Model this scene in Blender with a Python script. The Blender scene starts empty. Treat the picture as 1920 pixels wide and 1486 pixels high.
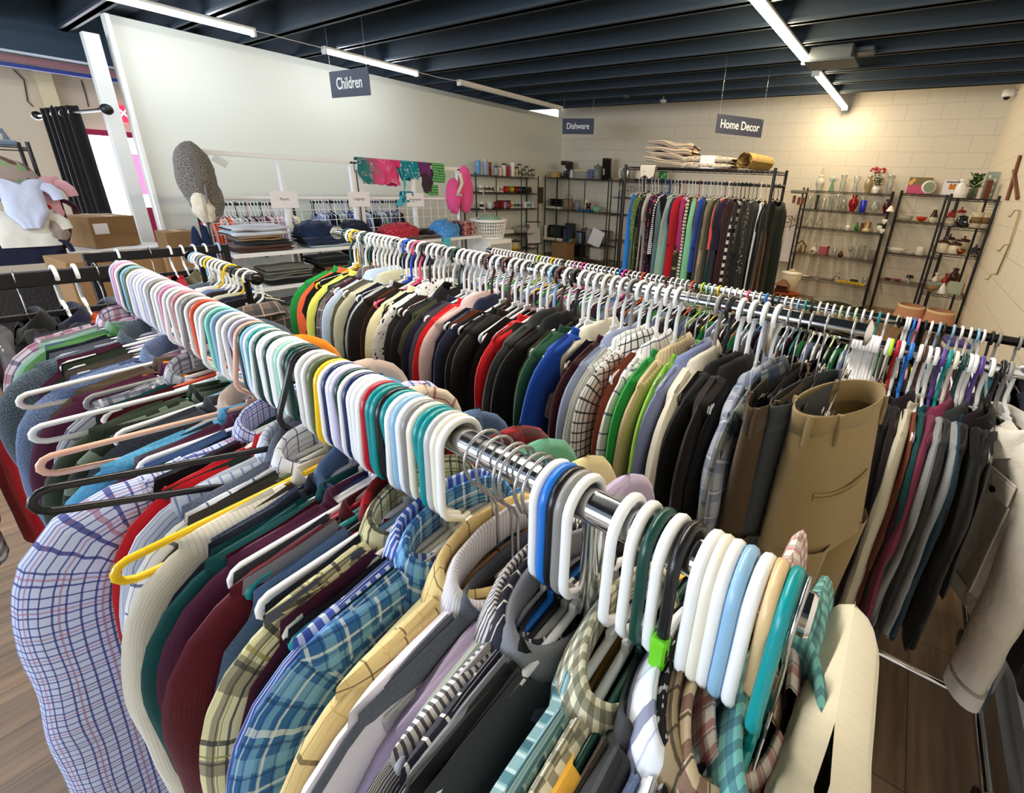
import bpy, math, random
import numpy as np
from mathutils import Matrix, Vector, Euler, noise as mnoise
C = bpy.context.scene.collection
SC = bpy.context.scene
PI = math.pi
# ------------------------------------------------------------------ camera
EYE = 1.58
F_PX, CX, CY, PITCH, ROLL, AZ = 852.27, 1100.68, 657.49, 0.3531, 0.0524, 0.5921
_cp, _sp, _cr, _sr = math.cos(PITCH), math.sin(PITCH), math.cos(ROLL), math.sin(ROLL)
_R = np.array([[1, 0, 0], [0, -_sp, -_cp], [0, _cp, -_sp]])
_M = np.array([[_cr, -_sr, 0], [_sr, _cr, 0], [0, 0, 1]]) @ _R
_W = np.array([[math.cos(AZ), -math.sin(AZ), 0], [math.sin(AZ), math.cos(AZ), 0], [0, 0, 1]])
_ax = [_W @ _M[0], _W @ -_M[1], _W @ -_M[2]]
cam = bpy.data.cameras.new('camera')
cam.sensor_width = 36.0
cam.sensor_fit = 'HORIZONTAL'
cam.lens = F_PX * 36.0 / 1920
cam.shift_x = (960 - CX) / 1920
cam.shift_y = (CY - 743) / 1920
cam.clip_start = 0.02
camo = bpy.data.objects.new('camera', cam)
C.objects.link(camo)
mw = Matrix.Identity(4)
for j in range(3):
    for i in range(3):
        mw[i][j] = float(_ax[j][i])
mw[2][3] = EYE
camo.matrix_world = mw
SC.camera = camo
# ------------------------------------------------------------------ light
w = bpy.data.worlds.new('world')
SC.world = w
w.use_nodes = True
w.node_tree.nodes['Background'].inputs[0].default_value = (0.80, 0.90, 1.0, 1)
w.node_tree.nodes['Background'].inputs[1].default_value = 1.2
SC.view_settings.view_transform = 'Standard'
SC.view_settings.look = 'None'
SC.view_settings.exposure = 1.2
SC.view_settings.gamma = 1.0
LED = 36.0            # emission of the ceiling tubes
def area(name, loc, rot, sx, sy, power, col):
    l = bpy.data.lights.new(name, 'AREA')
    l.shape = 'RECTANGLE'; l.size = sx; l.size_y = sy; l.energy = power; l.color = col
    o = bpy.data.objects.new(name, l); C.objects.link(o)
    o.location = loc; o.rotation_euler = rot
    return o
# daylight through the shop windows behind and to the left of the camera
area('shop_window_daylight', (-3.6, -4.25, 1.6), (PI / 2, 0, 0), 5.4, 1.9, 110, (0.72, 0.85, 1.0))
area('door_daylight', (-8.75, 1.2, 1.3), (0, -PI / 2, 0), 1.5, 1.2, 40, (0.88, 0.92, 1.0))
SC.cycles.max_bounces = 7
SC.cycles.diffuse_bounces = 4
SC.cycles.glossy_bounces = 4
SC.cycles.transmission_bounces = 6
SC.cycles.transparent_max_bounces = 8
SC.cycles.caustics_reflective = False
SC.cycles.caustics_refractive = False
SC.cycles.sample_clamp_indirect = 6

# ------------------------------------------------------------------ helpers
def at(px, py, X=None, Y=None, Z=None):
    """the point of the room seen at a pixel, on a plane X=, Y= or Z= (Z above the floor)"""
    d = _W @ (_M.T @ np.array([(px - CX) / F_PX, (py - CY) / F_PX, 1.0]))
    t = X / d[0] if X is not None else (Y / d[1] if Y is not None else (Z - EYE) / d[2])
    return Vector((float(d[0] * t), float(d[1] * t), float(d[2] * t + EYE)))

def lin(h):
    if isinstance(h, (tuple, list)):
        return tuple(h)[:3] + (1,)
    h = h.lstrip('#')
    out = []
    for i in (0, 2, 4):
        c = int(h[i:i + 2], 16) / 255
        out.append(c / 12.92 if c <= 0.04045 else ((c + 0.055) / 1.055) ** 2.4)
    return tuple(out) + (1,)

class MB:
    def __init__(s):
        s.v = []; s.f = []; s.uv = []; s.sm = []
    def grid(s, P, UV=None, cu=False, cv=False, smooth=True):
        """P[i][j] points; cu closes i, cv closes j"""
        n, m = len(P), len(P[0]); b = len(s.v)
        for i in range(n):
            for j in range(m):
                s.v.append(tuple(P[i][j])); s.uv.append(UV[i][j] if UV else (0, 0))
        for i in range(n if cu else n - 1):
            for j in range(m if cv else m - 1):
                i2, j2 = (i + 1) % n, (j + 1) % m
                s.f.append((b + i * m + j, b + i2 * m + j, b + i2 * m + j2, b + i * m + j2)); s.sm.append(smooth)
        return s
    def poly(s, pts, smooth=False, uvs=None):
        b = len(s.v)
        s.v += [tuple(p) for p in pts]; s.uv += uvs if uvs else [(p[0], p[1]) for p in pts]
        s.f.append(tuple(range(b, b + len(pts)))); s.sm.append(smooth)
        return s
    def box(s, c, d, rz=0, ch=0.0, rx=0, ry=0):
        h = [x / 2 for x in d]; k = min(ch, min(h) * .49)
        R = Euler((rx, ry, rz)).to_matrix(); c = Vector(c)
        b = len(s.v)
        if k <= 0:
            for sx in (-1, 1):
                for sy in (-1, 1):
                    for sz in (-1, 1):
                        s.v.append(tuple(c + R @ Vector((sx * h[0], sy * h[1], sz * h[2])))); s.uv.append((sx * h[0] + sy * h[1], sz * h[2]))
            for q in ((0, 1, 3, 2), (4, 6, 7, 5), (0, 4, 5, 1), (2, 3, 7, 6), (0, 2, 6, 4), (1, 5, 7, 3)):
                s.f.append(tuple(b + i for i in q)); s.sm.append(False)
            return s
        idx = {}
        for sx in (-1, 1):
            for sy in (-1, 1):
                for sz in (-1, 1):
                    for a in range(3):
                        g = [sx, sy, sz]
                        p = [g[i] * (h[i] - (0 if i == a else k)) for i in range(3)]
                        idx[(sx, sy, sz, a)] = len(s.v)
                        s.v.append(tuple(c + R @ Vector(p))); s.uv.append((p[0] + p[1], p[2]))
        for a in range(3):
            o1, o2 = [i for i in range(3) if i != a]
            for sg in (-1, 1):
                q = []
                for s1, s2 in ((-1, -1), (1, -1), (1, 1), (-1, 1)):
                    g = [0, 0, 0]; g[a] = sg; g[o1] = s1; g[o2] = s2
                    q.append(idx[(g[0], g[1], g[2], a)])
                s.f.append(tuple(q)); s.sm.append(False)
            for s1 in (-1, 1):
                for s2 in (-1, 1):
                    g = [0, 0, 0]; g[o1] = s1; g[o2] = s2
                    q = []
                    for sa in (-1, 1):
                        g[a] = sa; q.append([idx[tuple(g) + (o1,)], idx[tuple(g) + (o2,)]])
                    s.f.append((q[0][0], q[0][1], q[1][1], q[1][0])); s.sm.append(False)
        for sx in (-1, 1):
            for sy in (-1, 1):
                for sz in (-1, 1):
                    s.f.append(tuple(idx[(sx, sy, sz, a)] for a in range(3))); s.sm.append(False)
        return s
    def tube(s, path, r, n=8, closed=False, caps=True, flat=None, uvs=1.0):
        path = [Vector(p) for p in path]; N = len(path)
        rr = r if isinstance(r, (list, tuple)) else [r] * N
        T = []
        for i in range(N):
            a = path[(i - 1) % N] if (closed or i > 0) else path[i]
            b = path[(i + 1) % N] if (closed or i < N - 1) else path[i]
            t = (b - a); T.append(t.normalized() if t.length > 1e-9 else Vector((0, 0, 1)))
        up = Vector((1, 0, 0)) if abs(T[0].x) < .9 else Vector((0, 1, 0))
        nrm = (up - T[0] * up.dot(T[0])).normalized()
        rings = []; UV = []; L = 0
        for i in range(N):
            if i:
                nrm = nrm - T[i] * nrm.dot(T[i]); nrm.normalize(); L += (path[i] - path[i - 1]).length
            bn = T[i].cross(nrm)
            fx, fy = flat if flat else (1, 1)
            rings.append([path[i] + nrm * (math.cos(2 * PI * k / n) * rr[i] * fx) + bn * (math.sin(2 * PI * k / n) * rr[i] * fy) for k in range(n)])
            UV.append([(2 * PI * k / n * rr[i] * uvs, L) for k in range(n)])
        s.grid(rings, UV, cu=closed, cv=True)
        if caps and not closed:
            s.poly(list(reversed(rings[0])), True); s.poly(rings[-1], True)
        return s
    def lathe(s, prof, n=20, c=(0, 0, 0), sx=1, sy=1, capb=True, capt=False):
        P = [[(c[0] + r * math.cos(2 * PI * k / n) * sx, c[1] + r * math.sin(2 * PI * k / n) * sy, c[2] + z) for k in range(n)] for r, z in prof]
        UV = [[(k / n, z) for k in range(n)] for r, z in prof]
        s.grid(P, UV, cv=True)
        if capb and prof[0][0] > 1e-4: s.poly(list(reversed(P[0])))
        if capt and prof[-1][0] > 1e-4: s.poly(P[-1])
        return s
    def ball(s, c, r, n=10, m=7, sq=(1, 1, 1)):
        P = []
        for i in range(m + 1):
            a = -PI / 2 + PI * i / m
            P.append([(c[0] + r * sq[0] * math.cos(a) * math.cos(2 * PI * k / n), c[1] + r * sq[1] * math.cos(a) * math.sin(2 * PI * k / n), c[2] + r * sq[2] * math.sin(a)) for k in range(n)])
        return s.grid(P, cv=True)
    def mesh(s, name):
        me = bpy.data.meshes.new(name)
        me.from_pydata(s.v, [], s.f)
        me.polygons.foreach_set('use_smooth', s.sm)
        ul = me.uv_layers.new(name='UVMap')
        li = np.zeros(len(me.loops), dtype=np.int32)
        me.loops.foreach_get('vertex_index', li)
        ul.data.foreach_set('uv', np.array(s.uv, dtype=np.float32)[li].ravel())
        me.update()
        return me
    def build(s, name, mat, parent=None):
        me = s.mesh(name); me.materials.append(mat)
        o = bpy.data.objects.new(name, me); C.objects.link(o)
        if parent: o.parent = parent
        return o

def tag(o, label=None, cat=None, group=None, kind=None):
    if label: o['label'] = label
    if cat: o['category'] = cat
    if group: o['group'] = group
    if kind: o['kind'] = kind
    return o
def thing(name, label, cat, loc=(0, 0, 0), rz=0, group=None, rx=0, ry=0):
    o = bpy.data.objects.new(name, None); C.objects.link(o)
    o.empty_display_size = .05
    o.location = loc; o.rotation_euler = (rx, ry, rz)
    return tag(o, label, cat, group)
def struct(name, mb, m):
    return tag(mb.build(name, m), kind='structure')
def inst(me, name, mat, parent=None):
    o = bpy.data.objects.new(name, me); C.objects.link(o)
    if not me.materials: me.materials.append(None)
    o.material_slots[0].link = 'OBJECT'; o.material_slots[0].material = mat
    if parent: o.parent = parent
    return o

# ------------------------------------------------------------------ materials
_mc = {}
def _new(name):
    m = bpy.data.materials.new(name); m.use_nodes = True
    return m, m.node_tree, m.node_tree.nodes['Principled BSDF']
def plain(name, col, rough=.5, metal=0, spec=.5, trans=0, bump=None, emit=None, ior=1.45, alpha=1, coat=0):
    if name in _mc: return _mc[name]
    m, nt, b = _new(name)
    b.inputs['Base Color'].default_value = lin(col)
    b.inputs['Roughness'].default_value = rough
    b.inputs['Metallic'].default_value = metal
    b.inputs['Specular IOR Level'].default_value = spec
    b.inputs['Transmission Weight'].default_value = trans
    b.inputs['IOR'].default_value = ior
    b.inputs['Alpha'].default_value = alpha
    b.inputs['Coat Weight'].default_value = coat
    if emit:
        b.inputs['Emission Color'].default_value = lin(emit[0]); b.inputs['Emission Strength'].default_value = emit[1]
    if bump:
        tc = nt.nodes.new('ShaderNodeTexCoord'); n = nt.nodes.new('ShaderNodeTexNoise'); bp = nt.nodes.new('ShaderNodeBump')
        n.inputs['Scale'].default_value = bump[0]; bp.inputs['Strength'].default_value = bump[1]; bp.inputs['Distance'].default_value = .01
        nt.links.new(tc.outputs['Object'], n.inputs['Vector']); nt.links.new(n.outputs['Fac'], bp.inputs['Height']); nt.links.new(bp.outputs[0], b.inputs['Normal'])
    _mc[name] = m
    return m
def _math(nt, op, a, b=None):
    n = nt.nodes.new('ShaderNodeMath'); n.operation = op
    for i, x in enumerate((a, b)):
        if x is None: continue
        if isinstance(x, (int, float)): n.inputs[i].default_value = x
        else: nt.links.new(x, n.inputs[i])
    return n.outputs[0]
def _mix(nt, fac, a, b):
    n = nt.nodes.new('ShaderNodeMix'); n.data_type = 'RGBA'
    if isinstance(fac, (int, float)): n.inputs[0].default_value = fac
    else: nt.links.new(fac, n.inputs[0])
    for i, x in ((6, a), (7, b)):
        if isinstance(x, tuple): n.inputs[i].default_value = x
        else: nt.links.new(x, n.inputs[i])
    return n.outputs[2]
def fabric(name, base, layers=(), noise=None, spots=None, rough=.9, sheen=.15, weave=900, bs=.25):
    """cloth; layers: (axis u/v, period, width, offset, colour, alpha) in metres; noise: (scale, colour, amount); spots: (scale, threshold, colour)"""
    if name in _mc: return _mc[name]
    m, nt, b = _new(name)
    tc = nt.nodes.new('ShaderNodeTexCoord'); sep = nt.nodes.new('ShaderNodeSeparateXYZ')
    nt.links.new(tc.outputs['UV'], sep.inputs[0])
    col = lin(base)
    if noise:
        n = nt.nodes.new('ShaderNodeTexNoise'); n.inputs['Scale'].default_value = noise[0]; n.inputs['Detail'].default_value = 3
        nt.links.new(tc.outputs['UV'], n.inputs['Vector'])
        f = _math(nt, 'MULTIPLY', _math(nt, 'SMOOTHSTEP' if False else 'GREATER_THAN', n.outputs['Fac'], .5), noise[2])
        col = _mix(nt, f, col, lin(noise[1]))
    for sp in ([spots] if spots and not isinstance(spots, list) else (spots or [])):
        v = nt.nodes.new('ShaderNodeTexVoronoi'); v.inputs['Scale'].default_value = sp[0]
        nt.links.new(tc.outputs['UV'], v.inputs['Vector'])
        col = _mix(nt, _math(nt, 'LESS_THAN', v.outputs['Distance'], sp[1]), col, lin(sp[2]))
    for (ax, per, wd, off, c, al) in layers:
        s = sep.outputs[0 if ax == 'u' else 1]
        fr = _math(nt, 'FRACT', _math(nt, 'DIVIDE', _math(nt, 'ADD', s, off + 50 * per), per))
        f = _math(nt, 'MULTIPLY', _math(nt, 'LESS_THAN', fr, wd / per), al)
        col = _mix(nt, f, col, lin(c))
    if isinstance(col, tuple): b.inputs['Base Color'].default_value = col
    else: nt.links.new(col, b.inputs['Base Color'])
    b.inputs['Roughness'].default_value = rough
    b.inputs['Specular IOR Level'].default_value = .2
    b.inputs['Sheen Weight'].default_value = sheen
    b.inputs['Sheen Roughness'].default_value = .5
    n1 = nt.nodes.new('ShaderNodeTexNoise'); n1.inputs['Scale'].default_value = 28; n1.inputs['Detail'].default_value = 3
    n2 = nt.nodes.new('ShaderNodeTexNoise'); n2.inputs['Scale'].default_value = weave
    nt.links.new(tc.outputs['UV'], n1.inputs['Vector']); nt.links.new(tc.outputs['UV'], n2.inputs['Vector'])
    h = _math(nt, 'ADD', n1.outputs['Fac'], _math(nt, 'MULTIPLY', n2.outputs['Fac'], .12))
    bp = nt.nodes.new('ShaderNodeBump'); bp.inputs['Strength'].default_value = bs; bp.inputs['Distance'].default_value = .012
    nt.links.new(h, bp.inputs['Height']); nt.links.new(bp.outputs[0], b.inputs['Normal'])
    _mc[name] = m
    return m
def glass(name, col='#ffffff', rough=.02, tint=0.0):
    """thin glassware: mostly see-through with a bright rim and gloss"""
    if name in _mc: return _mc[name]
    m = bpy.data.materials.new(name); m.use_nodes = True; nt = m.node_tree
    for n in list(nt.nodes): nt.nodes.remove(n)
    out = nt.nodes.new('ShaderNodeOutputMaterial'); tr = nt.nodes.new('ShaderNodeBsdfTransparent'); gl = nt.nodes.new('ShaderNodeBsdfGlossy')
    df = nt.nodes.new('ShaderNodeBsdfDiffuse'); mx = nt.nodes.new('ShaderNodeMixShader'); m2 = nt.nodes.new('ShaderNodeMixShader'); fr = nt.nodes.new('ShaderNodeLayerWeight')
    tr.inputs[0].default_value = lin(col); gl.inputs['Roughness'].default_value = rough; df.inputs[0].default_value = lin(col)
    fr.inputs['Blend'].default_value = .35
    m2.inputs[0].default_value = tint
    nt.links.new(tr.outputs[0], m2.inputs[1]); nt.links.new(df.outputs[0], m2.inputs[2])
    nt.links.new(fr.outputs['Facing'], mx.inputs[0]); nt.links.new(m2.outputs[0], mx.inputs[1]); nt.links.new(gl.outputs[0], mx.inputs[2])
    nt.links.new(mx.outputs[0], out.inputs[0])
    _mc[name] = m
    return m
M_CHROME = plain('chrome', '#d9dadc', .12, 1)
M_STEEL = plain('steel_wire', '#b9bbbd', .25, 1)
M_BLACK = plain('black_metal', '#141212', .45, .0, .5)
M_WHITEMETAL = plain('white_enamel', '#e9ebee', .4)
M_WHITE = plain('white_plastic', '#f2f2f0', .3)
M_PAPER = plain('white_paper', '#eceaf0', .8)
M_CARD = plain('cardboard', '#8a6a46', .9, bump=(40, .1))
ORD = 'first second third fourth fifth sixth seventh eighth ninth tenth eleventh twelfth thirteenth fourteenth fifteenth sixteenth seventeenth eighteenth nineteenth'.split()
def ordinal(n):
    if n < 20: return ORD[n - 1]
    tens = ['twent', 'thirt', 'fort', 'fift', 'sixt', 'sevent', 'eight', 'ninet'][n // 10 - 2]
    return tens + 'ieth' if n % 10 == 0 else tens + 'y-' + ORD[n % 10 - 1]
# ------------------------------------------------------------------ the setting
X_R, X_L, Y_B, Y_F, H_C = 0.63, -6.47, 8.25, -4.3, 2.81
def wood_floor():
    m, nt, b = _new('wood_plank_floor')
    tc = nt.nodes.new('ShaderNodeTexCoord'); mp = nt.nodes.new('ShaderNodeMapping'); mp.inputs['Rotation'].default_value = (0, 0, PI / 2)
    br = nt.nodes.new('ShaderNodeTexBrick'); br.inputs['Scale'].default_value = 1
    br.inputs['Brick Width'].default_value = 1.2; br.inputs['Row Height'].default_value = .18; br.inputs['Mortar Size'].default_value = .0015
    br.inputs['Color1'].default_value = lin('#9a7c5e'); br.inputs['Color2'].default_value = lin('#8a6c50'); br.inputs['Mortar'].default_value = lin('#4c392b')
    nt.links.new(tc.outputs['Object'], mp.inputs[0]); nt.links.new(mp.outputs[0], br.inputs['Vector'])
    mp2 = nt.nodes.new('ShaderNodeMapping'); mp2.inputs['Scale'].default_value = (38, 3, 1)
    ns = nt.nodes.new('ShaderNodeTexNoise'); ns.inputs['Scale'].default_value = 1; ns.inputs['Detail'].default_value = 6
    nt.links.new(tc.outputs['Object'], mp2.inputs[0]); nt.links.new(mp2.outputs[0], ns.inputs['Vector'])
    rp = nt.nodes.new('ShaderNodeValToRGB'); rp.color_ramp.elements[0].position = .35; rp.color_ramp.elements[1].position = .7
    rp.color_ramp.elements[0].color = (.62, .62, .62, 1); rp.color_ramp.elements[1].color = (1.1, 1.08, 1.05, 1)
    nt.links.new(ns.outputs['Fac'], rp.inputs[0])
    mx = nt.nodes.new('ShaderNodeMix'); mx.data_type = 'RGBA'; mx.blend_type = 'MULTIPLY'; mx.inputs[0].default_value = 1
    nt.links.new(br.outputs['Color'], mx.inputs[6]); nt.links.new(rp.outputs[0], mx.inputs[7]); nt.links.new(mx.outputs[2], b.inputs['Base Color'])
    b.inputs['Roughness'].default_value = .45
    return m
def block_wall(name, col, axis, x0, z0):
    m, nt, b = _new(name)
    tc = nt.nodes.new('ShaderNodeTexCoord'); sp = nt.nodes.new('ShaderNodeSeparateXYZ'); cb = nt.nodes.new('ShaderNodeCombineXYZ')
    nt.links.new(tc.outputs['Object'], sp.inputs[0])
    nt.links.new(_math(nt, 'ADD', sp.outputs[axis], 40.6 - x0), cb.inputs[0]); nt.links.new(_math(nt, 'ADD', sp.outputs[2], 4.0 - z0), cb.inputs[1])
    br = nt.nodes.new('ShaderNodeTexBrick'); br.inputs['Scale'].default_value = 1
    br.inputs['Brick Width'].default_value = .406; br.inputs['Row Height'].default_value = .2; br.inputs['Mortar Size'].default_value = .005; br.inputs['Mortar Smooth'].default_value = .3
    br.inputs['Color1'].default_value = lin(col); br.inputs['Color2'].default_value = lin(col); br.inputs['Mortar'].default_value = tuple(c * .86 for c in lin(col)[:3]) + (1,)
    nt.links.new(cb.outputs[0], br.inputs['Vector']); nt.links.new(br.outputs['Color'], b.inputs['Base Color'])
    ns = nt.nodes.new('ShaderNodeTexNoise'); ns.inputs['Scale'].default_value = 45; ns.inputs['Detail'].default_value = 4
    nt.links.new(tc.outputs['Object'], ns.inputs['Vector'])
    h = _math(nt, 'SUBTRACT', _math(nt, 'MULTIPLY', ns.outputs['Fac'], .5), br.outputs['Fac'])
    bp = nt.nodes.new('ShaderNodeBump'); bp.inputs['Strength'].default_value = .5; bp.inputs['Distance'].default_value = .006
    nt.links.new(h, bp.inputs['Height']); nt.links.new(bp.outputs[0], b.inputs['Normal'])
    b.inputs['Roughness'].default_value = .6
    return m
M_WALL = block_wall('painted_block', '#dcd3c0', 0, -.858, 2.009)
M_WALLR = block_wall('painted_block_side', '#dcd3c0', 1, 0, 2.009)
M_DRY = plain('painted_drywall', '#d7dbd2', .55, bump=(60, .05))
M_CEIL = plain('dark_ceiling_paint', '#2b3844', .6, bump=(30, .08))
M_PLASTER = plain('rough_plaster', '#cfc2ad', .85, bump=(6, .5))
struct('floor', MB().box((-4.6, 2.0, -.05), (10.6, 12.7, .1)), wood_floor())
struct('ceiling', MB().box((-4.6, 2.0, H_C + .32), (10.6, 12.7, .1)), M_CEIL)
struct('wall_back', MB().box((-2.92, Y_B + .1, 1.55), (7.3, .2, 3.1)), M_WALL)
struct('wall_right', MB().box((X_R + .1, 2.0, 1.55), (.2, 12.7, 3.1)), M_WALLR)
struct('wall_left', MB().box((X_L - .06, (1.505 + Y_B) / 2, 1.405), (.12, Y_B - 1.505, 2.81)), M_DRY)
struct('trim_1', MB().box((X_L + .0, 1.49, 1.4), (.14, .03, 2.8)), plain('partition_corner_bead', '#e4e6e2', .5))
# front wall with the shop windows (behind the camera)
fw = MB()
fw.box((-4.6, Y_F - .1, .3), (10.6, .2, .6)); fw.box((-4.6, Y_F - .1, 2.9), (10.6, .2, .6))
fw.box((-.1, Y_F - .1, 1.6), (1.4, .2, 2.0)); fw.box((-8.1, Y_F - .1, 1.6), (3.4, .2, 2.0))
struct('wall_front', fw, M_PLASTER)
for k in range(11):
    y = 1.44 + .573 * k + (0 if k else 0)
    j = MB()
    j.box((-3.6, y, H_C + .15), (8.5, .05, .30)); j.box((-3.6, y, H_C + .012), (8.5, .10, .024))
    struct('trim_%d' % (k + 2), j, M_CEIL)
for k in range(5):
    y = .867 - .573 * k
    j = MB()
    j.box((-4.4, y, H_C + .15), (10.0, .05, .30)); j.box((-4.4, y, H_C + .012), (10.0, .10, .024))
    struct('trim_%d' % (k + 13), j, M_CEIL)
struct('baseboard_right', MB().box((X_R - .01, 2.0, .05), (.02, 12.5, .1)), plain('grey_baseboard', '#8d8a86', .5))
# far room seen past the partition
struct('wall_far', MB().box((-9.1, 1.0, 1.55), (.2, 10.6, 3.1)), M_PLASTER)

# ------------------------------------------------------------------ ceiling lights
M_HOUSE = plain('light_housing', '#e6e6e2', .4)
def led(name, lit):
    return plain(name, '#ffffff', .4, emit=(lit[0], lit[1])) if lit else plain(name, '#d8d8d4', .4)
M_LITW = led('lit_warm_tube', ('#ffe8c0', LED)); M_LITC = led('lit_cool_tube', ('#f4f8ff', LED * .55)); M_LITD = led('added_fill_tube', ('#e8f0ff', LED * 1.8)); M_LITB = led('lit_bright_tube', ('#fff6e6', LED * 1.6)); M_OFF = led('unlit_tube', None)
def strip(x, y0, y1, z, mat, label):
    t = thing('ceiling_light', label, 'light', (x, (y0 + y1) / 2, z), 0, 'linear ceiling lights')
    L = y1 - y0
    MB().box((0, 0, .035), (.075, L, .03), ch=.006).build('housing', M_HOUSE, t)
    P = []
    n = 9
    for yy in (-L / 2 + .03, L / 2 - .03):
        P.append([(.036 * math.cos(PI + PI * k / n), yy, .02 + .036 * math.sin(PI + PI * k / n)) for k in range(n + 1)])
    MB().grid(P).build('diffuser', mat, t)
    for s in (-1, 1):
        MB().box((0, s * (L / 2 - .015), .008), (.078, .03, .062), ch=.006).build('end_cap', M_HOUSE, t)
        MB().tube([(0, s * L * .38, .05), (0, s * L * .38, H_C - z + .004)], .0025, 6).build('hanging_rod', M_STEEL, t)
    return t
ZL = 1.18 + EYE
strip(-1.21, 2.88, 5.28, ZL - .0, M_LITW, 'long lit strip light nearest the top edge of the right row, above the racks')
strip(-1.21, 5.77, 8.10, ZL - .0, M_LITW, 'lit strip light ending at the back block wall above the glass shelves')
strip(-5.62, 1.20, 2.36, ZL, M_LITC, 'lit strip light over the corner of the white partition')
strip(-5.61, 2.99, 4.16, ZL, M_LITC, 'lit strip light behind the hanging sign reading Children')
strip(-5.52, 4.74, 7.02, ZL, M_OFF, 'unlit white strip light near the back corner')
# the rows go on overhead, out of the picture
strip(-1.21, .0, 2.4, ZL, M_LITB, 'lit strip light right overhead, first of the right row')
strip(-5.62, -1.6, .7, ZL, M_LITC, 'lit strip light over the shop front, first of the left row')
strip(-3.4, -2.6, -.3, ZL, M_LITD, 'added fill strip light behind the photographer')  # added lamp in neither row, cool fill from behind the camera
def cable(pts, label):
    o = MB().tube(pts, .004, 6).build('cable', plain('white_cable', '#d9d9d6', .5)); tag(o, label, 'cable', 'cables linking the strip lights')
cable([(-1.21, 5.28, ZL + .03), (-1.21, 5.5, ZL + .025), (-1.21, 5.77, ZL + .03)], 'short white cable linking the two lit lights at the right')
cable([(-5.61, 2.36, ZL + .03), (-5.61, 2.7, ZL + .03), (-5.61, 2.99, ZL + .03)], 'short white cable between the two lit lights on the left')
cable([(-5.6, 4.16, ZL + .03), (-5.56, 4.45, ZL + .02), (-5.53, 4.74, ZL + .03)], 'white cable from a lit light to the unlit light')
# vent box on the joists
o = thing('ceiling_vent', 'dark grey duct box hung under the joists beside the right strip lights', 'vent', at(1562, 105, Z=H_C - .02))
MB().box((0, 0, -.0), (.36, .30, .12), ch=.01).build('box', plain('duct_grey', '#3a4248', .5), o)
MB().box((0, 0, -.065), (.42, .36, .012), ch=.004).build('flange', plain('duct_grey', '#3a4248', .5), o)
MB().box((.25, .05, .03), (.16, .16, .05), ch=.01).build('collar', plain('duct_grey', '#3a4248', .5), o)

# ------------------------------------------------------------------ hanging signs
M_SIGN = plain('navy_sign_board', '#3a3f52', .6); M_TXT = plain('sign_lettering', '#f2f2ee', .6)
def text_obj(cu, parent):
    tmp = bpy.data.objects.new('lettering', cu); C.objects.link(tmp)
    dg = bpy.context.evaluated_depsgraph_get(); dg.update()
    me = bpy.data.meshes.new_from_object(tmp.evaluated_get(dg))
    bpy.data.objects.remove(tmp)
    x = bpy.data.objects.new('lettering', me); C.objects.link(x); x.parent = parent
    return x
def hang_sign(text, corners, Y, label, size):
    """corners: top-left, top-right, bottom-right, bottom-left in the room"""
    tl, tr, br, bl = corners
    t = thing('hanging_sign', label, 'sign', (tl + br) / 2, 0, 'department signs hung from the ceiling')
    c = (tl + tr + br + bl) / 4
    ex = ((tr - tl) + (br - bl)); W_ = ex.length / 2; ex.normalize()
    ez = ((tl - bl) + (tr - br)); H_ = ez.length / 2; ez = (ez - ex * ez.dot(ex)).normalized()
    ey = ez.cross(ex)
    t.location = c
    R = Matrix((ex, ey, ez)).transposed()
    t.rotation_euler = R.to_euler()
    MB().box((0, 0, 0), (W_, .006, H_)).build('board', M_SIGN, t)
    cu = bpy.data.curves.new('lettering', 'FONT'); cu.body = text; cu.size = size; cu.align_x = 'CENTER'; cu.align_y = 'CENTER'; cu.extrude = .0006; cu.offset = .0012
    cu.materials.append(M_TXT)
    x = text_obj(cu, t); x.location = (0, -.0042, 0); x.rotation_euler = (PI / 2, 0, 0); x.scale = (.82, 1, 1)
    Ri = R.inverted()
    for s in (-1, 1):
        p0 = Vector((s * W_ * .46, 0, H_ * .47)); wtop = R @ p0 + c; wtop.z = H_C + .272
        MB().tube([p0, Ri @ (wtop - c)], .0012, 5).build('wire', M_STEEL, t)
        MB().ball((s * W_ * .46, -.004, H_ * .45), .006, 8, 5).build('grommet', M_STEEL, t)
def sign_at(text, z, tl, tr, h, label, size):
    a, b = at(*tl, Z=z), at(*tr, Z=z); d = Vector((0, 0, h))
    hang_sign(text, (a, b, b - d, a - d), None, label, size)
sign_at('Children', .85 + EYE, (617, 135), (690, 126), .215, 'dark navy hanging sign reading Children in front of the white partition', .135)
sign_at('Dishware', .95 + EYE, (1055, 222), (1114, 222), .225, 'dark navy hanging sign reading Dishware in the far corner', .125)
sign_at('Home Decor', .75 + EYE, (1346, 213), (1432, 224), .183, 'dark navy hanging sign reading Home Decor before the back wall', .118)

# ------------------------------------------------------------------ hangers
def arc(cy, cz, r, a0, a1, n):
    return [(0, cy + r * math.cos(math.radians(a0 + (a1 - a0) * k / n)), cz + r * math.sin(math.radians(a0 + (a1 - a0) * k / n))) for k in range(n + 1)]
HOOK_R = .0265
def m_hook(r=.0046, long=True, n=8):
    """open end on +y, long straight side on -y, neck at (0, 0, -.108)"""
    top = .0225 - HOOK_R
    p = arc(0, top, HOOK_R, -28, 180, 14)
    if long:
        p += [(0, -.0272, -.03), (0, -.0285, -.072), (0, -.0272, -.082), (0, -.022, -.091), (0, -.012, -.098), (0, -.003, -.104), (0, 0, -.120)]
    else:
        p = arc(0, top, HOOK_R, -40, 215, 16) + [(0, -.012, -.040), (0, -.003, -.055), (0, 0, -.075), (0, 0, -.120)]
    return MB().tube(p, r, n, flat=(1.15, .9)).mesh('hook')
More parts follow.
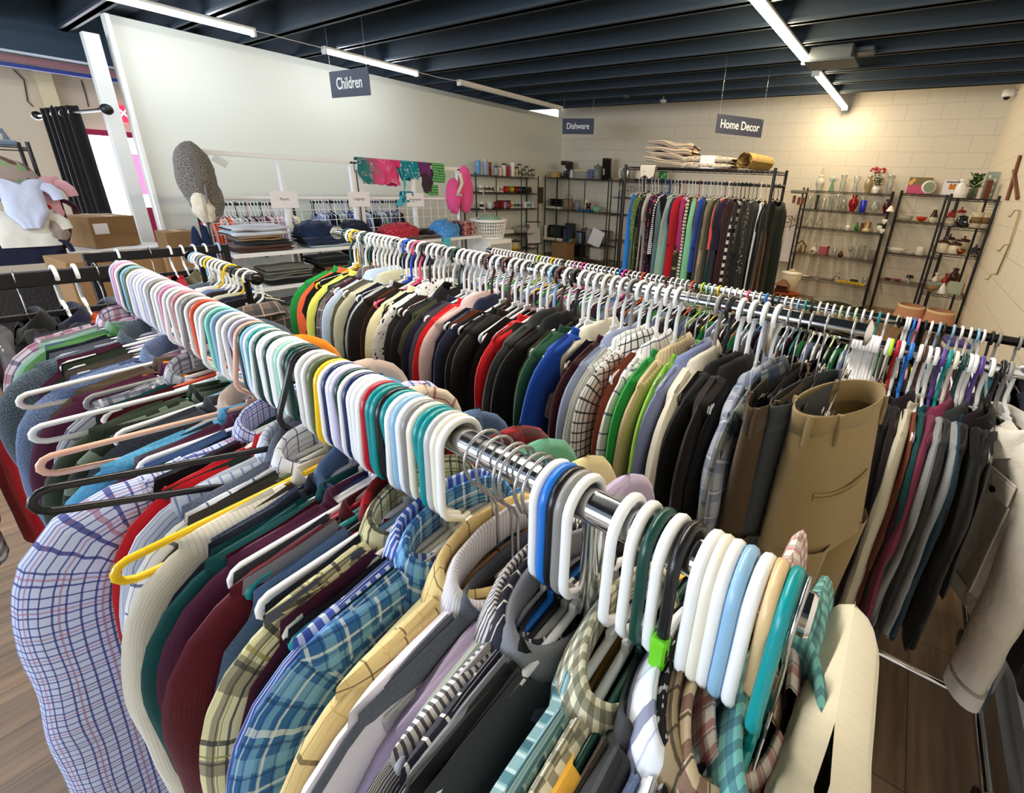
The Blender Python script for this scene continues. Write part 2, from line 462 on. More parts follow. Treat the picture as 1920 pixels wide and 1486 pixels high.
def m_frame(half=.168, r=.0046, drop=.165, bar=True, n=8):
    mb = MB()
    zt = lambda y: -.1225 - drop * abs(y)
    ze = zt(half)
    L = [(0, -half, ze)] + [(0, y, zt(y)) for y in (-half * .7, -half * .4, -.03, 0, .03, half * .4, half * .7)] + [(0, half, ze)]
    if bar:
        L += [(0, half + .007, ze - .004), (0, half + .0105, ze - .010), (0, half + .0105, ze - .017), (0, half + .006, ze - .023), (0, half - .003, ze - .0265), (0, half - .016, ze - .027), (0, 0, ze - .027), (0, -half + .016, ze - .027), (0, -half + .003, ze - .0265), (0, -half - .006, ze - .023), (0, -half - .0105, ze - .017), (0, -half - .0105, ze - .010), (0, -half - .007, ze - .004)]
        mb.tube(L, r, n, closed=True)
        mb.box((0, 0, -.118), (r * 1.7, .030, .014), ch=.003)
    else:
        mb.tube(L, r, n)
    return mb.mesh('frame')
def m_wire_hook():
    return MB().tube(arc(0, .0225 - HOOK_R, HOOK_R, -20, 200, 14) + [(0, -.02, -.03), (0, -.006, -.045), (0, 0, -.06), (0, 0, -.125)], .0018, 6).mesh('hook')
def m_wood_frame(half=.19):
    P = []; n = 10
    for k in range(25):
        y = -half + 2 * half * k / 24
        z = -.139 - .035 * (abs(y) / half) ** 1.6 - .01 * (abs(y) / half) ** 4
        P.append([(.006 * math.cos(2 * PI * j / n) * (1 + .5 * (abs(y) / half)), y, z + .018 * math.sin(2 * PI * j / n)) for j in range(n)])
    mb = MB().grid(P, cv=True); mb.poly(P[0]); mb.poly(list(reversed(P[-1])))
    return mb.mesh('frame')
def m_clip_frame(half=.17):
    mb = MB()
    mb.box((0, 0, -.14), (.008, .05, .03), ch=.003)
    mb.box((0, 0, -.150), (.007, 2 * half, .012), ch=.003)
    for s in (-1, 1):
        mb.box((0.004, s * (half - .02), -.172), (.014, .034, .05), ch=.004)
    return mb.mesh('frame')
def m_wire_clip_frame(half=.16):
    mb = MB().tube([(0, -half, -.135), (0, half, -.135)], .0022, 6)
    return mb.mesh('crossbar')
def m_clip():
    mb = MB()
    mb.box((.006, 0, -.014), (.0025, .026, .05), ch=.001, ry=.12); mb.box((-.006, 0, -.014), (.0025, .026, .05), ch=.001, ry=-.12)
    mb.tube([(0, -.012, .0), (0, .012, .0)], .006, 8)
    return mb.mesh('clip')
HK = {'long': m_hook(), 'short': m_hook(long=False), 'wire': m_wire_hook(), 'slim': m_hook(.0032, False, 6), 'tiny': m_hook(.0040, False, 6)}
FR = {'tube': m_frame(drop=.10), 'steep': m_frame(drop=.30), 'wide': m_frame(.235, drop=.10), 'slim': m_frame(.168, .0034, .18, True, 6), 'wire': m_frame(.168, .0016, .2, True, 6), 'kid': m_frame(.14, .0036, .2, True, 6), 'wood': m_wood_frame(), 'clip': m_clip_frame(), 'wclip': m_wire_clip_frame()}
M_CLIP = m_clip()
HC = {'white': '#f1f2f4', 'ivory': '#ebe6d6', 'lilac': '#c9c6e6', 'pink': '#d98fb6', 'rose': '#c98a93', 'green': '#123f36', 'olive': '#5c6b4f', 'sky': '#8fb8d8', 'blue': '#1f74d2', 'royal': '#1c48c4', 'navy': '#1b2a5e',
      'teal': '#0d8d92', 'aqua': '#86dccb', 'red': '#b3152b', 'orange': '#e0512c', 'peach': '#e6b49c', 'yellow': '#f4c81a', 'black': '#17171a', 'grey': '#8b8a88', 'ltgrey': '#c3c4c6', 'brown': '#4a2a20', 'tan': '#d7b98a',
      'lime': '#b7e03a', 'magenta': '#e0308f', 'hotpink': '#f0527c', 'ltgreen': '#cfe6b8', 'purple': '#5a3f90', 'blush': '#e9cfc6', 'mint': '#9fd9c4', 'dkgrey': '#4a4a4c'}
NM = {'ltgrey': 'pale grey', 'green': 'dark green', 'sky': 'light blue', 'blue': 'bright blue', 'royal': 'royal blue', 'lime': 'lime green', 'ltgreen': 'pale green', 'hotpink': 'hot pink', 'dkgrey': 'dark grey', 'navy': 'navy blue'}
def hmat(c):
    if c == 'metal': return M_STEEL
    if c == 'wood': return plain('hanger_wood', '#b98a5c', .45)
    if c == 'clear': return glass('clear_plastic', '#eef0ee', .08, .22)
    return plain('hanger_' + c, HC[c], .28)
def cname(c):
    return NM.get(c, c)
HANGERS = []
def hanger(loc, col, rz, label, group, kind='tube', hook='long', rx=0):
    t = thing('clothes_hanger', label, 'hanger', loc, rz, group, rx=rx)
    if kind in ('wood', 'clip', 'wclip', 'wire'):
        inst(HK['wire'], 'hook', M_STEEL, t)
    else:
        inst(HK[hook], 'hook', hmat(col), t)
    inst(FR[kind], 'crossbar' if kind == 'wclip' else 'frame', M_STEEL if kind in ('wire', 'wclip') else hmat(col), t)
    if kind == 'wclip':
        for s in (-1, 1):
            c = inst(M_CLIP, 'clip', M_STEEL, t); c.location = (0, s * .13, -.14)
    return t

# the farthest, smallest hangers (past the 300 that show largest) go into one object
_far = {}
def far_hanger(loc, col, rz, label, group, kind='tube', hook='long', rx=0):
    M = Matrix.Translation(loc) @ Euler((rx, 0, rz)).to_matrix().to_4x4()
    for me in (HK[hook], FR[kind]):
        mb = _far.setdefault(col, MB()); b = len(mb.v)
        mb.v += [tuple(M @ v.co) for v in me.vertices]; mb.uv += [(0, 0)] * len(me.vertices)
        for p in me.polygons: mb.f.append(tuple(b + i for i in p.vertices)); mb.sm.append(True)
def flush_far():
    A = MB(); mi = []; mats = []
    for k, (c, mb) in enumerate(_far.items()):
        b = len(A.v); A.v += mb.v; A.uv += mb.uv; A.f += [tuple(i + b for i in f) for f in mb.f]; A.sm += mb.sm; mi += [k] * len(mb.f); mats.append(hmat(c))
    me = A.mesh('distant_hangers')
    for m in mats: me.materials.append(m)
    me.polygons.foreach_set('material_index', mi)
    o = bpy.data.objects.new('distant_hangers', me); C.objects.link(o)
    tag(o, 'small far hangers on the childrens rails and on the tall black garment rack', 'hangers', kind='stuff')

# ------------------------------------------------------------------ garments
def _folds(rnd, k):
    return [(rnd.uniform(2, 5), rnd.uniform(0, 6.28), rnd.uniform(.4, 1)) for _ in range(k)]
def body_mb(hw, L, T, rnd, nf=.05, nb=.015, nw=.078, nd=.03, z0=-.112, drop=.165, fold=.012, wide=.03, m=26, n=18, open_front=False):
    zr = lambda y: z0 - drop * max(abs(y), .02)
    fo = _folds(rnd, 3); mb = MB(); sd = rnd.uniform(0, 100)
    for side in (1, -1):
        P = []; UV = []
        dn = nf if side > 0 else nb
        for i in range(n + 1):
            v = i / n; d = L * v ** 1.7; row = []; ur = []
            wd = hw + wide * min(1, d / .22) + .02 * max(0, (d - .4)) / .4
            for j in range(m + 1):
                u = -1 + 2 * j / m
                u = math.copysign(abs(u) ** .85, u)
                y0 = u * hw; ztop = zr(y0); nk = 0
                if abs(y0) < nw:
                    q = math.sqrt(1 - (y0 / nw) ** 2); nk = q
                    ztop = zr(nw) - dn * q
                y = u * wd
                z = ztop * (1 - v ** 1.7) + (z0 - .03 - L) * v ** 1.7
                dd = max(0, d)
                rr = .013
                g = math.sqrt(max(0, 1 - (1 - min(dd / rr, 1)) ** 2)) * (1 - abs(u) ** 14)
                x = T * g + nd * nk * math.exp(-d / .05)
                f = sum(a * math.sin(k * u * 2.2 + ph) for k, ph, a in fo)
                sway = fold * f * min(1, d / .45)
                wr = mnoise.noise(Vector((y * 9, z * 7 + sd, sd + side))) * .006 * min(1, d / .04) * (1 - abs(u) ** 14)
                row.append((side * x + sway * .6 + wr, y + .004 * mnoise.noise(Vector((sd, z * 9, 1))), z))
                ur.append((y + sd, z))
            P.append(row); UV.append(ur)
        mb.grid(P, UV)
    return mb
def smooth2(p):
    out = []
    for i in range(len(p) - 1):
        a, b, c, d = p[max(0, i - 1)], p[i], p[i + 1], p[min(len(p) - 1, i + 2)]
        for t in (0, 1 / 3, 2 / 3):
            out.append(tuple(.5 * (2 * b[k] + (c[k] - a[k]) * t + (2 * a[k] - 5 * b[k] + 4 * c[k] - d[k]) * t * t + (3 * b[k] - a[k] - 3 * c[k] + d[k]) * t ** 3) for k in range(len(b))))
    return out + [p[-1]]
def sleeve_mb(hw, sgn, rnd, L=.55, a0=.066, a1=.046, b=.018, z0=-.112, drop=.165, out=.0, n=14, m=14, cap=True):
    zt = z0 - drop * hw
    zz = lambda y: z0 - drop * y
    pth = [(hw - .12, zz(hw - .12) - a0 * .93), (hw - .065, zz(hw - .065) - a0 * .98), (hw - .022, zt - .078), (hw - .004 + out * .2, zt - .122), (hw + .002 + out * .3, zt - .17)]
    k = max(3, int((L - .1) / .05))
    lean = rnd.uniform(-.02, .015) + out
    for i in range(1, k + 1):
        t = i / k
        pth.append((hw + .002 + out * .3 + lean * t, zt - .17 - (L - .12) * t))
    if n >= 14: pth = smooth2(pth)
    N = len(pth); P = []; UV = []; sd = rnd.uniform(0, 100); s = 0
    tw = rnd.uniform(-.5, .5)
    for i, (y, z) in enumerate(pth):
        p0 = pth[max(0, i - 1)]; p1 = pth[min(N - 1, i + 1)]
        t = Vector((p1[0] - p0[0], p1[1] - p0[1])).normalized(); nn = (t.y, -t.x)
        fr = i / (N - 1)
        if i: s += math.hypot(y - pth[i - 1][0], z - pth[i - 1][1])
        a = a0 * (1 - fr) + a1 * fr
        bb = b * (.55 + .5 * min(1, fr / .3) ** .7) * (1 - .15 * fr)
        row = []; ur = []
        for j in range(m):
            th = 2 * PI * j / m
            ca, sa = math.cos(th), math.sin(th)
            rr = 1 + .10 * mnoise.noise(Vector((ca * 1.6 + sd, sa * 1.6, s * 11)))
            row.append((bb * sa * rr + tw * fr * .02 + .008 * mnoise.noise(Vector((sd, s * 6, 3))), sgn * (y - nn[0] * a * ca * rr), z - nn[1] * a * ca * rr))
            ur.append((th * .06 + sd, -s))
        row.append(row[0]); ur.append((2 * PI * .06 + sd, -s))
        P.append(row); UV.append(ur)
    mb = MB().grid(P, UV)
    mb.poly([P[-1][j] for j in range(m)])
    return mb
def collar_mb(nf=.05, nw=.072, nd=.03, z0=-.112, drop=.165, stand=.032, leaf=.045, point=.025, gap=14, up=0, m=30, rnd=random):
    zr = z0 - drop * nw; P = []; UV = []
    prof = [(1.0, -.004, 0), (.97, stand * .5, 0), (.96, stand, 0), (1.02, stand + .005, 0), (1.10, stand - .004, 0), (1.2, stand - leaf * .5, .5), (1.3, stand - leaf, 1.0)]
    sd = rnd.uniform(0, 50)
    for (sc, dz, pt) in prof:
        row = []; ur = []
        for j in range(m + 1):
            th = math.radians(gap + (360 - 2 * gap) * j / m)
            fz = (1 + math.cos(th)) / 2
            x = nd * sc * math.cos(th) + (.006 * (sc - 1) * 10 * math.copysign(1, math.cos(th)) * abs(math.cos(th)) ** .5 if sc > 1 else 0)
            y = nw * sc * math.sin(th)
            z = zr - nf * fz ** 1.5 + dz - pt * point * fz ** 2 + .003 * mnoise.noise(Vector((j * .5, sd, 0)))
            row.append((x, y, z)); ur.append((th * .065 + sd, dz if sc <= .97 else 2 * stand - dz))
        P.append(row); UV.append(ur)
    return MB().grid(P, UV)
def rib_mb(nf=.05, nb=.015, nw=.078, nd=.03, z0=-.112, drop=.165, h=.018, m=28):
    zr = z0 - drop * nw; P = []; UV = []
    for (sc, dz) in ((1.06, -.012), (1.03, 0), (.96, h * .75), (.92, h), (.89, h * .8), (.90, -.004)):
        row = []; ur = []
        for j in range(m + 1):
            th = 2 * PI * j / m; c = math.cos(th)
            d = nf if c > 0 else nb
            row.append((nd * sc * c, nw * sc * math.sin(th), zr - d * abs(c) + dz)); ur.append((th * .06, dz))
        P.append(row); UV.append(ur)
    return MB().grid(P, UV)
def hood_mb(z0=-.112, drop=.165, rnd=random):
    P = []; UV = []; sd = rnd.uniform(0, 50)
    for i in range(9):
        t = i / 8; row = []; ur = []
        for j in range(17):
            a = 2 * PI * j / 16
            r = math.sin(PI * min(1, .18 + t * .82))
            row.append((-.012 + .034 * r * math.cos(a) + .006 * mnoise.noise(Vector((j * .7, i, sd))), .10 * r * math.sin(a), z0 + .012 - .14 * t + .012 * math.sin(a * 2))); ur.append((a * .06, t * .15))
        P.append(row); UV.append(ur)
    return MB().grid(P, UV)
def placket_mb(L, T, z0=-.112, drop=.165, nf=.05):
    mb = MB()
    z = z0 - drop * .075 - nf
    mb.grid([[(T + .012 + .002, y, zz) for zz in np.linspace(z, z - L, 12)] for y in (-.016, .016)], [[(y, zz) for zz in np.linspace(z, z - L, 12)] for y in (-.016, .016)])
    return mb
GAR = []
def garment(kind, loc, mat, rz, label, cat, group, seed=0, hw=.205, L=.62, T=.013, sl=.52, collar=None, cmat=None, rx=0, smat=None, b=.017, fold=.012, a0=.066, a1=.046, nw=.078, nf=.05, out=0, name=None, nd=.026, drop=.165, full=True, wide=.03):
    """a top on a hanger: kind tee / knit / shirt / jacket / tank / hoodie"""
    rnd = random.Random(seed * 7 + 3)
    nm = name or {'tee': 't_shirt', 'knit': 'sweater', 'shirt': 'shirt', 'jacket': 'jacket', 'tank': 'tank_top', 'hoodie': 'hoodie', 'polo': 'polo_shirt'}[kind]
    t = thing(nm, label, cat, loc, rz, group, rx=rx)
    m_, n_ = (26, 18) if full else (14, 9)
    if sl > 0 and kind != 'tank': wide += hw * .08
    if kind == 'tank': hw2, nw = hw * .72, .10
    else: hw2 = hw * (.92 if sl > 0 else 1)
    body_mb(hw2, L, T, rnd, nf=nf, nw=nw, nd=nd, fold=fold, m=m_, n=n_, wide=wide + (.05 if kind == 'tank' else 0), drop=drop).build('body', mat, t)
    if sl > 0 and kind != 'tank':
        for s in (-1, 1):
            sleeve_mb(hw, s, rnd, L=sl, b=b, a0=a0, a1=a1 if sl > .3 else a0 * .95, out=out, m=18 if full else 8, n=14 if full else 8, drop=drop).build('sleeve', smat or mat, t)
    if collar is None: collar = {'shirt': 'shirt', 'polo': 'shirt', 'jacket': 'shirt', 'tee': 'rib', 'knit': 'rib', 'hoodie': 'hood'}.get(kind, '')
    if collar == 'shirt':
        collar_mb(nf=nf, rnd=rnd, nd=nd, nw=nw - .006, drop=drop, m=30 if full else 16).build('collar', cmat or mat, t)
    elif collar == 'rib':
        rib_mb(nf=nf, nd=nd, nw=nw, drop=drop, m=28 if full else 14).build('neckband', cmat or mat, t)
    elif collar == 'hood':
        hood_mb(rnd=rnd).build('hood', cmat or mat, t)
    if kind in ('shirt', 'jacket') and full:
        placket_mb(L - .12, T, nf=nf, drop=drop).build('button_placket', mat, t)
    return t
# ------------------------------------------------------------------ fabrics
def plaid(name, base, *lays, **k):
    L = []
    for per, wd, off, c, a in lays:
        L += [('u', per, wd, off, c, a), ('v', per, wd, off, c, a)]
    return fabric(name, base, L, **k)
F = {}
F['tweed'] = fabric('charcoal_tweed', '#3a4654', noise=(420, '#67727c', .8))
F['heather'] = fabric('blue_heather_knit', '#4f6084', noise=(500, '#7f90b4', .75))
F['olivebrown'] = fabric('olive_brown_wool', '#4a4236', noise=(500, '#5d5345', .7))
F['plum'] = fabric('plum_knit', '#4c1c38')
F['greycheck'] = plaid('grey_check', '#a3a6b0', (.022, .006, 0, '#4c5266', .8), (.07, .004, .01, '#e6e6ea', .8))
F['dkgreen'] = fabric('dark_green_fleece', '#2b3628')
F['greenstripe'] = fabric('black_green_marl_stripe', '#12160f', [('v', .026, .010, 0, '#6f7d6c', .8)], noise=(600, '#2c3328', .8))
F['charcoal'] = fabric('charcoal_knit', '#34383f', noise=(500, '#4a4f57', .6))
F['skyfleece'] = fabric('sky_blue_fleece', '#4f9cc8', noise=(260, '#6db2d8', .5))
F['gingham'] = plaid('blue_white_grid', '#ccd6f6', (.0098, .0017, 0, '#2a2f86', .85), (.0294, .0018, .005, '#a45a80', .6))
F['red'] = fabric('red_fleece', '#b40d18')
F['whitestripe'] = fabric('white_blue_fine_stripe', '#d3dcee', [('u', .012, .0022, 0, '#6c84bb', .8)])
F['denim'] = fabric('grey_denim', '#51596a', noise=(700, '#6c7486', .7))
F['window'] = plaid('white_navy_windowpane', '#e6e9f2', (.024, .0022, 0, '#2d3f78', .85))
F['cream'] = fabric('cream_rib_knit', '#dfdacd', [('u', .005, .0013, 0, '#c4beb0', .6)])
F['navy'] = fabric('navy_wool', '#161b2b')
F['tealgreen'] = fabric('teal_green_knit', '#0c474a')
F['maroon'] = fabric('maroon_rib_knit', '#54101e', [('u', .005, .0012, 0, '#3c0a15', .6)])
F['flannel'] = plaid('red_black_buffalo', '#a31322', (.05, .025, 0, '#14080c', .62))
F['yelplaid'] = plaid('yellow_black_plaid', '#d9d2a2', (.054, .014, 0, '#4f473f', .62), (.054, .0035, .027, '#26252c', .85), (.054, .002, .038, '#8f8a4a', .8), (.054, .002, .044, '#26252c', .7))
F['bluestripe'] = fabric('blue_white_stripe', '#ccd8f2', [('u', .011, .0065, 0, '#2746a8', .92)])
F['blueplaid'] = plaid('blue_madras', '#2f66a4', (.032, .009, 0, '#7fb6de', .55), (.032, .003, .015, '#dcebf4', .6), (.016, .0014, .003, '#173a6b', .6))
F['yelwin'] = plaid('yellow_windowpane', '#e3c88a', (.034, .0016, 0, '#6a5636', .85), (.034, .001, .017, '#caa258', .6), bs=.4)
F['lilac'] = fabric('lilac_white_jersey', '#dad6e0')
F['lilacrib'] = fabric('lilac_white_rib', '#dcd8dc', [('u', .0045, .0014, 0, '#b4aeb8', .8)])
F['slate'] = fabric('slate_knit', '#555b66', noise=(500, '#666d78', .5))
F['pin'] = fabric('white_black_pinstripe', '#d9d4d2', [('u', .0058, .0026, 0, '#262432', .9)])
F['navystripe'] = fabric('navy_white_stripe', '#242331', [('u', .018, .0026, 0, '#dcd8d0', .9)])
F['greysat'] = fabric('grey_piped_cotton', '#7d7f86', noise=(500, '#8a8c93', .4))
F['black'] = fabric('black_knit', '#0e0e10')
F['tealstripe'] = fabric('teal_silky_stripe', '#7fa3a6', [('u', .022, .007, 0, '#3b6f79', .8), ('u', .011, .0025, .004, '#c5d7d6', .7), ('u', .044, .006, .02, '#23525c', .7)], rough=.55)
F['olivegingham'] = plaid('olive_gingham', '#e2dcc0', (.0155, .0075, 0, '#4a4a34', .62))
F['mustard'] = fabric('mustard_satin', '#e3ad3c', rough=.6)
F['dkgrey'] = fabric('dark_grey_jersey', '#3a3b3d')
F['navycheck'] = plaid('white_navy_check', '#eceef2', (.055, .013, 0, '#20336f', .7), (.055, .003, .03, '#8fa0cc', .5))
F['dots'] = fabric('black_white_dots', '#18181c', spots=(120, .35, '#b9b9bb'))
F['tanplaid'] = plaid('tan_grid', '#8e7a5c', (.03, .003, 0, '#2c2418', .8))
F['brownplaid'] = plaid('brown_red_plaid', '#cbb594', (.034, .012, 0, '#5a1c26', .7), (.034, .003, .02, '#2a1a1c', .8))
F['redplaid'] = plaid('red_white_check', '#e4d8cf', (.018, .006, 0, '#a4343f', .6), (.018, .002, .011, '#6d4b50', .6))
F['tealgingham'] = plaid('teal_blue_check', '#74b4ac', (.016, .007, 0, '#2d5266', .6))
F['creamtee'] = fabric('cream_jersey', '#ded6c0')
F['pinkplaid'] = plaid('pink_navy_plaid', '#cfc6d6', (.045, .014, 0, '#8d3a5e', .6), (.045, .005, .02, '#2d2f5c', .7))
F['sage'] = fabric('sage_green_knit', '#87a99b')
F['green'] = fabric('green_jersey', '#4d7f4a')
F['beige'] = fabric('pinkish_beige_cotton', '#c7b4a8')
F['yelpale'] = fabric('pale_yellow_cotton', '#e3d69e')
F['lavender'] = fabric('lavender_cotton', '#b6a6c4')
F['mintgrey'] = fabric('mint_grey_knit', '#b9c2b8')
F['seagreen'] = fabric('sea_green_fleece', '#5f9d83')
F['denimblue'] = fabric('denim_blue_cotton', '#48638c', noise=(600, '#5f7aa0', .6))
F['orange'] = fabric('orange_fleece', '#f08c1c')
F['winered'] = plaid('pale_red_check', '#d9c9b6', (.03, .004, 0, '#8d4a44', .8))

# ------------------------------------------------------------------ chrome racks
def rack(name_label, x0, x1, y, z, r, posts, mat, group=None, flange=(True, True), base=True):
    t = thing('clothes_rack', name_label, 'clothes rack', ((x0 + x1) / 2, y, 0), 0, group)
    cx = (x0 + x1) / 2
    MB().tube([(x0 - cx, 0, z), (x1 - cx, 0, z)], r, 24).build('rail', mat, t)
    for i, e in enumerate((x0, x1)):
        s = -1 if i == 0 else 1
        if flange[i]:
            MB().tube([(e - cx, 0, z), (e - cx + s * .006, 0, z), (e - cx + s * .012, 0, z)], [r * 1.55, r * 1.5, r * .7], 24).build('end_cap', mat, t)
        else:
            MB().tube([(e - cx, 0, z), (e - cx + s * .003, 0, z)], [r * 1.03, r * .9], 24).build('end_cap', mat, t)
    for p in posts:
        MB().tube([(p - cx, 0, z - r * .6), (p - cx, 0, .62)], .011, 16).build('upright', mat, t)
        MB().tube([(p - cx, 0, .66), (p - cx, 0, .10)], .014, 16).build('upright', mat, t)
        MB().tube([(p - cx, -.27, .10), (p - cx, .27, .10)], .014, 12).build('foot', mat, t)
        for s in (-1, 1):
            c = MB().tube([(p - cx - .012, s * .25, .035), (p - cx + .012, s * .25, .035)], .034, 16)
            c.tube([(p - cx, s * .25, .10), (p - cx, s * .25, .05)], .006, 8)
            c.build('caster', M_BLACK, t)
    MB().tube([(posts[0] - cx, 0, .12), (posts[-1] - cx, 0, .12)], .012, 12).build('bottom_bar', mat, t)
    return t
# ---- front rack
NS = .84
NY, NZ = .336 * NS, EYE - .32 * NS
rack('front chrome clothes rack with the crowded rail running from its near end', -1.99 * NS, .004, NY, NZ, .0155, (-1.86 * NS, -.205 * NS), M_CHROME, flange=(False, False))
near_cols = ('lilac pink white green sky olive white lilac white white lilac white grey white white pink white white rose white grey white orange white white aqua sky white white lilac peach '
             'green sky white teal white green white white green white white mint white green green black white white olive yellow white navy white lilac green white navy white white white red teal teal black teal '
             'white sky white grey ivory teal teal ltgrey ivory white').split()
ax_i = [0, 30, 46, 50, len(near_cols) - 1]; ax_x = [-1.94, -1.03, -.805, -.722, -.418]
HK_NEAR = [(float(np.interp(i, ax_i, ax_x)), c, 'tube') for i, c in enumerate(near_cols)]
HK_NEAR += [(-.374, 'metal', 'wire'), (-.352, 'wood', 'wood'), (-.326, 'clear', 'clip'), (-.316, 'clear', 'clip'), (-.292, 'clear', 'clip'), (-.281, 'clear', 'clip'),
            (-.262, 'white', 'tube'), (-.250, 'blue', 'tube'), (-.239, 'black', 'tube'), (-.229, 'grey', 'tube'), (-.218, 'white', 'tube'),
            (-.166, 'white', 'tube'), (-.146, 'white', 'tube'), (-.130, 'green', 'tube'), (-.116, 'white', 'tube'), (-.101, 'black', 'tube'), (-.081, 'white', 'tube'), (-.071, 'ivory', 'tube'),
            (-.061, 'white', 'tube'), (-.049, 'sky', 'tube'), (-.035, 'white', 'tube'), (-.023, 'tan', 'tube'), (-.011, 'teal', 'tube'), (-.002, 'metal', 'wire')]
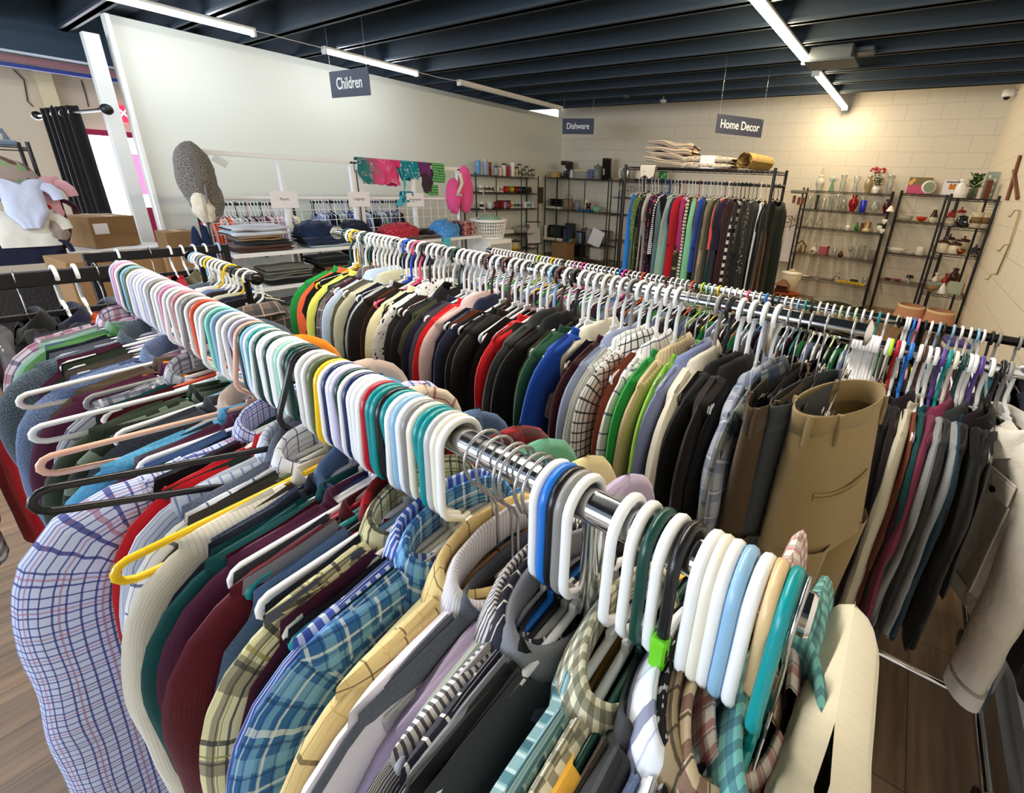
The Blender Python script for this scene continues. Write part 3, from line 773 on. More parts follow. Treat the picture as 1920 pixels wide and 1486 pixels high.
# X, kind, fabric, label, options
NEAR = [
 (-1.91, 'shirt', 'pinkplaid', 'pink and navy plaid shirt at the far end of the front rail', {}),
 (-1.86, 'knit', 'sage', 'sage green sweater beside the pink and navy plaid shirt', {}),
 (-1.80, 'tee', 'green', 'green top between the sage sweater and the charcoal tweed jacket', {'hw': .19}),
 (-1.71, 'jacket', 'tweed', 'charcoal blue tweed jacket at the left of the front rail', dict(hw=.235, T=.02, b=.024)),
 (-1.50, 'jacket', 'heather', 'heathered blue sweater jacket between the tweed jacket and the plum sweater', dict(hw=.228, T=.02, b=.024)),
 (-1.42, 'knit', 'olivebrown', 'olive brown wool sweater behind the upper plum sweater', {}),
 (-1.36, 'knit', 'plum', 'plum sweater next to the heathered blue jacket', dict(hw=.215)),
 (-1.29, 'shirt', 'greycheck', 'grey checked shirt between the plum sweater and the dark green fleece', dict(hw=.19, sl=.2)),
 (-1.21, 'knit', 'dkgreen', 'dark green fleece with a long sleeve at the left of the front rail', dict(hw=.225, T=.018, b=.022)),
 (-1.155, 'knit', 'greenstripe', 'black and green marled striped sweater', dict(hw=.21, b=.02)),
 (-1.09, 'knit', 'charcoal', 'charcoal knit behind the sky blue fleece', dict(hw=.20)),
 (-1.02, 'knit', 'skyfleece', 'sky blue fleece under the peach hanger', dict(hw=.235, T=.018, b=.024)),
 (-.965, 'knit', 'plum', 'plum sweater between the sky blue fleece and the blue grid shirt', dict(hw=.19, sl=.3)),
 (-.915, 'shirt', 'gingham', 'white shirt with a blue and pink grid and a puffed long sleeve, bottom left', dict(hw=.252, T=.02, b=.042, a0=.085, a1=.075, sl=.62, L=.75, out=.015)),
 (-1.06, 'jacket', 'beige', 'pinkish beige cotton jacket behind the hooks of the front rail', dict(hw=.215, sl=.4, tilt=.12, T=.02)),
 (-.855, 'knit', 'red', 'bright red fleece under the empty black hanger', dict(hw=.20, sl=.30, T=.015)),
 (-.82, 'shirt', 'whitestripe', 'white shirt with fine blue stripes beside the red fleece', dict(hw=.20, sl=.58)),
 (-.785, 'shirt', 'denim', 'grey denim shirt beside the fine striped white shirt', dict(hw=.195)),
 (-.765, 'shirt', 'window', 'white shirt with a navy windowpane grid', dict(hw=.17, sl=.2)),
 (-.80, 'shirt', 'winered', 'pale red checked shirt on the far side of the front rail', dict(hw=.215, tilt=.10, T=.018)),
 (-.715, 'knit', 'cream', 'cream ribbed sweater crossed by the yellow hanger', dict(hw=.215, T=.017, b=.024, sl=.62)),
 (-.675, 'knit', 'navy', 'navy wool sweater beside the cream ribbed sweater', dict(hw=.20)),
 (-.64, 'knit', 'tealgreen', 'teal green sweater between the navy and the maroon sweater', dict(hw=.212, T=.015)),
 (-.61, 'tee', 'plum', 'plum t-shirt half hidden by the maroon sweater', dict(hw=.18, sl=.2)),
 (-.572, 'knit', 'maroon', 'maroon ribbed sweater with a long sleeve', dict(hw=.212, T=.016, b=.026, sl=.62)),
 (-.535, 'shirt', 'flannel', 'red and black buffalo check shirt on the far side of the front rail', dict(hw=.205, sl=.3, tilt=.13, T=.02, b=.028)),
 (-.50, 'shirt', 'yelplaid', 'yellow and black plaid shirt beside the maroon sweater', dict(hw=.205, b=.03, sl=.6)),
 (-.465, 'knit', 'seagreen', 'sea green fleece showing behind the bare part of the front rail', dict(hw=.2, sl=.2, tilt=.12, T=.018, b=.024)),
 (-.445, 'shirt', 'bluestripe', 'blue and white striped shirt beside the yellow plaid shirt', dict(hw=.185, sl=.6)),
 (-.41, 'shirt', 'blueplaid', 'blue and white madras plaid shirt', dict(hw=.195, sl=.6, b=.022)),
 (-.385, 'knit', 'yelpale', 'pale yellow top on the far side of the front rail', dict(hw=.2, sl=.2, tilt=.12)),
 (-.66, 'shirt', 'denimblue', 'denim blue shirt on the far side of the front rail', dict(hw=.215, tilt=.10, T=.018)),
 (-.30, 'knit', 'lavender', 'lavender top behind the blue hanger on the far side of the front rail', dict(hw=.2, sl=.2, tilt=.14, T=.016, b=.024)),
 (-.272, 'knit', 'mintgrey', 'mint grey top on the far side of the front rail', dict(hw=.2, sl=.2, tilt=.13)),
 (-1.45, 'knit', 'orange', 'orange fleece on the far side of the front rail', dict(hw=.215, sl=.3, tilt=.10, T=.018)),
 (-.36, 'shirt', 'yelwin', 'pale yellow shirt with a brown windowpane grid', dict(hw=.195, b=.026, sl=.62)),
 (-.326, 'polo', 'lilac', 'lilac white polo shirt with a ribbed collar', dict(hw=.20, cmat='lilacrib', sl=.6, b=.022, T=.012, dx=-.004)),
 (-.308, 'knit', 'slate', 'slate grey sweater behind the pinstripe shirt', dict(hw=.19, T=.005, b=.009, fold=.004)),
 (-.290, 'shirt', 'pin', 'white and black pinstripe shirt', dict(hw=.19, T=.010, b=.014)),
 (-.268, 'shirt', 'navystripe', 'navy shirt with thin white stripes', dict(hw=.195, T=.010, b=.014)),
 (-.248, 'polo', 'greysat', 'grey piped collar shirt next to the navy striped shirt', dict(hw=.195, T=.010, b=.014)),
 (-.225, 'tee', 'black', 'black top with a white tag below the bright blue hanger', dict(hw=.2, T=.011, b=.018)),
 (-.190, 'tee', 'tealstripe', 'silky teal striped blouse beside the black top', dict(hw=.20, T=.012, nf=.10, b=.02)),
 (-.158, 'shirt', 'olivegingham', 'olive and cream gingham shirt', dict(hw=.185, T=.010)),
 (-.125, 'tank', 'mustard', 'mustard yellow satin top', dict(hw=.23, T=.012, nf=.16)),
 (-.108, 'tee', 'dkgrey', 'dark grey top behind the mustard yellow top', dict(hw=.19)),
 (-.075, 'shirt', 'navycheck', 'white shirt with navy checks near the end of the front rail', dict(hw=.19, T=.010)),
 (-.062, 'shirt', 'dots', 'black blouse with small white dots', dict(hw=.185, T=.008)),
 (-.050, 'shirt', 'tanplaid', 'tan shirt with a dark grid', dict(hw=.185, T=.008)),
 (-.036, 'shirt', 'brownplaid', 'cream shirt with brown and red plaid', dict(hw=.185, T=.008)),
 (-.022, 'shirt', 'redplaid', 'red and white checked shirt rising at the end of the front rail', dict(hw=.2, T=.010, tilt=.22)),
 (-.006, 'shirt', 'tealgingham', 'teal and navy gingham shirt last on the front rail', dict(hw=.2, T=.012, sl=.16, tilt=.06, dx=.008)),
 (.018, 'tee', 'creamtee', 'cream jersey top at the very end of the front rail', dict(hw=.245, T=.030, sl=0, dx=.050, tilt=-.12, L=.7, nf=.004, nd=.004, nw=.03, fold=.010, collar='', wide=.02)),
]
CAT = {'shirt': 'shirt', 'knit': 'sweater', 'tee': 'top', 'jacket': 'jacket', 'tank': 'top', 'polo': 'shirt', 'hoodie': 'hoodie'}
used = {}
import re as _re
_CUT = (' at the ', ' beside ', ' between ', ' behind ', ' under ', ' with a ', ' on the ', ' next to ', ' half ', ' crossed ', ' showing ', ' below ', ' rising ', ' last ', ' near ', ' in front ', ' above ', ' hanging ')
def short(l):
    l = l.split(',')[0]
    for c in _CUT:
        if c in l and len(l.split(c)[0].split()) >= 3: l = l.split(c)[0]
    return ' '.join(l.split()[:7])
def fit16(l):
    return ' '.join(l.split()[:16])
SEEN_LABELS = {}
def run_rail(gars, hooks, y, z, rail, group_g, group_h, rzbase=0, hook='long', jit=.03, full=True, seed0=0, fr='tube', keep=(), fill=(), fhw=.196, fL=.6, xs=1.0, fsl=0, drop=None):
    """every garment goes on the nearest free hook; hooks left over take the narrow tops of the list fill, but those in keep stay empty"""
    R = random.Random(seed0 + 5)
    free = [i for i in sorted(range(len(hooks)), key=lambda i: hooks[i][0]) if i not in keep]; taken = {}
    for g in gars:
        if not free: break
        i = min(free, key=lambda q: abs(hooks[q][0] - g[0]))
        free.remove(i); taken[i] = g
    order = sorted(range(len(hooks)), key=lambda i: hooks[i][0])
    last = None; run = 0; fi = 0
    for n, i in enumerate(order):
        x, c, kind = hooks[i]; x *= xs
        kw = {'tube': 'plastic', 'wire': 'wire', 'wood': 'wooden', 'clip': 'clip', 'wclip': 'wire clip', 'slim': 'plastic', 'kid': 'small plastic', 'steep': 'plastic', 'wide': 'plastic'}[kind]
        cn = '' if c in ('metal', 'wood') else cname(c) + ' '
        rz = rzbase + R.uniform(-jit, jit); rx = R.uniform(-.02, .02)
        if i in taken:
            g = taken[i]; last = g; run = 0
            lab = '%s%s hanger holding the %s on the %s' % (cn, kw, short(g[3]), rail)
            opt = dict(g[4])
            if drop: opt.setdefault('drop', drop)
            rx = rx + opt.pop('tilt', 0); dx = opt.pop('dx', 0); opt['hw'] = max(.197, opt.get('hw', .205)); cm = opt.pop('cmat', None)
            garment(g[1], (x + dx, y, z), F[g[2]], rz, g[3], CAT[g[1]], group_g, seed=seed0 + i, rx=rx, cmat=F[cm] if cm else None, full=full, **opt)
        else:
            run += 1
            a = short(last[3]) if last else None
            nx = next((taken[q] for q in order[n + 1:] if q in taken), None); b = short(nx[3]) if nx else None
            place = ('between the %s and the %s' % (' '.join(a.split()[:5]), ' '.join(b.split()[:5]))) if a and b else ('past the %s at the end of the %s' % (a or b, rail))
            if i in keep or not fill:
                lab = '%s empty %s hanger %s' % (cn.strip(), kw, place)
            else:
                f = fill[fi % len(fill)]; fi += 1
                gl = '%s %s %s' % (f[1], f[2], place)
                garment('tee', (x, y, z), F[f[0]], rz, fit16(gl), 'top', group_g, seed=seed0 + i, rx=rx, full=False, hw=fhw + R.uniform(-.002, .006), L=fL, T=.007, sl=.35, b=.011, a0=.055, collar='', name='pullover', drop=drop or .165)
                lab = '%s%s hanger holding the %s %s %s' % (cn, kw, f[1], f[2], place)
        lab = fit16(lab.strip())
        k = lab
        if k in SEEN_LABELS:
            SEEN_LABELS[k] += 1
            lab = fit16('%s of the row, %s' % (ordinal(SEEN_LABELS[k]), lab))
        else: SEEN_LABELS[k] = 1
        if i in keep and isinstance(keep, dict): kind, rx = keep[i]
        hanger((x, y, z), c, rz, lab, group_h, kind, hook, rx=rx)
FILL = [('charcoal', 'charcoal', 'top'), ('greysat', 'grey', 'top'), ('denimblue', 'denim blue', 'top'), ('navy', 'navy', 'top'), ('slate', 'slate', 'top'), ('plum', 'plum', 'top'), ('black', 'black', 'top'),
        ('dkgreen', 'dark green', 'top'), ('dkgrey', 'dark grey', 'top'), ('olivebrown', 'olive brown', 'top'), ('heather', 'heathered blue', 'top'), ('tealgreen', 'teal', 'top'), ('maroon', 'maroon', 'top')]
run_rail(NEAR, HK_NEAR, NY, NZ, 'front rail', 'clothes on the front chrome rail', 'hangers on the front chrome rail', seed0=100, xs=NS, drop=.10, fill=FILL, keep={16: ('wide', -.06), 20: ('tube', -.06), 24: ('wide', -.1), 27: ('tube', -.05), 30: ('wide', -.16), 35: ('tube', -.06), 46: ('wide', -.34), 50: ('wide', -.06), 60: ('tube', -.05), 66: ('tube', -.03)})
for o_ in bpy.data.objects:
    if o_.get('category') == 'hanger' and o_['label'].startswith('black plastic hanger') and abs(o_.location.x + .101 * NS) < .004:
        tg = MB().box((0, -.030, -.075), (.013, .012, .030), ch=.002).build('size_tag', plain('lime_tag', '#6fd024', .4), o_)
        MB().box((.0068, -.0325, -.074), (.0008, .002, .013)).box((.0068, -.0295, -.0797), (.0008, .006, .002)).build('letter', plain('tag_ink', '#1a1a1a', .6), tg)
# ------------------------------------------------------------------ middle rack
MS = .833
MY, MZ = 1.232 * MS, EYE - .30 * MS
rack('long chrome clothes rack in the middle, with a round flange at its far left end', -2.40 * MS, -.028, MY, MZ, .0175, (-2.2 * MS, -.25 * MS), M_CHROME)
def add(name, base, *a, **k): F[name] = fabric('f_' + name, base, *a, **k)
add('lime', '#e3e36a'); add('flan1', '#6a5f58', [('u', .05, .02, 0, '#34363c', .6), ('v', .05, .02, 0, '#34363c', .6), ('u', .05, .004, .03, '#c2a49a', .6), ('v', .05, .004, .03, '#c2a49a', .6)])
add('paleblue', '#b9c9dc'); add('sagejk', '#b9b79c'); add('greyknit', '#a9adac', noise=(500, '#c4c8c6', .7)); add('creamyel', '#e9e0b4')
add('floral', '#e3e0da', spots=[(60, .28, '#2c2c34'), (95, .22, '#8a8a90')]); add('blackhood', '#121214'); add('redfl', '#c4161d'); add('pinkwhite', '#d9bcb8')
add('navy2', '#171b33'); add('black2', '#0d0d0f'); add('brownblk', '#1c1512'); add('charc2', '#2a2c2a'); add('forest', '#14422a'); add('royal', '#0e3f9c'); add('ivory', '#d9d1ba'); add('maroon2', '#350d12')
add('bluegrey', '#8d98b2'); add('whitecot', '#d8d8d2'); add('wbcheck', '#e6e5e0', [('u', .02, .0045, 0, '#1e2024', .9), ('v', .02, .0035, 0, '#1e2024', .9)])
add('wblue', '#e5e4dd', [('u', .032, .003, 0, '#33416e', .85), ('v', .032, .0035, 0, '#33416e', .85), ('u', .032, .002, .012, '#7d88b0', .7)])
add('tanstripe', '#cbb48c', [('u', .012, .0022, 0, '#8d8670', .8)]); add('peri', '#7c86ae'); add('ivoryjk', '#d3cbb8'); add('blk3', '#0b0b0b')
add('gingh2', '#a3a7b2', [('u', .05, .022, 0, '#5e6a86', .6), ('v', .05, .022, 0, '#5e6a86', .6), ('u', .05, .004, .035, '#d9dbe0', .6), ('v', .05, .004, .035, '#d9dbe0', .6)])
add('navygreen', '#35425c', [('u', .06, .022, 0, '#8f9484', .5), ('v', .06, .022, 0, '#8f9484', .5), ('u', .06, .006, .03, '#1b2b30', .7), ('v', .06, .006, .03, '#1b2b30', .7)])
add('brightgreen', '#1f8a3c'); add('limegreen', '#7fb640'); add('coral', '#e2603c'); add('sagewhite', '#8fa08a'); add('wstripe', '#dfe0dd', [('u', .018, .002, 0, '#3b4150', .9)])
add('burg', '#3a1420'); add('olive2', '#5b5740'); add('rust', '#7c3a20'); add('salmon', '#d8907c')
R_ = dict(full=True)
MID = [
 (-2.31, 'knit', 'brightgreen', 'bright green top at the far left end of the middle rail', {}),
 (-2.25, 'knit', 'coral', 'coral orange top next to the bright green top', {}),
 (-2.17, 'knit', 'lime', 'pale lime yellow long sleeved top on the middle rail', {}),
 (-2.10, 'shirt', 'flan1', 'brown and grey flannel shirt beside the pale lime top', {}),
 (-2.03, 'shirt', 'paleblue', 'pale blue shirt between the flannel shirt and the sage jacket', {}),
 (-1.94, 'jacket', 'sagejk', 'sage beige jacket on the middle rail', dict(T=.02)),
 (-1.84, 'knit', 'greyknit', 'light grey heathered sweater beside the sage jacket', dict(T=.02)),
 (-1.79, 'knit', 'brownblk', 'dark brown sweater behind the cream yellow sweater', {}),
 (-1.72, 'knit', 'creamyel', 'cream yellow sweater on the middle rail', dict(T=.02)),
 (-1.63, 'shirt', 'floral', 'white blouse with a small black floral print', dict(T=.018)),
 (-1.53, 'hoodie', 'blackhood', 'black hoodie beside the floral blouse', dict(T=.022)),
 (-1.46, 'knit', 'navy2', 'dark navy sweater between the black hoodie and the red sweater', {}),
 (-1.40, 'knit', 'redfl', 'red sweater with a long sleeve left of the navy cardigan', dict(T=.02)),
 (-1.345, 'shirt', 'pinkwhite', 'pink and white shirt peeking out beside the red sweater', dict(T=.01)),
 (-1.28, 'jacket', 'navy2', 'navy cardigan beside the pink and white shirt', dict(T=.024, b=.024)),
 (-1.20, 'knit', 'black2', 'black sweater next to the navy cardigan', dict(T=.02)),
 (-1.14, 'knit', 'brownblk', 'dark brown cardigan right of the black sweater', {}),
 (-1.08, 'knit', 'redfl', 'red fleece jacket with its shoulder between two dark jackets', dict(T=.02)),
 (-1.02, 'jacket', 'charc2', 'charcoal fleece jacket beside the red fleece jacket', dict(T=.024, b=.024)),
 (-.96, 'jacket', 'black2', 'black zip jacket left of the forest green sweater', dict(T=.02)),
 (-.895, 'knit', 'forest', 'forest green sweater on the middle rail', dict(T=.022, b=.024)),
 (-.835, 'knit', 'royal', 'royal blue polo with a low shoulder', dict(T=.018, hw=.2, sl=.2, tilt=.1)),
 (-.785, 'shirt', 'ivory', 'ivory shirt with its collar standing up', dict(T=.014)),
 (-.745, 'knit', 'maroon2', 'dark maroon sweater beside the ivory shirt', dict(T=.014)),
 (-.705, 'shirt', 'bluegrey', 'blue grey shirt between the maroon sweater and the white shirt', dict(T=.014)),
 (-.665, 'shirt', 'wstripe', 'white shirt with thin grey stripes', dict(T=.012)),
 (-.63, 'shirt', 'wbcheck', 'white shirt with a fine black check', dict(T=.013)),
 (-.59, 'shirt', 'wblue', 'white shirt with a navy windowpane check', dict(T=.015)),
 (-.545, 'knit', 'brightgreen', 'kelly green t-shirt showing above the tan striped shirt', dict(sl=.2)),
 (-.52, 'shirt', 'tanstripe', 'tan striped shirt on the middle rail', dict(T=.015)),
 (-.485, 'knit', 'limegreen', 'light green t-shirt behind the periwinkle shirt', dict(sl=.2)),
 (-.45, 'shirt', 'peri', 'periwinkle blue shirt beside the ivory jacket', dict(T=.016)),
 (-.42, 'jacket', 'ivoryjk', 'ivory jacket with a wide collar', dict(T=.024, b=.026)),
 (-.365, 'jacket', 'blk3', 'black blazer beside the ivory jacket', dict(T=.024, b=.024)),
 (-.32, 'jacket', 'brownblk', 'brown black blazer left of the grey gingham shirt', dict(T=.024)),
 (-.275, 'shirt', 'gingh2', 'grey and blue gingham shirt on the middle rail', dict(T=.02, b=.026)),
 (-.24, 'shirt', 'navygreen', 'navy and green plaid shirt beside the trousers', dict(T=.018)),
]
mid_cols = ('green white yellow metal white green white white white ivory white white white metal white royal white hotpink white black white white white metal white green white white white white white brown white white brown white ltgrey white '
            'metal white ivory sky brown white black white white white ivory white white grey white white white white white metal metal metal grey black white white white white').split()
mid_x = [-2.30 + (2.30 - .235) * (i / (len(mid_cols) - 1)) ** .97 for i in range(len(mid_cols))]
HK_MID = [(x, c, 'wire' if c == 'metal' else 'steep') for x, c in zip(mid_x, mid_cols)]
FILL2 = [('black2', 'black', 'top'), ('charc2', 'charcoal', 'top'), ('burg', 'burgundy', 'top'), ('olive2', 'olive', 'top'), ('slate', 'slate', 'top'), ('navy2', 'navy', 'top'), ('rust', 'rust', 'top'), ('brownblk', 'dark brown', 'top')]
run_rail(MID, HK_MID, MY, MZ, 'middle rail', 'clothes on the middle chrome rail', 'hangers on the middle chrome rail', rzbase=PI, hook='short', seed0=300, fill=FILL2, fhw=.194, keep=(3, 13, 23, 36), xs=MS, drop=.30, jit=.07)
# mid garments face away from their hooks, so turn nothing else
# trousers clipped at the right end of the middle rail
def trousers(loc, mat, label, waist=.20, open_=.045, L=1.0, seed=1, rz=0, belt=True, cuff=None):
    rnd = random.Random(seed); t = thing('trousers', label, 'trousers', loc, rz, 'trousers clipped to the middle rail')
    fo = _folds(rnd, 3)
    def ring(v, closed=True):
        return None
    P = []; UV = []; n = 16; m = 36
    z0 = -.165
    Hh = .30
    for i in range(n + 1):
        v = i / n; row = []; ur = []
        for j in range(m):
            th = 2 * PI * j / m
            w_ = waist * (1 + .12 * v); d_ = open_ * (1 + .5 * v)
            wr = 1 + .05 * v * sum(a * math.sin(k * th + p) for k, p, a in fo)
            row.append((d_ * math.cos(th) * wr, w_ * math.sin(th) * wr, z0 - Hh * v)); ur.append((th * waist * .6, -Hh * v))
        row.append(row[0]); ur.append((2 * PI * waist * .6, -Hh * v))
        P.append(row); UV.append(ur)
    MB().grid(P, UV).poly(P[-1][:-1], True).build('seat', mat, t)
    # waistband
    Q = []; U2 = []
    for (sc, dz) in ((.985, -.05), (1.02, -.05), (1.03, -.002), (1.015, .004), (.99, .002), (.975, -.045)):
        Q.append([(open_ * sc * math.cos(2 * PI * j / m) * (1 if sc < 1 else 1.03), waist * sc * math.sin(2 * PI * j / m), z0 + dz) for j in range(m + 1)])
        U2.append([(2 * PI * j / m * waist * .6, dz) for j in range(m + 1)])
    MB().grid(Q, U2).build('waistband', mat, t)
    if belt:
        for a in (35, 75, 150, 215, 290, 325):
            th = math.radians(a)
            p = Vector((open_ * 1.06 * math.cos(th), waist * 1.05 * math.sin(th), 0))
            MB().tube([p + Vector((0, 0, z0 + .004)), p * 1.03 + Vector((0, 0, z0 - .02)), p * 1.02 + Vector((0, 0, z0 - .058))], .005, 6, flat=(1.3, .7)).build('belt_loop', mat, t)
    for s in (-1, 1):
        A = []; AU = []
        for i in range(15):
            v = i / 14; row = []; ur = []
            for j in range(19):
                th = 2 * PI * j / 18
                w_ = (waist * .56) * (1 - v) + .085 * v; d_ = open_ * 1.5 * (1 - v) + .03 * v
                wr = 1 + .04 * math.sin(3 * th + fo[0][1] + 5 * v)
                row.append((d_ * math.cos(th) * wr, s * (waist * .56) + w_ * math.sin(th) * wr, z0 - Hh * .94 - (L - Hh) * v)); ur.append((th * .07, -v * L))
            A.append(row); AU.append(ur)
        MB().grid(A, AU).build('leg', mat, t)
    # back pocket welt
    pw = MB(); v = .5; d_ = open_ * (1 + .5 * v); w_ = waist * (1 + .12 * v)
    for dz in (0, -.009):
        for sd in (1, -1):
            pw.tube([(sd * (d_ * math.sqrt(max(.02, 1 - (y / w_) ** 2)) + .0035), y, z0 - .15 + dz - .010 * math.cos((y + .07) * 16)) for y in np.linspace(-.11, .05, 12)], .0032, 5)
    pw.build('pocket', mat, t)
    return t
M_KHAKI = fabric('khaki_twill', '#8f7a54'); M_BROWNT = fabric('brown_twill', '#4a3a26'); M_GREYT = fabric('dark_grey_twill', '#3a3e42'); M_BLKT = fabric('black_twill', '#101012')
TR = [(-.172, M_BLKT, 'black trousers clipped left of the brown trousers on the middle rail', .14, .016, 1.0),
      (-.148, M_BROWNT, 'brown trousers hanging folded beside the grey trousers', .16, .030, 1.0),
      (-.128, M_BLKT, 'black trousers clipped between the brown and the grey trousers', .15, .015, 1.0),
      (-.098, M_GREYT, 'dark grey trousers beside the large khaki trousers', .15, .024, 1.0),
      (-.037, M_KHAKI, 'large khaki trousers clipped at the right end of the middle rail', .138, .05, 1.02)]
for i, (x, m_, lab, wst, op, L_) in enumerate(TR):
    hanger((min(x, -.05), MY, MZ), 'metal', PI, 'wire clip hanger holding the ' + ' '.join(lab.split()[:2] if i != 4 else ['large', 'khaki', 'trousers']) + ' ' + ('left of the brown trousers' if i == 0 else 'beside the grey trousers' if i == 1 else 'before the grey trousers' if i == 2 else 'at the rail end'), 'hangers on the middle chrome rail', 'wclip')
    trousers((x, MY - (.07 if i == 4 else .06 if i == 3 else .08 if i == 1 else .02), MZ + .045), m_, lab, wst, op, L_, seed=i, belt=i in (1, 4), rz=-.366 if i == 4 else -.25 if i == 3 else -.1)
# ------------------------------------------------------------------ back chrome rack (third rail) and the racks at the right
BY, BZ = 2.13, EYE - .45
rack('chrome clothes rack behind the middle one, packed with small white hooks', -2.25, .03, BY, BZ, .018, (-2.0, -.5), M_CHROME)
PAL = [('brightgreen', 'green'), ('whitecot', 'white'), ('royal', 'royal blue'), ('burg', 'burgundy'), ('coral', 'coral'), ('black2', 'black'), ('sagewhite', 'sage'), ('peri', 'periwinkle'), ('rust', 'rust'), ('creamyel', 'cream'),
       ('navy2', 'navy'), ('salmon', 'salmon pink'), ('olive2', 'olive'), ('limegreen', 'lime'), ('greyknit', 'grey'), ('mustard', 'mustard'), ('tealgreen', 'teal'), ('lavender', 'lavender')]
bcols = ('white white ivory white white white white white ivory white grey white white white lime white white white yellow white white black ivory white pink ivory magenta white white white white white grey white white blue magenta rose white white '
         'orange white white white white brown white white metal white orange black lime mint white yellow white white white ivory hotpink white white blue black green white white sky teal black ivory white white ltgreen white ltgreen white white teal white').split()
R_ = random.Random(77)
def simple_rail(cols, xs, y, z, rail, gg, gh, rz, pal, seed, hook='tiny', kind='slim', L=.55, hw=.196, sl=0, where='from the left end', zj=0, T=.009):
    R = random.Random(seed)
    for i, (c, x) in enumerate(zip(cols, xs)):
        f, nm = pal[(i * 7 + i // 5) % len(pal)] if not isinstance(pal, dict) else pal[i]
        o = ordinal(i + 1)
        r = rz + R.uniform(-.05, .05); rx = R.uniform(-.02, .02)
        hanger((x, y, z), c if c != 'metal' else 'white', r, '%s hanger, %s %s of the %s' % (cname(c) if c != 'metal' else 'pale', o, where, rail), gh, kind, hook, rx=rx)
        garment('tee', (x, y, z - .004), F[f], r, '%s top, %s %s of the %s' % (nm, o, where, rail), 'top', gg, seed=seed + i, rx=rx, full=False, hw=hw + R.uniform(-.004, .01), L=L + R.uniform(-.06, .08), T=T, sl=sl if i % 3 else .18, collar='', name='pullover', drop=.20, a0=.06, b=.012)
n = len(bcols)
simple_rail(bcols, [-2.2 + 2.2 * (i / (n - 1)) for i in range(n)], BY, BZ, 'back chrome rail', 'clothes on the back chrome rail', 'hangers on the back chrome rail', PI, PAL, 900, sl=.45)

add('roseshirt', '#7a2f4c'); add('creamsw', '#cfc8b4', noise=(500, '#bdb6a2', .5)); add('neon', '#e4f01c'); add('dkpurple', '#1e1018'); add('greyjog', '#8a8f94', noise=(500, '#a5aab0', .6)); add('petrol', '#16384c'); add('tealb', '#1f86a8')
add('charjog', '#2d3034'); add('whitedenim', '#efe9de', bs=.6)
QY, QZ = 1.52, EYE - .40
rack('chrome clothes rack by the right wall holding dark clothes and a white denim jacket', -.10, .58, QY, QZ, .016, (.02, .52), M_CHROME)
rcols = 'white white white white white white white white white lime red white blue white brown white white purple teal ivory green white white purple white black grey white blue'.split()
rx_ = [-.062 + .0085 * i for i in range(8)] + [.020, .028, .044, .055, .076, .098, .108, .118, .134, .150, .164, .178, .196, .208, .218, .232, .252, .275, .29, .50, .54]
RG = [(-.06, 'tee', 'maroon2', 'dark maroon top left on the rack by the right wall', {}), (-.04, 'tee', 'coral', 'coral top left on the rack by the right wall', {}), (-.02, 'tee', 'rust', 'rust brown top on the rack by the right wall', {}),
      (.0, 'tee', 'whitecot', 'white top behind the khaki trousers on the rack by the right wall', {}), (.02, 'tee', 'lavender', 'lavender top on the rack by the right wall', {}),
      (.044, 'knit', 'dkpurple', 'very dark purple sweater beside the khaki trousers', {}), (.06, 'knit', 'black2', 'black sweater on the rack by the right wall', {}), (.078, 'jacket', 'dkpurple', 'dark plum jacket below the bright blue hanger', {}),
      (.112, 'knit', 'creamsw', 'cream sweater with a long hanging sleeve beside the khaki trousers', dict(hw=.21, T=.014, b=.024, sl=.62)),
      (.134, 'knit', 'tealgreen', 'teal top beside the cream sweater by the right wall', {}), (.15, 'knit', 'plum', 'plum sweater between the cream sweater and the rose shirt', {}), (.165, 'shirt', 'roseshirt', 'rose pink shirt with a pointed collar by the right wall', dict(T=.014)),
      (.18, 'knit', 'greyjog', 'grey marled sweater beside the rose pink shirt', {}), (.197, 'jacket', 'charjog', 'charcoal jersey jacket below the bright green hanger', dict(L=.66)), (.212, 'knit', 'greyjog', 'pale grey blue jersey beside the charcoal jersey jacket', {}),
      (.22, 'knit', 'petrol', 'petrol blue sweater on the rack by the right wall', {}), (.24, 'jacket', 'dkpurple', 'dark brown jacket with a white paper tag', {}), (.262, 'jacket', 'black2', 'black jacket next to the jacket with a white tag', {}), (.28, 'knit', 'black2', 'black sweater left of the white denim jacket', dict(hw=.22)),
      (.50, 'jacket', 'brownblk', 'dark jacket behind the white denim jacket', {}), (.54, 'jacket', 'salmon', 'pinkish tan jacket close to the right wall', {})]
HK_R = [(x, c, 'steep') for x, c in zip(rx_, rcols)]
run_rail(RG, HK_R, QY, QZ, 'rack by the right wall', 'clothes on the rack by the right wall', 'hangers on the rack by the right wall', rzbase=PI, hook='long', seed0=500, drop=.30, jit=.05, fill=FILL2)
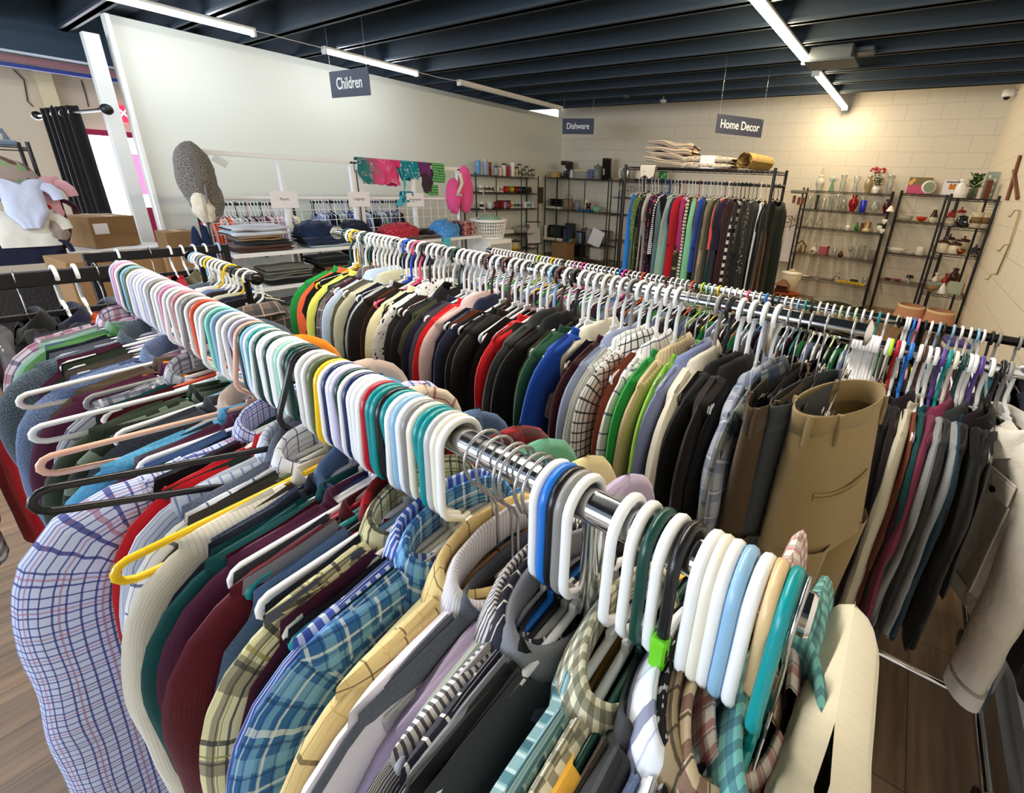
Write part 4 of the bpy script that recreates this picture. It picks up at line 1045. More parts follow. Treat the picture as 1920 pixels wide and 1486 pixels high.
# white denim jacket, hung open and turned towards the photographer
def denim_jacket():
    M = F['whitedenim']; rz = math.atan2(.42, .907)
    t = thing('denim_jacket', 'white denim jacket with a dark button on its pocket flap by the right wall', 'jacket', (.315, QY - .02, QZ), rz + PI, 'clothes on the rack by the right wall')
    rnd = random.Random(5); hw = .21; L = .45; z0 = -.112; dr = .28
    for side in (1, -1):
        P = []; UV = []
        for i in range(19):
            v = i / 18; row = []; ur = []
            for j in range(15):
                u = j / 14; y = .01 + u * (hw + .02 - .01)
                zt = z0 - dr * y; z = zt * (1 - v) + (z0 - .05 - L) * v
                x = side * .022 * math.sqrt(max(0, 1 - (1 - min(v / .06, 1)) ** 2)) * (1 - u ** 6) + .008 * math.sin(u * 9 + 2) * v
                row.append((x, y, z)); ur.append((y, z))
            P.append(row); UV.append(ur)
        MB().grid(P, UV).build('front_panel' if side > 0 else 'back_panel', M, t)
    sleeve_mb(hw, 1, rnd, L=.56, b=.032, a0=.070, a1=.052, drop=dr).build('sleeve', M, t)
    zc = z0 - dr * hw - .165 - .44 - .02
    MB().tube([(.0, hw + .002, zc), (0, hw + .003, zc - .05)], .056, 16, flat=(.62, 1.0)).build('cuff', M, t)
    b = MB()
    for sd in (1, -1):
        b.grid([[(sd * (.027 + .008 * math.sin(y * 40) * .3), y, z) for z in (z0 - L - .005, z0 - L - .055)] for y in np.linspace(.01, hw + .022, 10)])
    b.build('waistband', M, t)
    MB().box((.034, .10, -.235), (.006, .10, .012), ch=.003).box((.036, .10, -.262), (.006, .105, .05), ch=.004).build('pocket_flap', M, t)
    MB().tube([(.038, .10, -.275), (.044, .10, -.275)], .008, 12).build('button', plain('bronze_button', '#3a2e20', .4, 1), t)
    for yy in (.055, .15):
        MB().tube([(.030, yy, -.29), (.032, yy - .01 if yy < .1 else yy + .0, z0 - L)], .003, 5).build('seam', M, t)
    collar_mb(nf=.04, rnd=rnd, nd=.03, drop=dr, leaf=.055).build('collar', M, t)
    hanger((.315, QY - .02, QZ), 'white', rz + PI, 'white plastic hanger holding the white denim jacket by the right wall', 'hangers on the rack by the right wall', 'steep', 'long')
    return t
denim_jacket()
# black rail behind it
KY, KZ = 2.12, EYE - .45
rack('black clothes rack by the right wall behind the chrome one', .05, .58, KY, KZ, .016, (.12, .52), plain('gloss_black_rail', '#131313', .2, .3), flange=(True, True))
kc = 'white white blue pink black metal sky black sky white white sky white black grey grey white'.split()
kx = [.065, .075, .089, .104, .125, .145, .17, .185, .212, .236, .262, .283, .30, .325, .345, .40, .45]
kp = dict(enumerate([('olive2', 'olive'), ('black2', 'black'), ('navy2', 'navy'), ('charc2', 'charcoal'), ('neon', 'neon yellow'), ('charjog', 'dark grey'), ('greyjog', 'grey marled'), ('black2', 'black'), ('whitecot', 'white'), ('plum', 'plum'), ('greyknit', 'light grey'),
                     ('brownblk', 'dark brown'), ('black2', 'black'), ('burg', 'burgundy'), ('tealb', 'bright teal'), ('black2', 'black'), ('navy2', 'navy')]))
simple_rail(kc, kx, KY, KZ, 'black rail by the right wall', 'clothes on the black rail by the right wall', 'hangers on the black rail by the right wall', PI, kp, 1200, sl=.3)

# ------------------------------------------------------------------ dark racks at the far left
def bar_rack(label, x, y0, y1, z, posts):
    t = thing('garment_rack', label, 'clothes rack', (x, (y0 + y1) / 2, 0), 0)
    c = (y0 + y1) / 2
    MB().box((0, 0, z), (.022, y1 - y0, .045), ch=.003).build('rail', M_BLACK, t)
    MB().box((0, 0, z - .11), (.014, y1 - y0, .018), ch=.002).build('lower_rail', M_BLACK, t)
    for p in posts:
        MB().box((0, p - c, z / 2), (.035, .035, z - .02), ch=.003).build('post', M_BLACK, t)
        MB().box((0, p - c, .02), (.5, .04, .03), ch=.004).build('foot', M_BLACK, t)
    return t
bar_rack('flat black garment rack at the left edge, beyond the front chrome rail', -2.12, -.55, .40, 1.23, (-.53, .38))
bar_rack('flat black garment rack by the cardboard boxes at the left', -3.17, .42, 1.0, 1.13, (.44, .98))
def bar_clothes(items, x, z, rail, gg, gh, seed):
    for i, (y, c, kind, f, k, lab, o) in enumerate(items):
        rz = -PI / 2 + random.Random(seed + i).uniform(-.08, .08)
        zz = z + .010
        hanger((x, y, zz), c, rz, fit16('%s hanger holding the %s' % (cname(c) if c != 'metal' else 'wire', short(lab))), gh, kind, 'long')
        garment(k, (x, y, zz), F[f], rz, lab, CAT[k], gg, seed=seed + i, hw=.205, drop=.30, **o)
add('redknit', '#a80f1c'); add('rustj', '#b8451c'); add('greyw', '#5a5a60'); add('stripegrey', '#6d6f78', [('v', .03, .012, 0, '#cfcfd6', .8)])
bar_clothes([(-.10, 'white', 'steep', 'stripegrey', 'jacket', 'grey and white jacket at the left edge of the picture', {}), (-.02, 'white', 'steep', 'redknit', 'knit', 'red textured sweater at the left edge of the picture', dict(T=.02)), (.05, 'metal', 'wire', 'greyw', 'knit', 'grey sweater beside the red textured sweater', dict(T=.018)),
             (.13, 'metal', 'wire', 'black2', 'jacket', 'black coat on the flat black rack beside the grey sweater', dict(T=.025)), (.21, 'white', 'steep', 'navy2', 'jacket', 'navy jacket on the flat black rack', dict(T=.02)), (.255, 'white', 'steep', 'rustj', 'knit', 'rust orange sweater on the flat black rack', dict(T=.018)),
             (.30, 'metal', 'wire', 'greyw', 'jacket', 'grey wool jacket next to the rust orange sweater', {}), (.355, 'aqua', 'steep', 'black2', 'jacket', 'black jacket below the aqua hanger', {})],
            -2.12, 1.23, 'flat black rack', 'clothes on the flat black rack at the left', 'hangers on the flat black rack at the left', 1400)
bar_clothes([(.54, 'white', 'steep', 'brownblk', 'knit', 'dark brown top on the rack by the cardboard boxes', {}), (.66, 'metal', 'wire', 'burg', 'knit', 'burgundy top on the rack by the cardboard boxes', {}), (.74, 'white', 'steep', 'redknit', 'knit', 'dark red top on the rack by the cardboard boxes', {}),
             (.79, 'white', 'steep', 'olive2', 'jacket', 'olive jacket on the rack by the cardboard boxes', {}), (.84, 'white', 'steep', 'ivoryjk', 'jacket', 'ivory jacket on the rack by the cardboard boxes', {}), (.89, 'white', 'steep', 'creamsw', 'knit', 'cream knit on the rack by the cardboard boxes', {}), (.95, 'sky', 'steep', 'sagejk', 'jacket', 'beige jacket on the rack by the cardboard boxes', {})],
            -3.17, 1.13, 'rack by the boxes', 'clothes on the rack by the cardboard boxes', 'hangers on the rack by the cardboard boxes', 1450)
# short rail with yellow and black hangers, between the front and the middle rack
LY, LZ = .69, 1.18
rack('short clothes rack with yellow and black hangers, beyond the front rail', -2.66, -1.98, LY, LZ, .015, (-2.55, -2.08), plain('dark_bronze_rail', '#2a2320', .25, .6))
HK_L = [(-2.60, 'sky', 'steep'), (-2.57, 'white', 'steep'), (-2.54, 'white', 'steep'), (-2.50, 'grey', 'steep'), (-2.46, 'white', 'steep'), (-2.42, 'yellow', 'steep'), (-2.38, 'white', 'steep'), (-2.34, 'white', 'steep'), (-2.30, 'ivory', 'steep'), (-2.26, 'white', 'steep'), (-2.21, 'yellow', 'steep'), (-2.15, 'black', 'steep'), (-2.09, 'white', 'steep'), (-2.03, 'white', 'steep')]
LG = [(-2.6, 'knit', 'royal', 'royal blue top on the short rail', {}), (-2.54, 'jacket', 'slate', 'slate jacket on the short rail', {}), (-2.48, 'knit', 'burg', 'burgundy knit on the short rail', {}), (-2.44, 'jacket', 'whitecot', 'white and navy jacket on the short rail', {}), (-2.38, 'jacket', 'heather', 'heather blue jacket on the short rail', {}), (-2.32, 'jacket', 'brownblk', 'dark brown jacket with a wide collar on the short rail', {}),
      (-2.26, 'jacket', 'sagejk', 'taupe jacket on the short rail', {}), (-2.19, 'jacket', 'navy2', 'navy quilted jacket below the yellow hanger', dict(T=.03, b=.03)), (-2.13, 'jacket', 'black2', 'black padded jacket below the black hanger', dict(T=.035, b=.035, hw=.23)), (-2.03, 'shirt', 'flan1', 'brown plaid flannel shirt at the right end of the short rail', dict(T=.02))]
run_rail(LG, HK_L, LY, LZ, 'short rail', 'clothes on the short rail', 'hangers on the short rail', rzbase=PI, hook='long', seed0=700, drop=.30, fill=FILL2)
# ------------------------------------------------------------------ soft goods
def slab_mb(w, d, h, seed, lay=2, wob=.012):
    """a folded garment: w along y, d along x, h high, with rolled fold edges"""
    R = random.Random(seed); mb = MB(); hh = h / lay; n = 18; m = 18
    for L in range(lay):
        P = []; UV = []; z0 = L * hh; ox = R.uniform(-.01, .01); oy = R.uniform(-.012, .012)
        for i in range(n + 1):
            t = -1 + 2 * i / n; row = []; ur = []
            e = (1 - abs(t) ** 8) ** .5 if abs(t) < 1 else 0
            for j in range(m + 1):
                th = 2 * PI * j / m; c, s = math.cos(th), math.sin(th)
                sx = math.copysign(abs(c) ** .3, c); sz = math.copysign(abs(s) ** .75, s)
                x = ox + d / 2 * sx * (.9 + .1 * e); y = oy + w / 2 * t
                z = z0 + hh / 2 + hh / 2 * sz * (.3 + .7 * e)
                q = Vector((x * 7 + seed, y * 7, z * 9 + L * 5))
                row.append((x + wob * mnoise.noise(q), y + wob * mnoise.noise(q + Vector((9, 0, 0))), max(.0005, z + wob * .9 * mnoise.noise(q + Vector((0, 9, 0))))))
                ur.append((y, j / m * 2 * d))
            P.append(row); UV.append(ur)
        mb.grid(P, UV)
    return mb
def folded(label, loc, w, d, h, mat, seed, rz=0, group=None, lay=2, cat='clothes', name='folded_garment', tilt=0):
    o = slab_mb(w, d, h, seed, lay).build(name, mat)
    o.location = loc; o.rotation_euler = (tilt, 0, rz)
    return tag(o, label, cat, group)
def heap_mb(rx, ry, h, seed, n=30, m=14, k=1.0):
    P = []; UV = []
    for i in range(m + 1):
        a = PI / 2 * i / m; row = []; ur = []
        for j in range(n + 1):
            th = 2 * PI * (j % n) / n
            c, s = math.cos(a) ** .7 if a < PI / 2 - 1e-6 else 0, math.sin(a) ** .8
            q = Vector((c * math.cos(th) * 3.2 + seed, c * math.sin(th) * 3.2, s * 3))
            f = 1 + .20 * k * mnoise.noise(q) + .10 * k * mnoise.noise(q * 2.7)
            rdg = .012 * k * abs(mnoise.noise(q * 1.8 + Vector((5, 5, 5))))
            row.append((rx * c * math.cos(th) * f, ry * c * math.sin(th) * f, max(0, h * s * f - rdg * 2))); ur.append((th * (rx + ry) / 2, a * (rx + h)))
        P.append(row); UV.append(ur)
    mb = MB().grid(P, UV); mb.poly(list(reversed(P[0][:-1])))
    return mb
def heap(label, loc, rx, ry, h, mat, seed, name='clothes_bundle', group=None, rz=0, cat='clothes', k=1.0):
    o = heap_mb(rx, ry, h, seed, k=k).build(name, mat); o.location = loc; o.rotation_euler = (0, 0, rz)
    return tag(o, label, cat, group)
def drape_mb(y0, y1, lf, lb, seed, th=.02, skew=0.0):
    """cloth thrown over a bar along y: front fall lf (towards +x), back fall lb"""
    R = random.Random(seed); P = []; UV = []; n = 18
    prof = [(-.018, -lb * k / 8) for k in range(8, 0, -1)] + [(-.016, .0), (-.008, .014), (.006, .016), (.017, .004)] + [(.020, -lf * k / 10) for k in range(1, 11)]
    for i in range(n + 1):
        y = y0 + (y1 - y0) * i / n; row = []; ur = []; s = 0
        for j, (x, z) in enumerate(prof):
            q = Vector((y * 9 + seed, z * 7, j * .05)); fl = abs(z) * 2.2
            row.append((x + math.copysign(th, x) * (.4 + fl) * (.6 + 1.6 * abs(mnoise.noise(q))), y + skew * z + .07 * fl * mnoise.noise(q + Vector((3, 3, 0))) * 2, z + (.03 * mnoise.noise(Vector((y * 14, seed, 1))) if abs(z) > .05 else 0)))
            if j: s += math.hypot(x - prof[j - 1][0], z - prof[j - 1][1])
            ur.append((y, s))
        P.append(row); UV.append(ur)
    mb = MB().grid(P, UV)
    # a second layer gives the cloth its thickness
    Q = [[(p[0] - math.copysign(.006, p[0]), p[1], p[2] - .004) for p in r] for r in P]
    mb.grid(Q, UV); mb.grid([P[0], Q[0]]); mb.grid([P[-1], Q[-1]]); mb.grid([[r[0] for r in P], [r[0] for r in Q]]); mb.grid([[r[-1] for r in P], [r[-1] for r in Q]])
    return mb

# ------------------------------------------------------------------ white gondola with grid backs
GX = -4.9
def gondola():
    t = thing('shop_gondola', 'white gondola shelving with grid backs holding folded trousers and paper signs', 'shelving', (GX, 2.78, 0))
    oy = 2.78
    for y in (1.43, 2.07, 2.745, 2.815, 3.47, 4.13):
        MB().box((0, y - oy, .84), (.045, .04, 1.66 if y != 2.07 else 1.62), ch=.003).build('post', M_WHITEMETAL, t)
    for a, b in ((1.43, 2.745), (2.815, 4.13)):
        MB().box((0, (a + b) / 2 - oy, 1.665), (.045, b - a + .04, .04), ch=.003).build('top_rail', M_WHITEMETAL, t)
        MB().box((.005, (a + b) / 2 - oy, 1.31), (.03, b - a, .025), ch=.002).build('middle_rail', M_WHITEMETAL, t)
        g = MB(); k = int((b - a) / .105)
        for i in range(1, k):
            y = a + (b - a) * i / k - oy
            g.tube([(0, y, .1), (0, y, 1.30)], .0032, 5)
        for z in np.arange(.12, 1.30, .098):
            g.tube([(0, a - oy, z), (0, b - oy, z)], .0032, 5)
        g.build('grid_panel', M_WHITEMETAL, t)
        for z in (.885, .585, .285):
            s = MB(); s.box((.21, (a + b) / 2 - oy, z - .012), (.40, b - a - .01, .022), ch=.002); s.box((.41, (a + b) / 2 - oy, z - .012), (.012, b - a - .01, .034), ch=.002)
            s.build('shelf', M_WHITEMETAL, t)
    for y in (1.43, 2.78, 4.13):
        MB().box((.2, y - oy, .05), (.46, .05, .1), ch=.004).build('foot', M_WHITEMETAL, t)
        MB().box((.03, y - oy, .84), (.006, .012, 1.5)).build('slot_strip', plain('dark_slot', '#4a4c52', .6), t)
    return t
gondola()
def paper_sign(y, z, text, label):
    t = thing('paper_sign', label, 'sign', (GX + .034, y, z), PI / 2, 'paper signs on the white gondola')
    MB().box((0, 0, 0), (.235, .002, .15)).build('sheet', M_PAPER, t)
    cu = bpy.data.curves.new('lettering', 'FONT'); cu.body = text; cu.size = .036; cu.align_x = 'CENTER'; cu.align_y = 'CENTER'; cu.extrude = .0003
    cu.materials.append(plain('black_ink', '#1c1c20', .7))
    x = text_obj(cu, t); x.location = (0, -.0016, .005); x.rotation_euler = (PI / 2, 0, 0)
    cu2 = bpy.data.curves.remove(cu) if False else None
paper_sign(2.05, 1.295, 'Pants', 'white paper sign reading Pants on the gondola')
paper_sign(2.775, 1.30, 'Leggings', 'white paper sign reading Leggings, between the two gondola bays')
paper_sign(3.46, 1.295, 'Sweatpants', 'white paper sign reading Sweatpants below the hanging swimwear')
add('greysweat', '#b9bec9', noise=(600, '#c9ced8', .6)); add('tanchino', '#9c7c50'); add('brownchino', '#4e3022'); add('navyjean', '#14233f', noise=(700, '#1d3052', .6)); add('navyjean2', '#10182c'); add('paleblue2', '#9fb3bd')
add('redpat', '#a81c36', spots=(70, .22, '#d8b0ae')); add('bluepat', '#3b86cc', spots=[(60, .22, '#d6e6f4'), (45, .15, '#1f4f8a')]); add('brownmix', '#574844', noise=(300, '#8d7d76', .6)); add('camelchino', '#8d6232'); add('khakistack', '#a8926e'); add('creamstack', '#c0b294')
add('pinkplaid2', '#c86a5a', [('u', .11, .05, 0, '#2b2348', .7), ('v', .11, .05, 0, '#2b2348', .7), ('u', .11, .02, .07, '#e8b8b0', .6), ('v', .11, .02, .07, '#e8b8b0', .6)])
add('purplestack', '#4a2038'); add('greystack', '#6a6a64'); add('aquacloth', '#4fb6cc')
G1, G2 = 'folded trousers on the upper gondola shelf', 'folded trousers on the lower gondola shelf'
sx = GX + .22; z1, z2, z3 = .886, .586, .286
folded('brown folded trousers at the bottom of the pile under the grey sweatpants', (sx, 1.70, z1), .46, .32, .060, F['brownchino'], 1, group=G1)
folded('black folded trousers on top of the brown ones', (sx, 1.72, z1 + .061), .40, .31, .035, F['black2'], 2, group=G1)
folded('tan folded trousers under the grey sweatpants', (sx + .01, 1.68, z1 + .097), .34, .30, .030, F['tanchino'], 3, group=G1)
folded('light grey folded sweatpants topping the pile at the near end of the gondola', (sx, 1.70, z1 + .128), .44, .33, .085, F['greysweat'], 4, group=G1)
folded('pale blue folded top lying flat under the navy jeans', (sx, 2.33, z1), .56, .34, .022, F['paleblue2'], 5, group=G1, lay=1)
folded('dark navy folded jeans on the pale blue top', (sx, 2.22, z1 + .023), .36, .32, .075, F['navyjean'], 6, group=G1)
heap('navy jeans heaped beside the light grey sweatpants', (sx, 2.20, z1 + .099), .14, .19, .13, F['navyjean'], 7, group=G1, name='folded_jeans')
heap('black navy trousers heaped behind the round end of the middle rail', (sx, 2.58, z1 + .023), .15, .17, .20, F['navyjean2'], 8, group=G1, name='folded_jeans')
folded('dark brown mottled trousers lying flat below the red bundle', (sx, 3.25, z1), .60, .34, .040, F['brownmix'], 9, group=G1)
heap('red patterned cloth bundle on the upper gondola shelf', (sx, 3.08, z1 + .041), .15, .24, .14, F['redpat'], 10, group=G1)
heap('black cloth bundle between the red and the blue bundle', (sx, 3.40, z1 + .041), .12, .13, .06, F['black2'], 11, group=G1)
heap('blue patterned cloth bundle on the upper gondola shelf', (sx + .02, 3.68, z1), .16, .20, .19, F['bluepat'], 12, group=G1)
folded('orange and navy plaid folded shirt leaning beside the blue bundle', (sx, 3.98, z1 + .002), .22, .28, .17, F['pinkplaid2'], 13, group=G1, lay=3, name='folded_shirt')
o = drape_mb(-.05, .05, .10, .03, 4, th=.006).build('cloth_tie', F['aquacloth']); o.location = (GX + .435, 3.55, z1 - .002); tag(o, 'aqua cloth tie hanging over the gondola shelf edge', 'cloth')
folded('black folded trousers at the bottom of the lower shelf pile', (sx, 1.98, z2), .62, .33, .045, F['black2'], 14, group=G2)
folded('grey folded trousers on the lower gondola shelf', (sx, 1.86, z2 + .046), .40, .32, .10, F['greystack'], 15, group=G2, lay=4)
folded('cream folded chinos at the bottom of the chino pile', (sx, 2.33, z2), .34, .33, .035, F['creamstack'], 16, group=G2)
folded('khaki folded chinos above the cream ones', (sx, 2.33, z2 + .036), .33, .33, .035, F['khakistack'], 17, group=G2)
folded('camel brown folded chinos above the khaki ones', (sx, 2.33, z2 + .072), .32, .32, .045, F['camelchino'], 18, group=G2)
folded('black folded trousers with a white tag on the chino pile', (sx, 2.28, z2 + .118), .36, .33, .085, F['black2'], 19, group=G2)
folded('dark red folded trousers under the black pile', (sx, 2.60, z2), .24, .32, .03, F['burg'], 20, group=G2, lay=1)
folded('tall black folded pile beside the chinos', (sx, 2.60, z2 + .031), .22, .33, .19, F['black2'], 21, group=G2, lay=4)
folded('maroon folded knitwear on the lowest gondola shelf', (sx, 2.1, z3), .50, .33, .12, F['purplestack'], 22, lay=3)
folded('tan folded trousers on the lowest gondola shelf', (sx, 2.55, z3), .30, .33, .08, F['tanchino'], 23)
folded('grey folded trousers on the lowest gondola shelf of the far bay', (sx, 3.1, z3), .40, .33, .10, F['greystack'], 24)
folded('navy folded trousers on the lower shelf of the far gondola bay', (sx, 3.2, z2), .50, .33, .12, F['navyjean2'], 25, lay=3)
# trapper hat on the near post
add('hattweed', '#4a4643', noise=(110, '#8f8983', .9), bs=.6); add('fleece', '#d9d0bc', bs=1.0, weave=300)
t = thing('trapper_hat', 'grey tweed trapper hat with cream fleece lining hung on the near gondola post', 'hat', (GX + .10, 1.40, 1.42))
def blob(c, r, seed, amp=.12, n=22, m=14, fr=2.2, sq=1):
    P = []; UV = []
    for i in range(m + 1):
        a = -PI / 2 + PI * i / m; row = []; ur = []
        for j in range(n + 1):
            th = 2 * PI * (j % n) / n; d = Vector((math.cos(a) * math.cos(th), math.cos(a) * math.sin(th), math.sin(a)))
            f = 1 + amp * mnoise.noise(d * fr + Vector((seed, 0, 0)))
            row.append((c[0] + r[0] * d.x * f, c[1] + r[1] * d.y * f, c[2] + r[2] * d.z * f)); ur.append((th * r[1], a * r[2]))
        P.append(row); UV.append(ur)
    return MB().grid(P, UV)
blob((0, 0, .06), (.11, .13, .25), 3).build('crown', F['hattweed'], t)
blob((.02, .03, -.10), (.08, .115, .21), 5, amp=.2).build('ear_flap', F['hattweed'], t)
blob((.065, -.005, -.16), (.045, .085, .14), 8, amp=.25).build('fleece_lining', F['fleece'], t)
MB().tube([(.115, .01, .0), (.12, .005, -.08), (.118, .0, -.14)], .012, 8, flat=(1.6, .5)).build('strap', F['hattweed'], t)
MB().box((.05, .17, .18), (.004, .10, .06), rx=-.6).build('tag', plain('clear_tag', '#c9ccd0', .3), t)
# jeans hung on the near end
t = thing('jeans', 'dark blue jeans hung on the near end of the gondola below the trapper hat', 'trousers', (GX + .03, 1.36, 1.06))
for s in (-1, 1):
    slab = blob((0, s * .035, -.28), (.03, .045, .30), 4 + s, amp=.15); slab.build('leg', F['navyjean'], t)
# clothes over the top rail of the far bay
def tiedye():
    m, nt, b = _new('teal_pink_tie_dye')
    tc = nt.nodes.new('ShaderNodeTexCoord'); sp = nt.nodes.new('ShaderNodeSeparateXYZ'); nt.links.new(tc.outputs['UV'], sp.inputs[0])
    ns = nt.nodes.new('ShaderNodeTexNoise'); ns.inputs['Scale'].default_value = 9; nt.links.new(tc.outputs['UV'], ns.inputs['Vector'])
    r = nt.nodes.new('ShaderNodeValToRGB'); nt.links.new(_math(nt, 'ADD', _math(nt, 'MULTIPLY', _math(nt, 'SUBTRACT', sp.outputs[0], 2.80), 2.4), _math(nt, 'MULTIPLY', _math(nt, 'SUBTRACT', ns.outputs['Fac'], .5), .5)), r.inputs[0])
    r.color_ramp.elements[0].color = lin('#12706f'); r.color_ramp.elements[0].position = .2; r.color_ramp.elements[1].color = lin('#d8437e'); r.color_ramp.elements[1].position = .6
    v = nt.nodes.new('ShaderNodeTexVoronoi'); v.inputs['Scale'].default_value = 15; v.feature = 'F1'; nt.links.new(tc.outputs['UV'], v.inputs['Vector'])
    ring = _math(nt, 'LESS_THAN', _math(nt, 'ABSOLUTE', _math(nt, 'SUBTRACT', v.outputs['Distance'], .30)), .05)
    nt.links.new(_mix(nt, _math(nt, 'MULTIPLY', ring, .55), r.outputs[0], lin('#e9b6c8')), b.inputs['Base Color']); b.inputs['Roughness'].default_value = .8
    return m
def hung(y0, y1, lf, lb, mat, seed, label, name, z=1.688, th=.02, skew=0, cat='clothes'):
    o = drape_mb(y0, y1, lf, lb, seed, th, skew).build(name, mat); o.location = (GX, 0, z + .012)
    return tag(o, label, cat, 'clothes hung over the gondola top rail')
add('tealspot', '#157f92', spots=(38, .25, '#d6e6ea')); add('purpsh', '#6a2f6c'); add('greenging', '#2c8f3c', [('u', .03, .015, 0, '#1a4f2a', .6), ('v', .03, .015, 0, '#a8d8a0', .5)]); add('hotpinkc', '#d62f74'); add('darkpant', '#3a2f38')
hung(2.80, 3.24, .24, .14, tiedye(), 1, 'teal and pink tie-dyed leggings hung over the gondola top rail', 'leggings', th=.035)
hung(3.15, 3.30, .06, .26, F['hotpinkc'], 2, 'hot pink strap top behind the tie-dyed leggings', 'swimsuit')
hung(3.29, 3.335, .46, .10, F['aquacloth'], 3, 'thin teal strap hanging below the tie-dyed leggings', 'swimsuit_strap', th=.006)
hung(3.32, 3.53, .17, .20, F['tealspot'], 4, 'teal swimsuit with white spots on the gondola top rail', 'swimsuit', th=.04)
hung(3.30, 3.44, .10, .10, F['tealspot'], 14, 'teal spotted swimsuit bottom hanging at the gondola middle rail', 'swimsuit', z=1.36, th=.03)
hung(3.53, 3.70, .14, .10, F['purpsh'], 5, 'purple shorts hung beside the teal spotted swimsuit', 'shorts', th=.025)
hung(3.56, 3.74, .24, .04, F['darkpant'], 6, 'dark swim trunks hanging below the purple shorts', 'swimsuit', z=1.62, th=.03)
hung(3.72, 3.90, .20, .14, F['greenging'], 7, 'green gingham shorts rolled over the gondola top rail', 'shorts', th=.045)
hung(3.64, 3.80, .10, .08, F['greenging'], 8, 'green gingham swim bottom hanging below the purple shorts', 'swimsuit', z=1.44, th=.02)
add('pinkpuff', '#e85a9a', bs=.5)
t = thing('puffer_vest', 'bright pink puffer vest with white trim hung on the far gondola post', 'vest', (GX + .02, 4.10, 1.42))
blob((.0, .12, .0), (.09, .115, .29), 3, amp=.15, fr=3).build('front_panel', F['pinkpuff'], t)
blob((.04, -.10, -.08), (.07, .10, .21), 9, amp=.25, fr=3).build('back_panel', F['pinkpuff'], t)
MB().tube([(.10, -.03, .20), (.12, -.02, .08), (.11, -.06, .0), (.11, -.10, -.05), (.10, -.03, -.06)], .022, 8).build('trim', F['fleece'], t)
# drawers and laundry basket at the far end
t = thing('drawer_unit', 'white plastic drawer unit at the far end of the gondola', 'drawers', (-4.66, 4.42, 0))
MB().box((0, 0, .41), (.44, .42, .82), ch=.01).build('body', M_WHITE, t)
for k in range(3):
    MB().box((.22, 0, .17 + .25 * k), (.016, .37, .20), ch=.006).build('drawer', plain('frosted_plastic', '#aeb4b6', .35), t)
t = thing('laundry_basket', 'white slotted laundry basket full of clothes on the drawer unit', 'basket', (-4.66, 4.42, .822))
def basket():
    a, b, h = .20, .25, .24; n = 40
    base = MB(); P = []
    for (s, z) in ((.82, 0), (.84, .03)): P.append([(a * s * math.cos(2 * PI * j / n), b * s * math.sin(2 * PI * j / n), z) for j in range(n)])
    base.grid(P, cv=True); base.poly(list(reversed(P[0])))
    for k in range(4):
        z = .03 + (h - .06) * (k + .5) / 4
        base.tube([(a * (.84 + .16 * z / h) * math.cos(2 * PI * j / n), b * (.84 + .16 * z / h) * math.sin(2 * PI * j / n), z) for j in range(n)], .006, 6, closed=True)
    for j in range(0, n):
        c, s = math.cos(2 * PI * j / n), math.sin(2 * PI * j / n)
        base.tube([(a * .84 * c, b * .84 * s, .02), (a * c, b * s, h - .02)], .0065, 5)
    base.build('body', M_WHITE, t)
    MB().tube([(a * 1.02 * math.cos(2 * PI * j / n), b * 1.02 * math.sin(2 * PI * j / n), h - .01) for j in range(n)], .014, 8, closed=True, flat=(1, 1.4)).build('rim', M_WHITE, t)
basket()
heap('pale green and blue clothes heaped in the laundry basket', (-4.66, 4.42, 1.0), .15, .19, .12, F['sage'], 31, name='clothes_bundle')

# ------------------------------------------------------------------ children's racks behind the gondola
def kids_rail(y0, y1, n, x, z, which, cols, pal, seed):
    t = thing('childrens_clothes_rack', 'black rail of %s behind the white gondola' % which, 'clothes rack', (x, (y0 + y1) / 2, 0)); c = (y0 + y1) / 2
    MB().tube([(0, y0 - c - .03, z), (0, y1 - c + .03, z)], .014, 12).build('rail', M_BLACK, t)
    for s in (y0 - .01, y1 + .01):
        MB().tube([(0, s - c, 0), (0, s - c, z)], .014, 10).build('post', M_BLACK, t)
        MB().box((0, s - c, .015), (.4, .03, .03), ch=.004).build('foot', M_BLACK, t)
    R = random.Random(seed)
    for i in range(n):
        y = y0 + .02 + (y1 - y0 - .04) * i / (n - 1); col = cols[i % len(cols)]; f, nm = pal[(i * 5 + i // 3) % len(pal)]; o = ordinal(i + 1)
        rz = -PI / 2 + R.uniform(-.1, .1)
        far_hanger((x, y, z), col, rz, '%s small hanger, %s along the rail of %s' % (cname(col), o, which), 'hangers on the rail of ' + which, 'kid', 'tiny')
        garment('tee', (x, y, z - .004), F[f], rz, '%s small garment, %s along the rail of %s' % (nm, o, which), 'top', which + ' on hangers', seed=seed + i, full=False, hw=.145 + R.uniform(-.01, .015), L=.36 + R.uniform(-.05, .06), T=.012, sl=.26, collar='', name='childrens_shirt', drop=.24, a0=.045, a1=.036, b=.014, nw=.055)
KP1 = [('hotpinkc', 'hot pink'), ('lime', 'lime yellow'), ('pinkwhite', 'pale pink'), ('maroon2', 'maroon'), ('whitecot', 'white'), ('salmon', 'salmon pink'), ('black2', 'black'), ('lavender', 'lavender'), ('roseshirt', 'rose'), ('greyknit', 'grey'), ('coral', 'coral')]
KP2 = [('peri', 'periwinkle'), ('navy2', 'navy'), ('greysweat', 'pale grey'), ('royal', 'royal blue'), ('burg', 'burgundy'), ('paleblue', 'pale blue'), ('black2', 'black'), ('sage', 'sage green'), ('slate', 'slate'), ('tealgreen', 'teal green')]
kids_rail(1.72, 2.62, 26, -6.05, 1.18, "girls' clothes", ['white', 'white', 'black', 'white', 'white', 'rose', 'white'], KP1, 1600)
